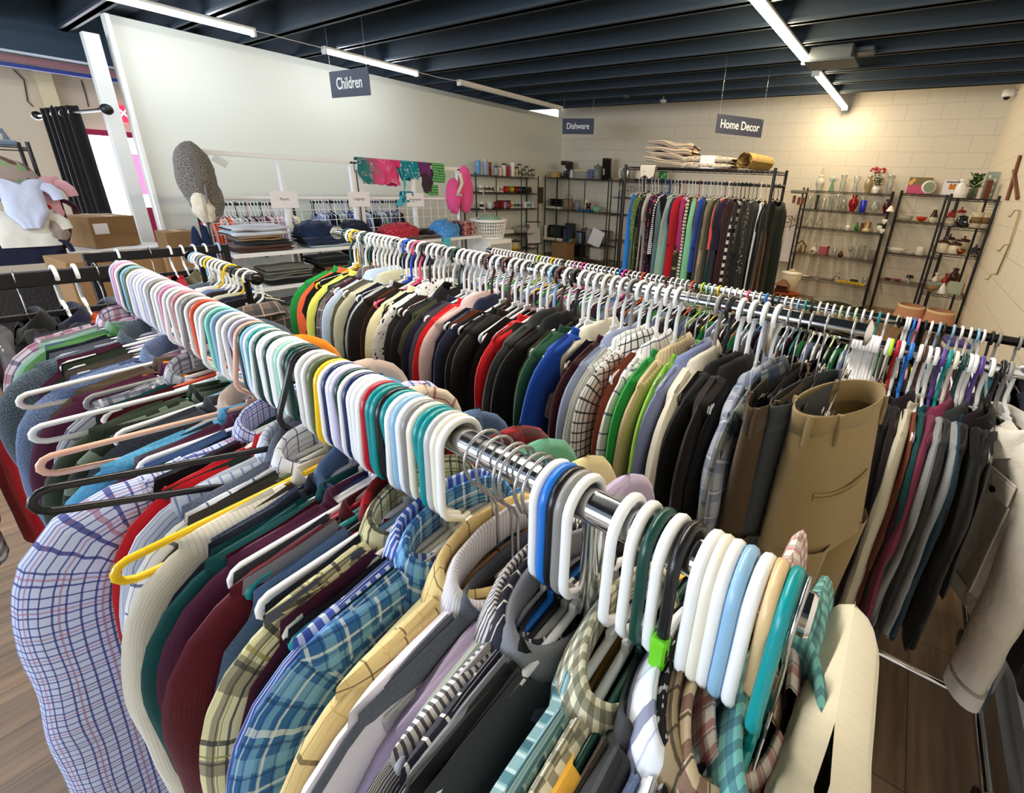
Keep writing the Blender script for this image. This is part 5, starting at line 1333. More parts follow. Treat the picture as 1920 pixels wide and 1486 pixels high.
kids_rail(2.86, 4.00, 30, -6.05, 1.20, "boys' clothes", ['white', 'white', 'white', 'lilac', 'white', 'black'], KP2, 1700)
# ------------------------------------------------------------------ black wire clothes rack with long clothes, before the back wall
def wire_shelf(mb, x0, x1, y0, y1, z, pitch=.05, truss=True):
    for y in (y0, y1):
        for dz in (0, -.022):
            mb.tube([(x0, y, z + dz), (x1, y, z + dz)], .0035, 5)
        if truss:
            n = max(2, int((x1 - x0) / .04)); mb.tube([(x0 + (x1 - x0) * i / n, y, z - (.022 if i % 2 else 0)) for i in range(n + 1)], .0022, 4)
    for x in (x0, x1):
        for dz in (0, -.022):
            mb.tube([(x, y0, z + dz), (x, y1, z + dz)], .0035, 5)
    n = max(2, int((x1 - x0) / pitch))
    for i in range(1, n):
        x = x0 + (x1 - x0) * i / n; mb.tube([(x, y0, z), (x, y1, z)], .0022, 4)
    m = max(2, int((y1 - y0) / .12))
    for i in range(1, m):
        y = y0 + (y1 - y0) * i / m; mb.tube([(x0, y, z - .004), (x1, y, z - .004)], .0022, 4)
    return mb
RX0, RX1, RY0, RY1 = -2.70, -1.14, 4.58, 5.02
t = thing('garment_rack', 'tall black wire garment rack with long clothes in front of the back wall', 'clothes rack', ((RX0 + RX1) / 2, (RY0 + RY1) / 2, 0))
cx, cy = (RX0 + RX1) / 2, (RY0 + RY1) / 2; hx, hy = (RX1 - RX0) / 2, (RY1 - RY0) / 2
for sx_ in (-1, 1):
    for sy_ in (-1, 1):
        MB().tube([(sx_ * hx, sy_ * hy, .02), (sx_ * hx, sy_ * hy, 1.79)], .0145, 12).build('post', M_BLACK, t)
wire_shelf(MB(), -hx, hx, -hy, hy, 1.765).build('top_shelf', M_BLACK, t)
wire_shelf(MB(), -hx, hx, -hy, hy, .16).build('bottom_shelf', M_BLACK, t)
MB().tube([(-hx, 0, 1.64), (hx + .06, 0, 1.64)], .0135, 12).build('rail', M_BLACK, t)
for s in (-1, 1):
    MB().tube([(s * hx, -hy, 1.64), (s * hx, hy, 1.64)], .008, 8).build('cross_bar', M_BLACK, t)
add('bluedress', '#2f7fd6'); add('slatedr', '#4a5878'); add('floraldk', '#1b1420', spots=[(34, .28, '#b8788a')]); add('greenflor', '#55723c', spots=[(48, .2, '#c9d3ae')]); add('darkolive', '#211d14')
add('pinkflor', '#2a1a3a', spots=[(22, .38, '#d9436e'), (33, .22, '#e8a6a0')]); add('bluegreyk', '#5f7a86'); add('bwstripe', '#e8e6e2', [('v', .022, .010, 0, '#17171b', .95)]); add('palegrey', '#b9b4b4'); add('navytee', '#2a2b57'); add('magt', '#b01c78')
add('wbstripe', '#e2ddca', [('v', .034, .012, 0, '#2c2820', .95)]); add('camo', '#2a2a1c', spots=[(20, .3, '#8a8460')]); add('mint2', '#7fc79a'); add('redt', '#b01a28'); add('royal2', '#1647b8'); add('palepink', '#cdb4ac'); add('khakigreen', '#7d7a62'); add('dkforest', '#17241f'); add('tealdk', '#14383c')
add('coral2', '#ef5a58'); add('dkviolet', '#24123a'); add('bwbold', '#e6e4e0', [('v', .075, .038, 0, '#0c0c10', 1)]); add('bwpat', '#15151d', spots=[(60, .3, '#c9c7c4')]); add('navypat', '#1c1f3c', spots=[(30, .24, '#5a6284')]); add('tanlong', '#8f6540'); add('whitelong', '#dedcd8')
LONG = [('bluedress', 'bright blue strappy dress at the left end of the tall garment rack', 'tank', .95, 'ivory'), ('slatedr', 'slate blue dress beside the bright blue dress', 'tee', 1.0, 'white'), ('floraldk', 'black dress with pink flowers on the tall garment rack', 'tank', 1.1, 'white'),
        ('greenflor', 'green dress with small pale flowers', 'tee', 1.05, 'black'), ('darkolive', 'very dark olive dress beside the green flowered dress', 'tee', 1.0, 'white'), ('greyknit', 'grey long cardigan on the tall garment rack', 'tee', .9, 'white'), ('black2', 'black dress left of the pink flowered dress', 'tee', .8, 'white'),
        ('pinkflor', 'pink and purple flowered dress', 'tee', 1.0, 'black'), ('bluegreyk', 'blue grey long sleeved dress', 'tee', .85, 'sky'), ('bwstripe', 'narrow black and white striped top on the tall garment rack', 'tee', .62, 'royal'), ('black2', 'black top right of the narrow striped top', 'tee', .7, 'sky'), ('palegrey', 'pale pinkish grey tank top', 'tank', .5, 'white'),
        ('sage', 'sage long skirt dress under the navy dress', 'tank', 1.05, 'white'), ('navytee', 'navy blue short sleeved dress', 'tee', 1.05, 'white'), ('redt', 'dark red long dress behind the navy dress', 'tee', 1.1, 'rose'), ('magt', 'magenta top on the tall garment rack', 'tee', .55, 'white'), ('wbstripe', 'long cream and black striped dress', 'tank', 1.15, 'white'),
        ('camo', 'dark camouflage dress beside the cream striped dress', 'tank', 1.0, 'white'), ('mint2', 'mint green dress on the tall garment rack', 'tank', 1.05, 'red'), ('redt', 'red striped top above the royal blue top', 'tank', .5, 'white'), ('royal2', 'royal blue tunic on the tall garment rack', 'tee', .75, 'sky'), ('navy2', 'dark navy dress beside the royal blue tunic', 'tee', .9, 'white'),
        ('palepink', 'pale pink long dress', 'tank', 1.1, 'ltgrey'), ('khakigreen', 'khaki green tunic next to the pale pink dress', 'tee', .85, 'white'), ('dkforest', 'dark forest green long coat', 'tee', 1.05, 'white'), ('tealdk', 'dark teal dress left of the coral dress', 'tee', 1.0, 'green'), ('coral2', 'coral pink dress with sleeves', 'tee', 1.0, 'white'),
        ('dkviolet', 'dark violet dress beside the coral dress', 'tee', 1.05, 'brown'), ('burg', 'burgundy dress beside the dark violet dress', 'tee', 1.0, 'grey'), ('dkpurple', 'very dark plum dress on the tall garment rack', 'tee', 1.05, 'black'), ('bwbold', 'bold black and white striped dress', 'tank', .9, 'black'), ('black2', 'black dress right of the bold striped dress', 'tee', 1.05, 'black'),
        ('bwpat', 'black and white patterned dress', 'tee', .7, 'grey'), ('navypat', 'navy patterned long dress', 'tank', 1.1, 'black'), ('charc2', 'charcoal long dress at the right post of the garment rack', 'tee', 1.0, 'white'), ('whitelong', 'white long top by the right post of the garment rack', 'tank', .95, 'tan'), ('tanlong', 'tan brown long dress by the right post', 'tank', 1.2, 'tan'),
        ('black2', 'black long coat at the right end of the tall garment rack', 'tee', 1.1, 'black'), ('dkforest', 'blackish green coat outside the right post of the rack', 'tee', 1.1, 'black')]
nL = len(LONG)
for i, (f, lab, k, L_, hc) in enumerate(LONG):
    x = RX0 + .07 + (RX1 + .03 - RX0 - .09) * i / (nL - 1); R = random.Random(2000 + i); rz = R.uniform(-.28, .28)
    far_hanger((x, cy, 1.64), hc, rz, fit16('%s hanger holding the %s' % (cname(hc), short(lab))), 'hangers on the tall black garment rack', 'slim', 'slim')
    garment(k, (x, cy, 1.64), F[f], rz, lab, 'dress', 'long clothes on the tall black garment rack', seed=2000 + i, full=False, hw=.20, L=L_, T=.022, sl=.42 if i % 4 != 1 else .2, collar='', name='dress', drop=.26, a0=.06, b=.016, fold=.03)
# on top of the rack
add('quiltpat', '#cfc2ac', spots=[(26, .3, '#3a2a24'), (18, .2, '#b5684a')]); add('quiltplain', '#ddd4c2'); add('stripeblanket', '#d7cbb5', [('v', .05, .018, 0, '#4c3a30', .8), ('v', .05, .008, .03, '#b9724e', .7)]); add('straw', '#c9a75a', noise=(30, '#a8853c', .7), bs=1)
GT = 'bedding on top of the tall black garment rack'
o = slab_mb(.52, .36, .22, 47, 4, .03).build('folded_quilt', F['stripeblanket']); o.location = (-2.28, cy, 1.802); o.rotation_euler = (-.10, 0, -PI / 2 + .1); tag(o, 'thick striped quilt folded on top of the tall black garment rack', 'quilt', GT)
folded('cream blanket with dark lines lying under the folded striped quilt', (-2.31, cy - .02, 1.768), .34, .52, .035, F['quiltplain'], 41, group=GT, cat='blanket', name='folded_blanket')
o = drape_mb(-.08, .09, .10, .02, 9, th=.01).build('fringed_throw', F['quiltplain']); o.location = (-2.42, RY0 - .012, 1.773); o.rotation_euler = (0, 0, -PI / 2); tag(o, 'cream fringed throw hanging over the rack front edge under the quilt', 'throw', GT)
t = thing('blanket_pack', 'packaged quilt with a pale paper band lying flat on top of the garment rack', 'blanket', (-1.83, cy, 1.768), 0, GT)
q_ = slab_mb(.52, .34, .12, 43, 2).build('quilt', F['quiltpat'], t); q_.rotation_euler = (0, 0, PI / 2)
MB().box((.02, -.168, .06), (.15, .012, .115), ch=.003).box((.02, 0, .122), (.15, .33, .004), ch=.001).build('paper_band', M_PAPER, t)
t = thing('straw_mat', 'rolled straw mat at the right on top of the garment rack', 'mat', (-1.38, cy - .02, 1.768), -.15, GT)
P = []; UV = []
for k in range(70):
    a = k / 69 * 2 * PI * 2.6; r = .075 - .010 * k / 69 * 3
    P.append([(r * math.cos(a), y + .02 * mnoise.noise(Vector((a, y * 8, 1))), .076 + r * math.sin(a) + .004 * mnoise.noise(Vector((a * 2, y * 20, 1)))) for y in np.linspace(-.25, .25, 10)]); UV.append([(a * r, y) for y in np.linspace(-.25, .25, 10)])
MB().grid(P, UV).build('roll', F['straw'], t)
fr = MB(); R = random.Random(3)
for k in range(26):
    a = R.uniform(0, 2 * PI); p = Vector((.07 * math.cos(a), -.25, .076 + .07 * math.sin(a)))
    fr.tube([p, p + Vector((R.uniform(-.01, .01), -.02, R.uniform(-.03, .01)))], .0016, 4)
fr.build('frayed_edge', F['straw'], t)
# banner of framed cloth behind the top shelf
# ------------------------------------------------------------------ black wire shelving
def shelving(label, x0, x1, y0, y1, levels, along='x', group='black wire shelving units', mids=(), top_ext=.04):
    t = thing('wire_shelving', label, 'shelving', ((x0 + x1) / 2, (y0 + y1) / 2, 0), 0, group)
    cx, cy = (x0 + x1) / 2, (y0 + y1) / 2; a, b = (x1 - x0) / 2, (y1 - y0) / 2; top = max(levels)
    for sx in (-1, 1):
        for sy in (-1, 1):
            MB().tube([(sx * a, sy * b, .0), (sx * a, sy * b, top + top_ext)], .0125, 10).build('post', M_BLACK, t)
    for m in mids:
        p = (m - cx, -b) if along == 'x' else (a, m - cy)
        MB().tube([(p[0], p[1], 0), (p[0], p[1], top + .02)], .009, 8).build('post', M_BLACK, t)
    for z in levels:
        wire_shelf(MB(), -a, a, -b, b, z, .04).build('shelf', M_BLACK, t)
    return t
U1 = dict(X=-6.29); U2 = dict(Y=7.86); U3 = dict(Y=8.05); U4 = dict(Y=8.05); U5 = dict(Y=6.25)
L1 = [1.62, 1.34, 1.06, .60, .30]; L2 = [1.65, 1.04, .40, .12]; L3 = [1.64, 1.37, 1.10, .70, .33]; L4 = [1.66, 1.30, .85, .45]; L5 = [1.62, 1.345, 1.075, .66, .30]
shelving('black wire shelving along the white partition holding mugs and tumblers', -6.44, -6.14, 5.55, 7.14, L1, 'y', mids=(6.02, 6.66))
shelving('black wire shelving in the far corner with a coffee maker and small appliances', -6.40, -4.86, 7.66, 8.06, L2, mids=(-6.10, -5.79, -5.40))
shelving('black wire shelving with stemware half behind the tall garment rack', -4.82, -3.62, 7.70, 8.10, [1.65, 1.36, 1.04, .55, .12], mids=())
shelving('black wire shelving full of glass vases against the back wall', -1.50, -.35, 7.90, 8.20, L3)
shelving('narrow black wire shelving between the glass shelves and the corner', -.25, .40, 7.90, 8.20, L4)
shelving('black wire shelving along the right block wall with jars and mugs', .235, .605, 6.02, 7.05, L5)
TOP = .004
def put(px, py, lv, u):
    """a spot on shelf level lv of a unit, below the pixel column of the thing"""
    p = at(px, py, **u); p.z = lv + TOP
    return p
# ------------------------------------------------------------------ small wares
G_CLR = glass('clear_glassware', '#f4f6f4', .03, .16); G_SMK = glass('beige_glass', '#d9c79a', .05, .4)
def gl(c, tint=.8): return plain('gloss_' + c, c, .12, 0, .6)
def lt(name, label, cat, loc, prof, mat, n=18, group=None, sx=1, sy=1, extra=None):
    if extra is None:
        o = MB().lathe(prof, n, sx=sx, sy=sy).build(name, mat); o.location = loc
        return tag(o, label, cat, group)
    t = thing(name, label, cat, loc, 0, group)
    MB().lathe(prof, n, sx=sx, sy=sy).build('body', mat, t)
    return t
VASE = {'flare': [(.030, 0), (.034, .004), (.030, .02), (.034, .08), (.040, .13), (.030, .19), (.034, .23), (.048, .26), (.045, .258), (.029, .19), (.036, .13), (.028, .02), (0, .012)],
        'urn': [(.034, 0), (.038, .006), (.034, .02), (.062, .09), (.066, .13), (.056, .165), (.030, .19), (.030, .20), (.042, .235), (.038, .232), (.026, .20), (.026, .19), (.05, .16), (.03, .03), (0, .02)],
        'bulb': [(.024, 0), (.028, .004), (.020, .012), (.044, .04), (.048, .06), (.036, .085), (.017, .105), (.018, .13), (.030, .15), (.027, .149), (.014, .12), (.03, .08), (.04, .055), (0, .02)],
        'tumbler': [(.030, 0), (.034, .003), (.037, .13), (.034, .13), (.031, .01), (0, .008)],
        'wine': [(.034, 0), (.034, .003), (.006, .010), (.005, .085), (.020, .10), (.036, .135), (.038, .16), (.032, .195), (.030, .195), (.034, .15), (.02, .108), (0, .1)],
        'cyl': [(.036, 0), (.040, .004), (.040, .20), (.037, .20), (.036, .012), (0, .01)],
        'globe': [(.03, 0), (.035, .01), (.062, .05), (.070, .085), (.060, .13), (.036, .155), (.038, .175), (.034, .175), (.032, .155), (.055, .12), (.063, .08), (.03, .02), (0, .015)],
        'bottle': [(.022, 0), (.028, .004), (.030, .05), (.026, .07), (.011, .085), (.010, .115), (.014, .12), (.010, .12), (0, .115)],
        'bowl': [(.03, 0), (.034, .006), (.06, .03), (.078, .07), (.074, .07), (.055, .032), (0, .012)],
        'dish': [(.05, 0), (.06, .004), (.10, .03), (.105, .034), (.098, .032), (.05, .008), (0, .008)],
        'hour': [(.042, 0), (.045, .005), (.030, .07), (.026, .10), (.036, .17), (.052, .24), (.049, .24), (.03, .16), (.022, .10), (.03, .04), (0, .01)]}
def sc(p, k, kz=None): return [(r * k, z * (kz or k)) for r, z in VASE[p]]
def vase(label, loc, p, mat, k=1.0, kz=None, group=None, name='vase', cat='vase', n=18):
    return lt(name, label, cat, loc, sc(p, k, kz), mat, n, group)
def mug(label, loc, mat, a=0, k=1.0, group=None, band=None, h=.095):
    t = thing('mug', label, 'mug', loc, a, group)
    MB().lathe([(.034 * k, 0), (.039 * k, .004), (.041 * k, h), (.038 * k, h), (.036 * k, .012), (0, .010)], 18).build('body', mat, t)
    MB().tube([(0, .038 * k + .001, h * .80), (0, .060 * k, h * .78), (0, .070 * k, h * .55), (0, .060 * k, h * .28), (0, .038 * k, h * .24)], .006, 8, flat=(1.2, .8)).build('handle', mat, t)
    if band: MB().lathe([(.0405 * k, h * .3), (.0418 * k, h * .3), (.0422 * k, h * .7), (.0415 * k, h * .7)], 18, capb=False).build('printed_band', band, t)
    return t
def tumbler(label, loc, mat, h, r, lid, group=None, straw=None, name='tumbler'):
    t = thing(name, label, 'cup', loc, 0, group)
    MB().lathe([(r * .80, 0), (r * .84, .004), (r, h * .9), (r * .98, h)], 18, capt=True).build('body', mat, t)
    MB().lathe([(r * 1.02, h * .97), (r * 1.05, h), (r * 1.03, h + .015), (r * .6, h + .022)], 18, capt=True).build('lid', lid, t)
    if straw: MB().tube([(0, 0, h), (.01, 0, h + .09)], .0035, 6).build('straw', straw, t)
    return t
def jar(label, loc, mat, h, r, lid, group=None, name='jar', knob=False, fill=None):
    t = thing(name, label, 'jar', loc, 0, group)
    MB().lathe([(r * .9, 0), (r, .006), (r, h * .8), (r * .85, h * .92), (r * .85, h)], 18).build('body', mat, t)
    q = [(r * .92, h), (r * .95, h + .004), (r * .93, h + .022), (r * .5, h + .03)] + ([(r * .12, h + .032), (r * .2, h + .045), (r * .15, h + .058), (0, h + .062)] if knob else [(0, h + .03)])
    MB().lathe(q, 18).build('lid', lid, t)
    if fill: MB().lathe([(r * 1.005, h * .25), (r * 1.02, h * .25), (r * 1.02, h * .55), (r * 1.005, h * .55)], 18, capb=False).build('label', fill, t)
    return t
def boxy(name, label, cat, loc, d, mat, rz=0, group=None, ch=.004, rx=0):
    o = MB().box((0, 0, d[2] / 2), d, ch=ch).build(name, mat); o.location = loc; o.rotation_euler = (rx, 0, rz)
    return tag(o, label, cat, group)
def pot(label, loc, mat, lidm, r, h, group=None, knob=None):
    t = thing('cooking_pot', label, 'pot', loc, 0, group)
    MB().lathe([(r * .92, 0), (r, .008), (r, h), (r * 1.03, h + .004)], 24).build('body', mat, t)
    MB().lathe([(r * 1.03, h + .004), (r * .9, h + .02), (r * .4, h + .035), (0, h + .038)], 24, capb=False).build('lid', lidm, t)
    MB().lathe([(.008, h + .036), (.016, h + .05), (.012, h + .06), (0, h + .062)], 12).build('knob', knob or lidm, t)
    for s in (-1, 1):
        MB().tube([(s * r, -.03, h * .75), (s * (r + .03), -.02, h * .78), (s * (r + .03), .02, h * .78), (s * r, .03, h * .75)], .007, 6).build('handle', knob or lidm, t)
    return t
W = plain('white_ceramic', '#ece8de', .25); IV = plain('ivory_ceramic', '#dfd2b4', .3); RD = gl('#8c1018'); BL = gl('#1a2fc0'); BK = gl('#151416'); RDD = gl('#4a0d16'); GRN = gl('#2c7a3a'); STL = M_STEEL; TQ = gl('#2fae9c'); WOOD = plain('brown_wood', '#6e3a1e', .5)
GL = lambda c, n: glass(n, c, .04, .55)
V3 = 'glassware on the shelves by the back wall'
# top of the glass shelves
t = lt('vase', 'white patterned urn vase with sticks, first on top of the glass shelves', 'vase', put(1535, 355, L3[0], U3), sc('urn', .95), plain('grey_white_ceramic', '#c9c8be', .4), extra=1)
for k in range(4): MB().tube([(0, 0, .19), (.012 * (k - 1.5), .008 * (k % 2), .31 + .01 * (k % 3))], .005, 5).build('stick', plain('pale_stick', '#cdbf9c', .8), t)
t = thing('angel_figurine', 'green glass angel figurine on top of the glass shelves', 'figurine', put(1558, 357, L3[0], U3))
MB().lathe([(.036, 0), (.036, .01), (.022, .10), (.014, .14), (.018, .15), (.008, .165)], 14).build('robe', GL('#8fb89a', 'green_glass'), t)
MB().ball((0, 0, .185), .016, 10, 7).build('head', W, t)
for s in (-1, 1): MB().ball((s * .032, .012, .165), .03, 10, 7, sq=(.9, .25, 1.2)).build('wing', GL('#cfd8d4', 'pale_glass'), t)
vase('clear ribbed vase third on top of the glass shelves', put(1577, 359, L3[0], U3), 'flare', G_CLR, 1.05, .9, V3)
vase('clear hourglass vase left of the beige two-tone vase', put(1601, 361, L3[0], U3), 'hour', G_CLR, .95, .92, V3)
vase('beige two-tone glass vase behind the white vase with greenery', put(1624, 362, L3[0], U3) + Vector((0, .04, 0)), 'urn', G_SMK, .95, 1.0, V3)
def flowers(label, loc, potmat, prof, petals, leafc, R, n=9, sp=.07, h0=.16, leafn=26, leafh=.1):
    t = thing('flower_vase', label, 'vase', loc)
    MB().lathe(prof, 18).build('vase_body', potmat, t)
    if petals:
        b = MB()
        for k in range(n):
            c = Vector((R.uniform(-sp, sp), R.uniform(-sp * .6, sp * .6), h0 + R.uniform(0, sp * .8)))
            for q in range(12):
                a = q * 2.4; e = .2 + .09 * q; d = Vector((math.cos(a) * math.cos(e), math.sin(a) * math.cos(e), math.sin(e)))
                u = d.cross(Vector((0, 0, 1))).normalized() * .014; p = c + d * .012
                b.poly([c, p + u, c + d * .034, p - u], True)
        b.build('blooms', petals, t)
    b = MB()
    for k in range(leafn):
        a = R.uniform(0, 2 * PI); r = R.uniform(.005, .05); z = prof[-1][1] if False else R.uniform(h0 - leafh, h0 + .03 * (not petals) + .0)
        p = Vector((r * math.cos(a), r * math.sin(a), z)); d = Vector((math.cos(a), math.sin(a), R.uniform(.2, 1))).normalized() * .05; u = d.cross(Vector((0, 0, 1))).normalized() * .012
        b.poly([p, p + d * .5 + u, p + d, p + d * .5 - u], True)
    b.build('leaves', leafc, t)
    return t
LEAF = plain('green_leaf', '#2f5a22', .5)
flowers('bunch of pink silk flowers behind the round white vase', put(1634, 362, L3[0], U3) + Vector((0, .08, 0)), IV, [(.03, 0), (.045, .02), (.05, .12), (.04, .16)], plain('pink_petal', '#e4566c', .6), LEAF, random.Random(2), 16, .085, .27, 10)
flowers('round white vase with green leaves and white buds', put(1641, 364, L3[0], U3) + Vector((0, -.06, 0)), W, [(.03, 0), (.036, .006), (.032, .016), (.055, .05), (.05, .075), (.028, .09), (.034, .10), (.03, .10)], plain('white_petal', '#eeeade', .6), LEAF, random.Random(4), 5, .04, .19, 60, .10)
vase('tall clear flared vase at the right end on top of the glass shelves', put(1664, 365, L3[0], U3), 'flare', G_CLR, 1.1, .95, V3)
# second shelf
for i, (px, p, k) in enumerate([(1514, 'hour', .85), (1528, 'flare', .9), (1541, 'cyl', .9), (1553, 'hour', .9), (1565, 'flare', .95), (1577, 'cyl', 1.0)]):
    vase('clear glass vase, %s from the left on the second glass shelf' % ordinal(i + 1), put(px, 393 + i, L3[1], U3) + Vector((0, .05 * (i % 2), 0)), p, G_CLR, k, k * .9, V3)
o = lt('vase', 'dark twisted glass vase among the clear vases of the second glass shelf', 'vase', put(1529, 393, L3[1], U3) + Vector((.01, -.08, 0)), sc('flare', .55, .8), GL('#3a3a40', 'smoky_glass'))
vase('deep red glass vase on the second glass shelf', put(1596, 399, L3[1], U3), 'urn', RD, .98, 1.0, V3)
vase('clear vase between the red and the blue vase', put(1610, 398, L3[1], U3) + Vector((0, .09, 0)), 'hour', G_CLR, .9, .95, V3)
vase('cobalt blue square vase on the second glass shelf', put(1615, 401, L3[1], U3) + Vector((0, -.04, 0)), 'cyl', BL, 1.05, .85, V3)
vase('clear crystal globe bowl on the second glass shelf', put(1636, 402, L3[1], U3), 'globe', G_CLR, 1.0, .85, V3)
vase('dark red vase at the right end of the second glass shelf', put(1659, 403, L3[1], U3), 'urn', RDD, .85, .85, V3)
# third shelf
for px, p, k, lab in [(1510, 'tumbler', .7, 'small clear glass first on the third glass shelf'), (1519, 'wine', .7, 'small clear stem glass second on the third glass shelf'), (1534, 'bulb', 1.05, 'clear bud vase third on the third glass shelf'), (1556, 'hour', .7, 'clear hourglass vase fourth on the third glass shelf'), (1572, 'bowl', .6, 'small clear dish left of the white globe vase')]:
    vase(lab, put(px, 430, L3[2], U3), p, G_CLR, k, None, V3)
vase('small white globe vase on the third glass shelf', put(1588, 433, L3[2], U3), 'bulb', W, .95, .75, V3)
vase('small green glass bottle on the third glass shelf', put(1604, 435, L3[2], U3), 'bottle', GRN, 1.1, 1.05, V3, 'bottle', 'bottle')
t = thing('lidded_jar', 'cream and amber striped pitcher on the third glass shelf', 'jar', put(1623, 436, L3[2], U3))
MB().lathe([(.045, 0), (.06, .02), (.06, .035), (.035, .05), (.034, .12), (.045, .15)], 18).build('body', plain('cream_gloss', '#dfcfa8', .3), t)
for k in range(6): MB().tube([(.036 * math.cos(k * PI / 3), .036 * math.sin(k * PI / 3), .05), (.045 * math.cos(k * PI / 3), .045 * math.sin(k * PI / 3), .145)], .006, 5).build('stripe', plain('amber_stripe', '#a8742e', .4), t)
boxy('wooden_block', 'brown wooden block behind the cream and amber pitcher', 'ornament', put(1614, 434, L3[2], U3) + Vector((0, .08, 0)), (.05, .05, .12), WOOD)
vase('dark green goblet at the right end of the third glass shelf', put(1646, 437, L3[2], U3), 'wine', gl('#1f3a2a'), 1.0, .7, V3, 'goblet', 'glass')
# fourth shelf
t = thing('nativity_scene', 'small wooden stable with a gold figure on the fourth glass shelf', 'ornament', put(1499, 474, L3[3], U3))
for s in (-1, 1): MB().box((s * .045, 0, .14), (.012, .08, .13), ry=s * -.75, ch=.002).build('roof_board', WOOD, t)
for s in (-1, 1): MB().box((s * .07, 0, .055), (.01, .06, .11), ch=.002).build('side_post', WOOD, t)
MB().lathe([(.02, 0), (.024, .01), (.012, .08), (.016, .10), (.006, .12)], 12).build('figure', plain('gold_paint', '#a97c2c', .35, .7), t)
t = thing('pitcher', 'white pitcher with a gold flower on the fourth glass shelf', 'pitcher', put(1523, 477, L3[3], U3), .6)
MB().lathe([(.035, 0), (.05, .03), (.052, .06), (.034, .10), (.030, .12), (.042, .15)], 18).build('body', W, t); MB().tube([(.04, 0, .14), (.075, 0, .12), (.07, 0, .06), (.048, 0, .04)], .006, 6).build('handle', W, t); MB().ball((-.03, -.035, .05), .022, 8, 6).build('flower', plain('gold_paint', '#a97c2c', .35, .7), t)
boxy('framed_card', 'pink framed card leaning on the fourth glass shelf', 'frame', put(1541, 479, L3[3], U3), (.12, .015, .13), plain('pink_card', '#b5586a', .5), .15)
for px, lab in ((1550, 'dark red candlestick beside the pink framed card'),): lt('candlestick', lab, 'candlestick', put(px, 480, L3[3], U3), [(.022, 0), (.024, .006), (.009, .02), (.009, .11), (.018, .13), (.014, .14)], RDD)
vase('clear flask with dark red liquid on the fourth glass shelf', put(1574, 484, L3[3], U3), 'bottle', G_CLR, 1.3, 1.35, V3)
lt('liquid', 'dark red round bottle on the fourth glass shelf', 'bottle', put(1575, 484, L3[3], U3) + Vector((0, -.05, 0)), [(.02, 0), (.036, .015), (.04, .035), (.03, .06), (.012, .075), (.010, .10)], RDD).name = 'round_bottle'
for i, (px, p, k) in enumerate([(1562, 'tumbler', .9), (1590, 'wine', .9), (1602, 'cyl', .9), (1612, 'flare', .8), (1622, 'hour', .8), (1632, 'tumbler', 1.1)]):
    vase('clear glass, %s from the left on the fourth glass shelf' % ordinal(i + 1), put(px, 483 + i, L3[3], U3) + Vector((0, .06 * (i % 2), 0)), p, G_CLR, k, None, V3, 'drinking_glass', 'glass')
# fifth shelf
vase('white shallow dish at the left of the lowest glass shelf', put(1508, 520, L3[4], U3), 'dish', W, .7, .6, V3, 'dish', 'dish')
t = thing('candelabra', 'clear glass candelabra on the lowest glass shelf', 'candelabra', put(1531, 524, L3[4], U3))
MB().lathe([(.05, 0), (.05, .006), (.012, .02), (.008, .20), (.016, .22)], 14).build('stem', G_CLR, t)
for s in (-1, 1): MB().tube([(0, 0, .10), (s * .05, 0, .08), (s * .08, 0, .12), (s * .08, 0, .14)], .006, 6).build('arm', G_CLR, t)
t = thing('wire_stand', 'black wire figure stand on the lowest glass shelf', 'ornament', put(1567, 528, L3[4], U3))
MB().tube([(-.07, 0, 0), (-.03, 0, .07), (.03, 0, .07), (.07, 0, 0)], .004, 6).tube([(0, 0, .07), (-.02, 0, .11), (.01, 0, .14), (.03, 0, .12)], .004, 6).build('frame', M_BLACK, t)
for s in (-1, 1): MB().tube([(s * .03, -.04, 0), (s * .03, 0, .07)], .004, 6).build('leg', M_BLACK, t)
vase('small clear bowl beside the black wire figure', put(1583, 529, L3[4], U3), 'bowl', G_CLR, .6, None, V3, 'bowl', 'bowl')
vase('dark pewter bowl behind the yellow pencil sign', put(1600, 531, L3[4], U3), 'bowl', plain('pewter', '#4c4a46', .35, .8), .8, .8, V3, 'bowl', 'bowl')
vase('clear glass jar at the right end of the lowest glass shelf', put(1620, 533, L3[4], U3), 'tumbler', G_CLR, 1.2, .9, V3, 'jar', 'jar')
t = thing('pencil_sign', 'yellow pencil-shaped wooden sign lying on the lowest glass shelf', 'sign', put(1590, 540, L3[4], dict(Y=7.93)), -.05)
MB().box((.02, 0, .022), (.36, .02, .040), ch=.004).build('board', plain('pencil_yellow', '#d8b21c', .5), t)
MB().lathe([(.020, 0), (.003, .05)], 10).build('tip', plain('pencil_wood', '#d9b98a', .6), t).matrix_basis = Matrix.Translation((-.16, 0, .022)) @ Euler((0, -PI / 2, 0)).to_matrix().to_4x4()
for k in range(11): MB().box((-.12 + .027 * k, -.0105, .022), (.004 + .006 * (k % 2), .002, .026)).build('letter_stroke', plain('pencil_ink', '#5a4a12', .6), t)
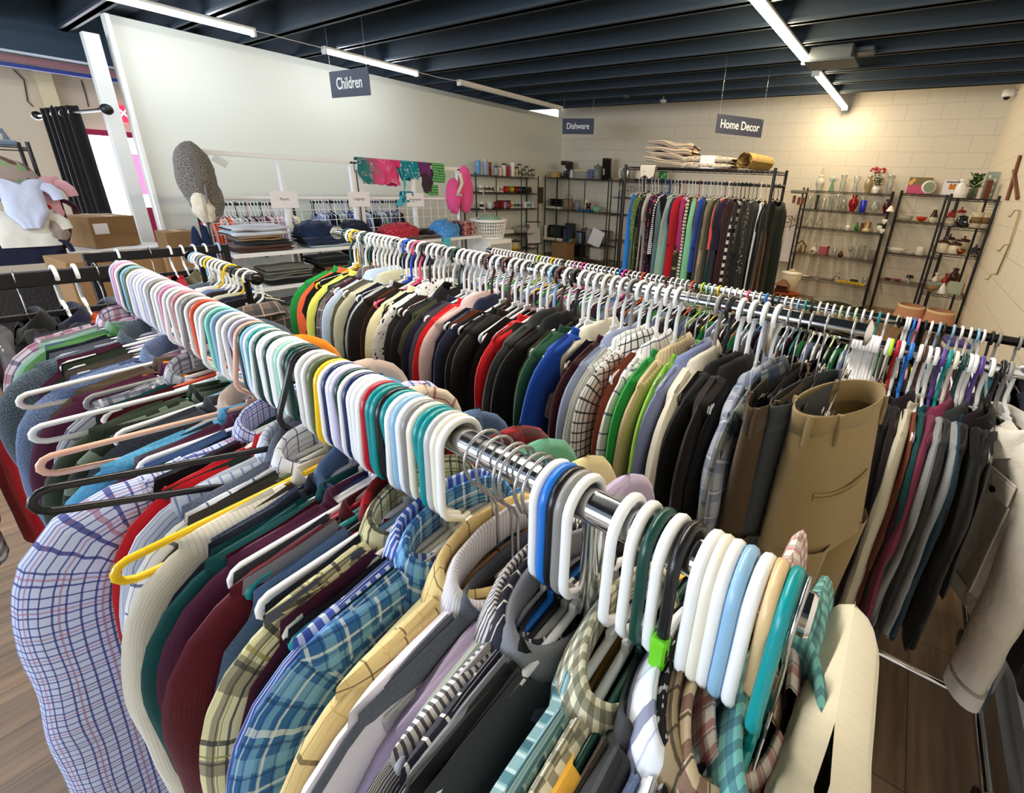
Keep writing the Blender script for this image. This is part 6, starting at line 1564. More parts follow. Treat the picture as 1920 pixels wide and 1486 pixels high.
# hangings on the posts of the glass shelves
t = thing('ceramic_bell', 'white ceramic bird bell hanging on the right post of the glass shelves', 'ornament', at(1670, 392, Y=7.86))
MB().lathe([(.055, -.03), (.05, -.02), (.03, .02), (.012, .045), (0, .05)], 16).build('bell', W, t); MB().tube([(0, 0, .04), (0, .02, .11)], .0015, 4).build('cord', STL, t)
t = thing('heart_hanging', 'white hearts strung on the right post of the glass shelves', 'ornament', at(1659, 414, Y=7.86))
for k, (dx, dz) in enumerate(((0, 0), (-.045, -.09), (.0, -.13))):
    MB().ball((dx - .012, 0, dz), .024, 10, 6, sq=(1, .4, 1)).ball((dx + .012, 0, dz), .024, 10, 6, sq=(1, .4, 1)).ball((dx, 0, dz - .02), .022, 10, 6, sq=(1, .4, 1.2)).build('heart', W, t)
MB().tube([(0, 0, .1), (0, 0, 0), (-.03, 0, -.08), (0, 0, -.12)], .0015, 4).build('cord', STL, t)
t = thing('bird_feeder', 'grey roofed bird feeder hanging at the left end of the glass shelves', 'ornament', at(1497, 366, Y=7.84))
MB().box((0, 0, .05), (.22, .12, .05), ch=.012).build('roof', plain('grey_roof', '#6d6c62', .7), t)
for dx in (-.05, .02, .07): MB().box((dx, 0, -.06 - .02 * (dx > 0)), (.04, .03, .11), ch=.004).build('block', WOOD, t)
t = thing('scroll_ornament', 'dark wrought iron scroll hanging beside the glass shelves', 'ornament', at(1483, 420, Y=7.88))
sp_ = lambda cx_, cz, r, a0, tn, s: [(cx_ + s * r * (1 - k / 40) * math.cos(a0 + tn * 2 * PI * k / 30), 0, cz + r * (1 - k / 40) * math.sin(a0 + tn * 2 * PI * k / 30)) for k in range(31)]
m_iron = plain('wrought_iron', '#3d352c', .5, .6)
MB().tube(sp_(-.05, .06, .07, 0, 1.3, 1), .005, 6).tube(sp_(.06, .08, .05, 1, 1.2, -1), .005, 6).tube([(-.12, 0, -.06), (0, 0, -.04), (.12, 0, .02)], .005, 6).tube([(0, 0, .13), (0, 0, -.10)], .005, 6).build('scroll', m_iron, t)
o = MB().box((0, 0, .45), (.18, .012, .56), ch=.003).build('white_board', M_PAPER); o.location = at(1472, 490, Y=8.12); o.location.z = .35; o.rotation_euler = (-.05, 0, 0); tag(o, 'narrow white board leaning on the back wall left of the glass shelves', 'board')
# platter below the glass shelves
t = lt('glass_platter', 'large clear wavy glass platter under the lowest glass shelf', 'platter', at(1568, 572, Y=7.7), [(.06, 0), (.2, .01), (.34, .06), (.33, .06), (.2, .016), (0, .012)], glass('frosted_platter', '#e2e2dc', .1, .5), 28)
boxy('storage_box', 'low dark storage box holding the glass platter', 'box', Vector((t.location.x, 7.7, 0)), (.7, .5, max(.05, t.location.z - .001)), plain('dark_box', '#2a2422', .7))
# narrow shelving
boxy('picture_box', 'pink and olive picture box on top of the narrow shelving', 'box', put(1720, 362, L4[0], U4) + Vector((0, .10, 0)), (.27, .04, .215), plain('pink_print', '#c0506a', .5), 0)
def printbox():
    m = plain('pink_print', '#c0506a'); nt = m.node_tree; b = nt.nodes['Principled BSDF']
    tc = nt.nodes.new('ShaderNodeTexCoord'); n = nt.nodes.new('ShaderNodeTexNoise'); n.inputs['Scale'].default_value = 9; nt.links.new(tc.outputs['Object'], n.inputs['Vector'])
    sp = nt.nodes.new('ShaderNodeSeparateXYZ'); nt.links.new(tc.outputs['Object'], sp.inputs[0])
    c1 = _mix(nt, _math(nt, 'GREATER_THAN', _math(nt, 'ADD', sp.outputs[2], _math(nt, 'MULTIPLY', n.outputs['Fac'], .08)), .155), lin('#c94c74'), lin('#7c6a3c'))
    nt.links.new(_mix(nt, _math(nt, 'GREATER_THAN', n.outputs['Fac'], .60), c1, lin('#e3b64a')), b.inputs['Base Color'])
printbox()
t = thing('oval_plate', 'oval green and white plate standing in front of the pink picture box', 'plate', put(1738, 363, L4[0], U4) + Vector((0, -.02, .0)), .2)
MB().lathe([(.0, .0), (.055, .004), (.085, .012), (.088, .014), (.06, .010), (0, .006)], 24, sx=1.0).build('plate', W, t).matrix_basis = Matrix.Translation((0, 0, .09)) @ Euler((PI / 2 - .15, 0, 0)).to_matrix().to_4x4()
MB().lathe([(0, .0), (.066, .001)], 20, capb=False).build('printed_scene', plain('green_print', '#8d9a86', .5, bump=(60, .2)), t).matrix_basis = Matrix.Translation((0, -.012, .09)) @ Euler((PI / 2 - .15, 0, 0)).to_matrix().to_4x4()
t = thing('garden_sign', 'white card sign with an orange flower pot on the narrow shelving', 'sign', put(1781, 365, L4[0], U4) + Vector((0, .04, 0)))
MB().box((0, 0, .095), (.20, .012, .19), ch=.002).build('card', M_PAPER, t); MB().box((0, -.008, .10), (.07, .004, .05), ch=.002).ball((-.02, -.009, .135), .016, 8, 5, sq=(1, .2, 1)).ball((.02, -.009, .135), .016, 8, 5, sq=(1, .2, 1)).build('printed_pot', plain('orange_print', '#d07a1c', .6), t)
MB().box((0, -.008, .168), (.15, .003, .012)).build('printed_line', plain('black_ink', '#1c1c20', .7), t)
L5T = L5[0] + TOP
def p5(px, py, lv, y=6.2): p = at(px, py, Y=y); p.z = lv + TOP; p.x = max(.27, min(.565, p.x)); return p
t = thing('goose_figurine', 'white goose-shaped figurine on top of the right-wall shelving', 'figurine', p5(1797, 370, L5[0], 6.18))
MB().lathe([(.042, 0), (.045, .01), (.050, .05), (.044, .10), (.026, .13), (.016, .15)], 16, sy=.8).build('body', W, t); MB().ball((-.008, 0, .165), .02, 10, 7, sq=(1.2, 1, .9)).build('head', W, t); MB().tube([(-.024, 0, .163), (-.045, 0, .158)], [.007, .002], 6).build('beak', plain('orange_beak', '#c98a3a', .5), t)
flowers('green fern in a dark glass jar on top of the right-wall shelving', p5(1820, 372, L5[0], 6.45), glass('dark_green_glass', '#6f7c68', .05, .5), [(.035, 0), (.042, .006), (.042, .10), (.036, .11)], None, LEAF, random.Random(9), 0, 0, .20, 150, .10)
boxy('wooden_grinder', 'dark brown wooden block standing between the fern and the grey panel', 'ornament', p5(1846, 372, L5[0], 6.55), (.045, .06, .19), WOOD, .2)
t = thing('slotted_panel', 'pale grey green panel with oval holes leaning on the right wall', 'panel', p5(1862, 372, L5[0], 6.6) + Vector((.0, .1, 0)), 0)
MB().box((0, 0, .14), (.11, .016, .28), ch=.003).build('panel', plain('grey_green_paint', '#9aa79c', .6), t)
for k in range(6): MB().ball(((-.025 if k % 2 else .025), -.009, .05 + .036 * k), .018, 10, 5, sq=(.7, .15, 1)).build('oval_slot', W, t)
lt('loaf_dish', 'pale oval baking dish on the narrow shelving', 'dish', put(1697, 410, L4[1], U4), [(.05, 0), (.06, .006), (.07, .07), (.066, .07), (.055, .012), (0, .01)], plain('pale_pan', '#a8a294', .4), sx=1.3, sy=.8)
vase('orange red bowl on the narrow shelving', put(1727, 413, L4[1], U4), 'bowl', gl('#c23518'), .85, .95, None, 'bowl', 'bowl')
t = lt('vase', 'white and black speckled vase on the narrow shelving', 'vase', put(1748, 416, L4[1], U4), [(.03, 0), (.05, .03), (.048, .07), (.03, .11), (.022, .15), (.03, .18)], plain('speckle', '#d8d0b8', .3), extra=1)
MB().lathe([(.049, .07), (.031, .112), (.023, .15), (.026, .165)], 18, capb=False).build('dark_neck', BK, t)
t = thing('tureen', 'white oval tureen on the third level of the narrow shelving', 'dish', put(1679, 475, L4[2], U4)); MB().lathe([(.04, 0), (.05, .006), (.085, .05), (.08, .06), (.05, .075), (0, .08)], 20, sx=1.2, sy=.8).build('body', W, t)
for s in (-1, 1): MB().tube([(s * .095, -.015, .055), (s * .12, 0, .06), (s * .095, .015, .055)], .005, 6).build('handle', W, t)
vase('small white dish beside the tureen', put(1704, 477, L4[2], U4), 'dish', W, .55, .9, None, 'dish', 'dish')
lt('canister', 'white canister right of the white tureen', 'jar', put(1723, 478, L4[2], U4), [(.04, 0), (.045, .004), (.045, .11), (.04, .115), (0, .118)], W)
vase('brown wicker dish on the lowest level of the narrow shelving', put(1664, 525, L4[3], U4), 'dish', WOOD, .5, .9, None, 'dish', 'dish'); vase('pink bowl on the lowest level of the narrow shelving', put(1681, 528, L4[3], U4), 'dish', gl('#a84a5e'), .55, 1.0, None, 'bowl', 'bowl')
t = thing('oil_lamp', 'small oil lamp with a dark shade on the narrow shelving', 'lamp', put(1703, 529, L4[3], U4)); MB().lathe([(.03, 0), (.01, .02), (.008, .06), (.02, .07)], 12).build('base', STL, t); MB().lathe([(.05, .075), (.04, .11), (.03, .11)], 14).build('shade', BK, t)
# right-wall shelving
JR = plain('red_lid', '#8c1418', .3); BR = plain('brown_glaze', '#3e2012', .25)
for i, (px, y, h, lab, lid) in enumerate([(1776, 6.1, .085, 'glass jar with a dark red lid at the front of the right-wall shelving', JR), (1776, 6.27, .10, 'second glass jar with a red lid behind the front jar', JR), (1794, 6.42, .13, 'tall glass jar with a red lid and clear knob', JR)]):
    jar(lab, p5(px, 423, L5[1], y) , glass('jar_glass', '#dcdccc', .05, .4), h, .048, lid, 'jars on the right-wall shelving', knob=True, fill=plain('jar_label', '#c9b89a', .6))
t = thing('decorated_plate', 'round black decorated plate standing among the jars', 'plate', p5(1802, 424, L5[1], 6.12)); MB().lathe([(0, 0), (.03, .002), (.055, .010), (.056, .014), (.03, .006), (0, .004)], 20).build('plate', BK, t).matrix_basis = Matrix.Translation((0, 0, .056)) @ Euler((PI / 2, 0, 0)).to_matrix().to_4x4()
for i, (px, y, lab) in enumerate([(1826, 6.12, 'large beige stoneware mug on the right-wall shelving'), (1849, 6.14, 'beige stein with a brown emblem on the right-wall shelving')]):
    mug(lab, p5(px, 428, L5[1], y), plain('stoneware', '#cdbf9f', .4), 2.2, 1.2, 'stoneware mugs', plain('brown_emblem', '#7a5c34', .5), .15)
boxy('tray', 'dark tray under the jars on the right-wall shelving', 'tray', Vector((.42, 6.62, L5[1] + TOP)), (.26, .3, .02), WOOD)
for i, (px, y, h, r, lab) in enumerate([(1762, 6.12, .10, .055, 'cream canister with a brown lid at the front of the third level'), (1786, 6.14, .085, .06, 'cream crock with a brown rim beside the canister'), (1772, 6.38, .12, .055, 'second brown-lidded canister behind the cream canister'), (1800, 6.42, .11, .06, 'brown-lidded crock at the back of the third level')]):
    jar(lab, p5(px, 474, L5[2], y), IV, h, r, BR, 'brown and cream canisters', knob=True)
t = thing('star_ornament', 'dark metal star ornament on the third level of the right-wall shelving', 'ornament', p5(1828, 476, L5[2], 6.1))
st = []
for k in range(10):
    r = .06 if k % 2 == 0 else .026; a = PI / 2 + k * PI / 5; st.append((r * math.cos(a), 0, .06 + r * math.sin(a)))
b_ = MB(); b_.poly([(x, -.01, z) for x, _, z in st]); b_.poly([(x, .01, z) for x, _, z in reversed(st)])
for k in range(10): b_.poly([(st[k][0], -.01, st[k][2]), (st[(k + 1) % 10][0], -.01, st[(k + 1) % 10][2]), (st[(k + 1) % 10][0], .01, st[(k + 1) % 10][2]), (st[k][0], .01, st[k][2])])
b_.build('star', BK, t)
vase('copper teapot-shaped bowl on the third level of the right-wall shelving', p5(1800, 474, L5[2], 6.08) + Vector((0, 0, 0)), 'bowl', plain('copper', '#a45a2c', .25, .9), .5, .8, None, 'bowl', 'bowl')
vase('grey blue bowl on the fourth level of the right-wall shelving', p5(1750, 545, L5[3], 6.3), 'bowl', plain('grey_glaze', '#7c8a8a', .4), 1.0, 1.0, None, 'bowl', 'bowl')
lt('bell', 'white ceramic bell on the fourth level of the right-wall shelving', 'ornament', p5(1765, 548, L5[3], 6.12), [(.045, 0), (.04, .01), (.025, .06), (.015, .085), (.008, .09), (.006, .11)], W)
vase('wicker basket bowl at the front of the fourth level', p5(1745, 545, L5[3], 6.1), 'bowl', plain('wicker', '#8a6f42', .8, bump=(90, .4)), .7, .9, None, 'basket', 'basket')
boxy('gift_box', 'pale green printed box on the fourth level of the right-wall shelving', 'box', p5(1788, 548, L5[3], 6.15), (.13, .05, .13), plain('pale_green_print', '#a9b096', .6, bump=(50, .2)), -.2)
boxy('red_book', 'bright red book standing beside the pale green box', 'book', p5(1808, 548, L5[3], 6.2), (.03, .10, .12), plain('red_cover', '#d8202c', .5), .1)
for i, (px, y, m_, lab, p_) in enumerate([(1757, 6.7, IV, 'cream jug at the back of the fourth level', 'bulb'), (1775, 6.75, gl('#a8342c'), 'red ornament at the back of the fourth level', 'bulb'), (1790, 6.7, BR, 'brown rooster-shaped jug at the back of the fourth level', 'urn')]):
    vase(lab, p5(px, 515, L5[3], y), p_, m_, .8, .9, None, 'jug', 'jug')
t = thing('table_lamp', 'peach table lamp shade with a cream trim below the right-wall shelving', 'lamp', Vector((.43, 5.75, 0)))
SH = plain('peach_shade', '#c99272', .8, bump=(80, .1)); tr_ = plain('cream_trim', '#e0c898', .7)
def shade(x, y, z0, nm):
    MB().lathe([(.155, z0), (.115, z0 + .20)], 28, c=(x, y, 0), capb=False).build(nm, SH, t)
    MB().lathe([(.118, z0 + .185), (.119, z0 + .205), (.113, z0 + .207)], 28, c=(x, y, 0), capb=False).build('trim', tr_, t)
shade(0, 0, .34, 'lamp_shade'); MB().lathe([(.07, 0), (.075, .012), (.02, .03), (.045, .12), (.04, .2), (.012, .26), (.010, .40)], 18).build('base', BR, t)
t = thing('table_lamp', 'second peach lamp shade directly left of the first, below the right-wall shelving', 'lamp', Vector((.18, 5.80, 0)))
shade(0, 0, .34, 'lamp_shade'); MB().lathe([(.07, 0), (.075, .012), (.02, .03), (.045, .12), (.04, .2), (.012, .26), (.010, .40)], 18).build('base', BR, t)
# ------------------------------------------------------------------ mugs and tumblers by the partition
def y1(px, py, lv): p = at(px, py, **U1); p.z = lv + TOP; return p
TG, MG1, MG2 = 'tumblers on the mug shelving', 'mugs on the upper mug shelf', 'mugs on the lower mug shelf'
tumbler('light blue ribbed bottle first on top of the mug shelving', y1(897, 326, L1[0]), gl('#5f9fd8'), .20, .040, gl('#5f9fd8'), TG)
tumbler('lavender bottle with a pale peaked cap on top of the mug shelving', y1(910, 327, L1[0]), gl('#a5b0d8'), .23, .038, plain('peach_cap', '#e0b890', .5), TG)
tumbler('slim dark red bottle on top of the mug shelving', y1(919, 327, L1[0]), gl('#7c1c22'), .19, .026, gl('#7c1c22'), TG)
tumbler('clear cup with a purple lid and a straw on top of the mug shelving', y1(930, 328, L1[0]), glass('cup_plastic', '#dfe4ec', .1, .4), .14, .036, gl('#3a3f8c'), TG, plain('dark_straw', '#2b2b50', .4))
tumbler('short cream bottle on top of the mug shelving', y1(938, 329, L1[0]), IV, .11, .030, W, TG)
tumbler('tall cream tumbler with a black lid on top of the mug shelving', y1(945, 329, L1[0]), plain('pinkish_white', '#e2d6cc', .4), .19, .040, BK, TG)
tumbler('magenta bottle on top of the mug shelving', y1(953, 330, L1[0]), gl('#b01c50'), .16, .032, gl('#b01c50'), TG)
tumbler('tallest white tumbler on top of the mug shelving', y1(961, 330, L1[0]), W, .225, .048, W, TG)
tumbler('leopard spotted tumbler on top of the mug shelving', y1(968, 331, L1[0]), fabric('leopard', '#d8c6a4', spots=(14, .32, '#2c2018'), rough=.4), .15, .034, BK, TG)
for i, (px, h) in enumerate(((974, .20), (982, .12), (987, .17), (993, .11), (999, .13))):
    jar('glass jar with a pewter lid, %s from the left on the mug shelving' % ordinal(i + 1), y1(px, 331, L1[0]), glass('jar_clear', '#e6e2d6', .05, .45), h, .040, plain('pewter_lid', '#5a5648', .35, .8), 'glass jars on the mug shelving', fill=plain('jar_print', '#6c6a60', .6))
for i, (px, c, nm, bd) in enumerate([(903, '#e9e5dc', 'white', '#8a867c'), (912, '#e4e0d6', 'white patterned', '#5b564e'), (920, '#e2ded6', 'zebra striped', '#2c2a28'), (931, '#e6e2da', 'plain white', None), (939, '#e2dcd0', 'cream printed', '#a08c6c'), (948, '#c01428', 'bright red', None), (959, '#6a9c1c', 'green and yellow', '#d8c020'), (967, '#8c1220', 'crimson', None), (974, '#16161a', 'black', '#1f7c8c'), (982, '#1c1c20', 'second black', None), (992, '#55504a', 'grey marbled', '#2c2926')]):
    mug('%s mug, %s from the left on the upper mug shelf' % (nm, ordinal(i + 1)), y1(px, 361, L1[1]), gl(c), -.6 if i % 2 else .8, 1.25, MG1, gl(bd) if bd else None, .11)
for i, (px, c, nm, bd) in enumerate([(905, '#ece9e4', 'white with a black spot', '#1c1a1a'), (918, '#e4ece8', 'pale mint white', None), (931, '#7a1216', 'dark red', None), (940, '#8a161a', 'second dark red', None), (945, '#8fa0c4', 'small blue grey', None), (952, '#a01c1c', 'red', None), (959, '#e0e4d4', 'white with a yellow ring', '#c8a830'), (967, '#cfd8d8', 'white with a teal print', '#2a6c6c'), (974, '#e0e0e0', 'white with dark trim', '#2a2a30'), (983, '#e8e6e2', 'large white', None), (990, '#dce8ea', 'teal and white', '#4a94a8'), (998, '#ebe9e6', 'last white', None)]):
    mug('%s mug, %s from the left on the lower mug shelf' % (nm, ordinal(i + 1)), y1(px, 392, L1[2]), gl(c), -.6 if i % 3 else .9, 1.25, MG2, gl(bd) if bd else None, .115)
boxy('red_box', 'dark red box behind the mugs of the lower mug shelf', 'box', y1(950, 391, L1[2]) + Vector((-.07, 0, 0)), (.08, .30, .14), gl('#6c1218'))
lt('canister', 'cream canister behind the laundry basket on the mug shelving', 'jar', y1(934, 438, L1[3]), [(.05, 0), (.055, .005), (.055, .13), (.04, .15), (0, .155)], W)
boxy('sugar_box', 'white rectangular dish on the mug shelving', 'dish', y1(953, 438, L1[3]), (.10, .24, .075), W, 0, None, .012)
lt('cup', 'tall white cup standing behind the white rectangular dish', 'cup', y1(945, 437, L1[3]) + Vector((-.09, 0, 0)), [(.03, 0), (.035, .004), (.04, .20), (.036, .20), (0, .02)], W)
t = lt('covered_dish', 'clear covered glass dish on the mug shelving', 'dish', y1(977, 437, L1[3]), [(.10, 0), (.12, .01), (.13, .06), (.12, .10), (.05, .14), (.015, .145), (.02, .165), (0, .17)], glass('dish_glass', '#d8d8cc', .05, .45), 22, sy=1.3)
t = thing('framed_picture', 'grey framed flower picture leaning at the end of the mug shelving', 'picture', Vector((-6.13, 7.02, .39)), PI / 2 - .2, rx=-.12)
MB().box((0, 0, .21), (.36, .02, .44), ch=.004).build('frame', BK, t); MB().box((0, -.012, .21), (.32, .004, .40)).build('print', fabric('grey_flower_print', '#c8c4be', spots=[(5, .35, '#6a6670'), (9, .2, '#8e4a60')], rough=.6), t)
boxy('dark_frame', 'dark brown empty frame hanging on the end post of the mug shelving', 'frame', Vector((-6.11, 7.17, 1.16)), (.015, .17, .30), plain('brown_frame', '#3a3026', .6))
pot('yellow and white pot with a dark lid on the bottom mug shelf', y1(967, 470, L1[4]), plain('cream_pot', '#d8d0b4', .4), plain('pot_glass', '#4a463e', .3), .115, .13, None, BK)
lt('yellow_bowl', 'yellow bowl beside the cream pot on the bottom mug shelf', 'bowl', y1(958, 472, L1[4]) + Vector((.10, 0, 0)), [(.04, 0), (.06, .02), (.075, .06), (.07, .06), (0, .015)], gl('#d8b418'))
pot('white stacked steamer pot at the right end of the bottom mug shelf', y1(997, 470, L1[4]), W, W, .095, .12, None, BK)
o = MB().tube([(0, 0, 0), (.02, -.08, 1.2)], .011, 8).build('broom_handle', plain('pale_wood_stick', '#b9a888', .6)); o.location = (-6.08, 5.72, .2); tag(o, 'pale wooden stick leaning at the near end of the mug shelving', 'stick')
t = thing('cardboard_box', 'open cardboard box on the floor between the mug shelving and the corner shelving', 'box', Vector((-5.65, 7.35, 0)), .15)
for s in (-1, 1): MB().box((s * .17, 0, .22), (.006, .30, .44)).build('side_panel', M_CARD, t); MB().box((0, s * .15, .22), (.34, .006, .44)).build('end_panel', M_CARD, t)
MB().box((.24, 0, .50), (.16, .29, .005), ry=-.9).build('flap', M_CARD, t); MB().box((0, 0, .01), (.33, .29, .01)).build('bottom', M_CARD, t)
# ------------------------------------------------------------------ corner shelving
def c2(px, py, lv, dy=0): p = at(px, py, **U2); p.z = lv + TOP; p.y += dy; return p
t = thing('bamboo_steamer', 'round bamboo steamer on top of the corner shelving', 'steamer', c2(1042, 334, L2[0])); BAM = plain('bamboo', '#c9a46a', .6)
MB().lathe([(.115, 0), (.12, .004), (.12, .06), (.11, .06)], 26).build('basket', BAM, t); MB().lathe([(.122, .06), (.122, .10), (.09, .11), (0, .112)], 26).build('lid', BAM, t)
def coffee(label, loc, rz=0):
    t = thing('coffee_maker', label, 'coffee maker', loc, rz)
    MB().box((0, 0, .02), (.17, .22, .04), ch=.01).build('base', BK, t); MB().box((0, .08, .16), (.16, .07, .28), ch=.01).build('tower', BK, t); MB().box((0, 0, .28), (.18, .22, .08), ch=.02).build('lid', BK, t)
    MB().lathe([(.05, .045), (.06, .06), (.06, .12), (.045, .16)], 16, c=(0, -.02, 0)).build('carafe', glass('dark_carafe', '#5a5a5c', .04, .5), t); return t
coffee('black coffee maker on top of the corner shelving', c2(1059, 334, L2[0], .06))
tumbler('small dark bottle beside the coffee maker', c2(1066, 337, L2[0], -.12), gl('#2c2c44'), .15, .03, W, None, None, 'bottle')
t = thing('plastic_scoop', 'pale plastic jug tipped beside the small dark bottle', 'jug', c2(1076, 336, L2[0], -.08)); MB().lathe([(.03, 0), (.05, .01), (.035, .16), (.03, .16)], 16).build('body', plain('pale_plastic', '#c4c6c6', .3), t)
boxy('plastic_container', 'clear rectangular food container on top of the corner shelving', 'container', c2(1092, 337, L2[0]), (.28, .18, .13), glass('food_box', '#d8dad4', .08, .4)); boxy('container_lid', 'cream lid lying on the clear food container', 'lid', c2(1092, 337, L2[0]) + Vector((0, 0, .131)), (.30, .19, .035), plain('cream_lid', '#cdc5a8', .5))
boxy('blue_bin', 'clear bin with a purple blue rim on top of the corner shelving', 'container', c2(1108, 338, L2[0], .04), (.11, .12, .18), glass('blue_bin', '#7c86d0', .08, .5))
lt('glass_canister', 'tall grey glass canister on top of the corner shelving', 'jar', c2(1120, 338, L2[0]), [(.075, 0), (.08, .005), (.08, .24), (.06, .25), (.02, .26), (.02, .28), (0, .285)], glass('grey_canister', '#a8b0a6', .06, .5), 22)
t = thing('coffee_grinder', 'tall black coffee urn on top of the corner shelving', 'appliance', c2(1136, 339, L2[0])); MB().lathe([(.09, 0), (.095, .006), (.085, .34), (.09, .345), (.088, .38), (0, .385)], 22).build('body', BK, t); MB().box((0, -.092, .14), (.03, .01, .12), ch=.004).build('gauge', STL, t)
t = thing('kettle', 'brushed steel electric kettle on the stemware shelving', 'kettle', Vector((-4.62, 7.86, 1.654)), .6); MB().lathe([(.085, 0), (.09, .006), (.07, .20), (.06, .22), (.01, .235), (.015, .25), (0, .255)], 22).build('body', plain('brushed_steel', '#a9adb4', .3, .9), t); MB().tube([(-.06, 0, .20), (-.12, 0, .21), (-.13, 0, .10), (-.085, 0, .04)], .010, 8).build('handle', W, t)
for i in range(3): lt('canister', 'canister behind the fringe of the garment rack, %s from the kettle' % ordinal(i + 1), 'jar', Vector((-4.36 + .24 * i, 7.9, 1.654)), [(.07, 0), (.075, .005), (.075, .17), (.06, .19), (0, .195)], [plain('pinkish_white', '#e2d6cc', .4), plain('print_canister', '#8a7a74', .5, bump=(30, .2)), GRN][i], 20, 'canisters on the stemware shelving')
for i in range(8): vase('upside-down stem glass, %s from the left on the stemware shelving' % ordinal(i + 1), Vector((-4.72 + .13 * i, 7.86 + .08 * (i % 2), 1.364)), 'wine', G_CLR, 1.05, None, 'stem glasses beside the tall garment rack', 'wine_glass', 'glass')
t = thing('frying_pans', 'stack of black frying pans on the middle corner shelf', 'pan', c2(1043, 393, L2[1]) + Vector((0, 0, .052)))
for k in range(3): MB().lathe([(.12, .05 * k), (.15, .05 * k + .035), (.155, .05 * k + .04), (.11, .05 * k + .008), (0, .05 * k + .006)], 26).build('pan', BK, t); MB().tube([(.15, 0, .05 * k + .03), (.24, -.05, .05 * k + .05)], .010, 8).build('handle', BK, t)
boxy('white_box', 'flat white box under the black frying pans', 'box', c2(1043, 394, L2[1]), (.36, .25, .048), W)
t = thing('candle_lantern', 'round candle lantern with a copper top on the middle corner shelf', 'lantern', c2(1066, 394, L2[1])); MB().lathe([(.10, 0), (.12, .03), (.125, .12), (.11, .19), (.06, .22)], 22).build('globe', glass('amber_globe', '#b99a84', .05, .5), t); MB().lathe([(.09, .005), (.09, .10), (0, .102)], 18).build('candle', plain('copper_wax', '#8a5230', .5), t); MB().tube([(-.10, 0, .20), (-.06, 0, .28), (.06, 0, .28), (.10, 0, .20)], .005, 6).build('handle', BK, t)
vase('clear measuring glass beside the candle lantern', c2(1083, 395, L2[1]), 'cyl', glass('pale_glass2', '#d0d4d2', .05, .35), 1.6, 1.0, None, 'drinking_glass', 'glass')
boxy('blue_tray', 'blue tray on the middle corner shelf', 'tray', c2(1101, 397, L2[1]), (.30, .24, .035), gl('#1f5a90')); lt('white_crock', 'white crock standing in the blue tray', 'crock', c2(1101, 397, L2[1]) + Vector((-.03, 0, .037)), [(.06, 0), (.07, .02), (.07, .10), (.05, .14), (.055, .18), (0, .19)], IV, 20)
lt('black_blender', 'small black and steel blender beside the white crock', 'appliance', c2(1107, 397, L2[1]) + Vector((0, -.08, .037)), [(.05, 0), (.05, .05), (.04, .06), (.055, .12), (.05, .13), (0, .135)], BK, 18)
lt('mint_bowl', 'mint green mixing bowl on the middle corner shelf', 'bowl', c2(1118, 397, L2[1]), [(.05, 0), (.06, .01), (.09, .10), (.086, .10), (.05, .02), (0, .015)], gl('#7fc4a4'), 22)
for i, px in enumerate((1124, 1130, 1136)): vase('clear glass, %s of three at the right of the middle corner shelf' % ordinal(i + 1), c2(px, 398, L2[1], -.08 + .06 * i), 'bowl', G_CLR, .8, .7, 'clear bowls on the corner shelving', 'glass_bowl', 'bowl')
t = thing('toaster_oven', 'white and black rounded toaster oven on the lower corner shelf', 'appliance', c2(1045, 447, L2[2], -.02), .25); MB().box((0, 0, .16), (.40, .30, .30), ch=.06).build('body', BK, t); MB().box((-.02, -.02, .03), (.44, .33, .06), ch=.02).build('base', W, t); MB().box((-.195, -.02, .17), (.05, .31, .28), ch=.02).build('side_panel', W, t); MB().box((.04, -.152, .18), (.24, .01, .18), ch=.006).build('window', glass('dark_window', '#40484c', .05, .6), t)
boxy('appliance_box', 'dark blue appliance box beside the toaster oven', 'box', c2(1068, 452, L2[2], -.05), (.18, .14, .26), plain('dark_blue_box', '#3a465a', .6)); boxy('appliance_box', 'dark grey speaker-like box behind the toaster oven', 'box', c2(1062, 450, L2[2], .12), (.20, .12, .36), plain('dark_grey_box', '#33383c', .6))
heap('teal cloth ball on the lower corner shelf', c2(1079, 452, L2[2], -.14), .07, .06, .08, TQ, 51, name='cloth_ball', k=.5)
for i, (px, m_, lab) in enumerate([(1084, gl('#51617c'), 'blue grey bottle'), (1089, plain('clear_blue', '#8394a8', .2), 'pale blue bottle'), (1095, gl('#2c3038'), 'dark bottle')]): tumbler(lab + ' on the lower corner shelf', c2(px, 452, L2[2], -.02), m_, .22, .04, BK, 'bottles on the lower corner shelf', None, 'bottle')
pot('grey pot with a maroon lid behind the bottles on the corner shelving', c2(1092, 450, L2[2], .12), plain('grey_pot', '#9a9a94', .4), gl('#7c1c3c'), .12, .26, None, BK)
lt('grey_canister', 'grey canister right of the bottles on the corner shelving', 'jar', c2(1103, 452, L2[2], .0), [(.06, 0), (.065, .005), (.065, .28), (.05, .30), (0, .305)], plain('grey_tin', '#8f928c', .4))
o = MB().box((0, 0, .17), (.28, .02, .32), ch=.004).build('foam_board', M_PAPER); o.location = c2(1120, 455, L2[2], -.16); o.rotation_euler = (-.2, .3, .1); tag(o, 'tilted white panel among the black racks on the corner shelving', 'board')
for i in range(3):
    t = thing('dish_rack', 'black wire grate, %s of three at the right of the corner shelving' % ordinal(i + 1), 'rack', c2(1126 + 5 * i, 450, L2[2], .08 - .05 * i), .1, 'black wire grates'); g = MB()
    for k in range(7): g.tube([(-.12 + .04 * k, 0, 0), (-.12 + .04 * k + .03, .04, .30)], .004, 5)
    g.tube([(-.12, 0, .005), (.13, 0, .005)], .005, 5).tube([(-.09, .04, .295), (.15, .04, .295)], .005, 5); g.build('grate', BK, t)
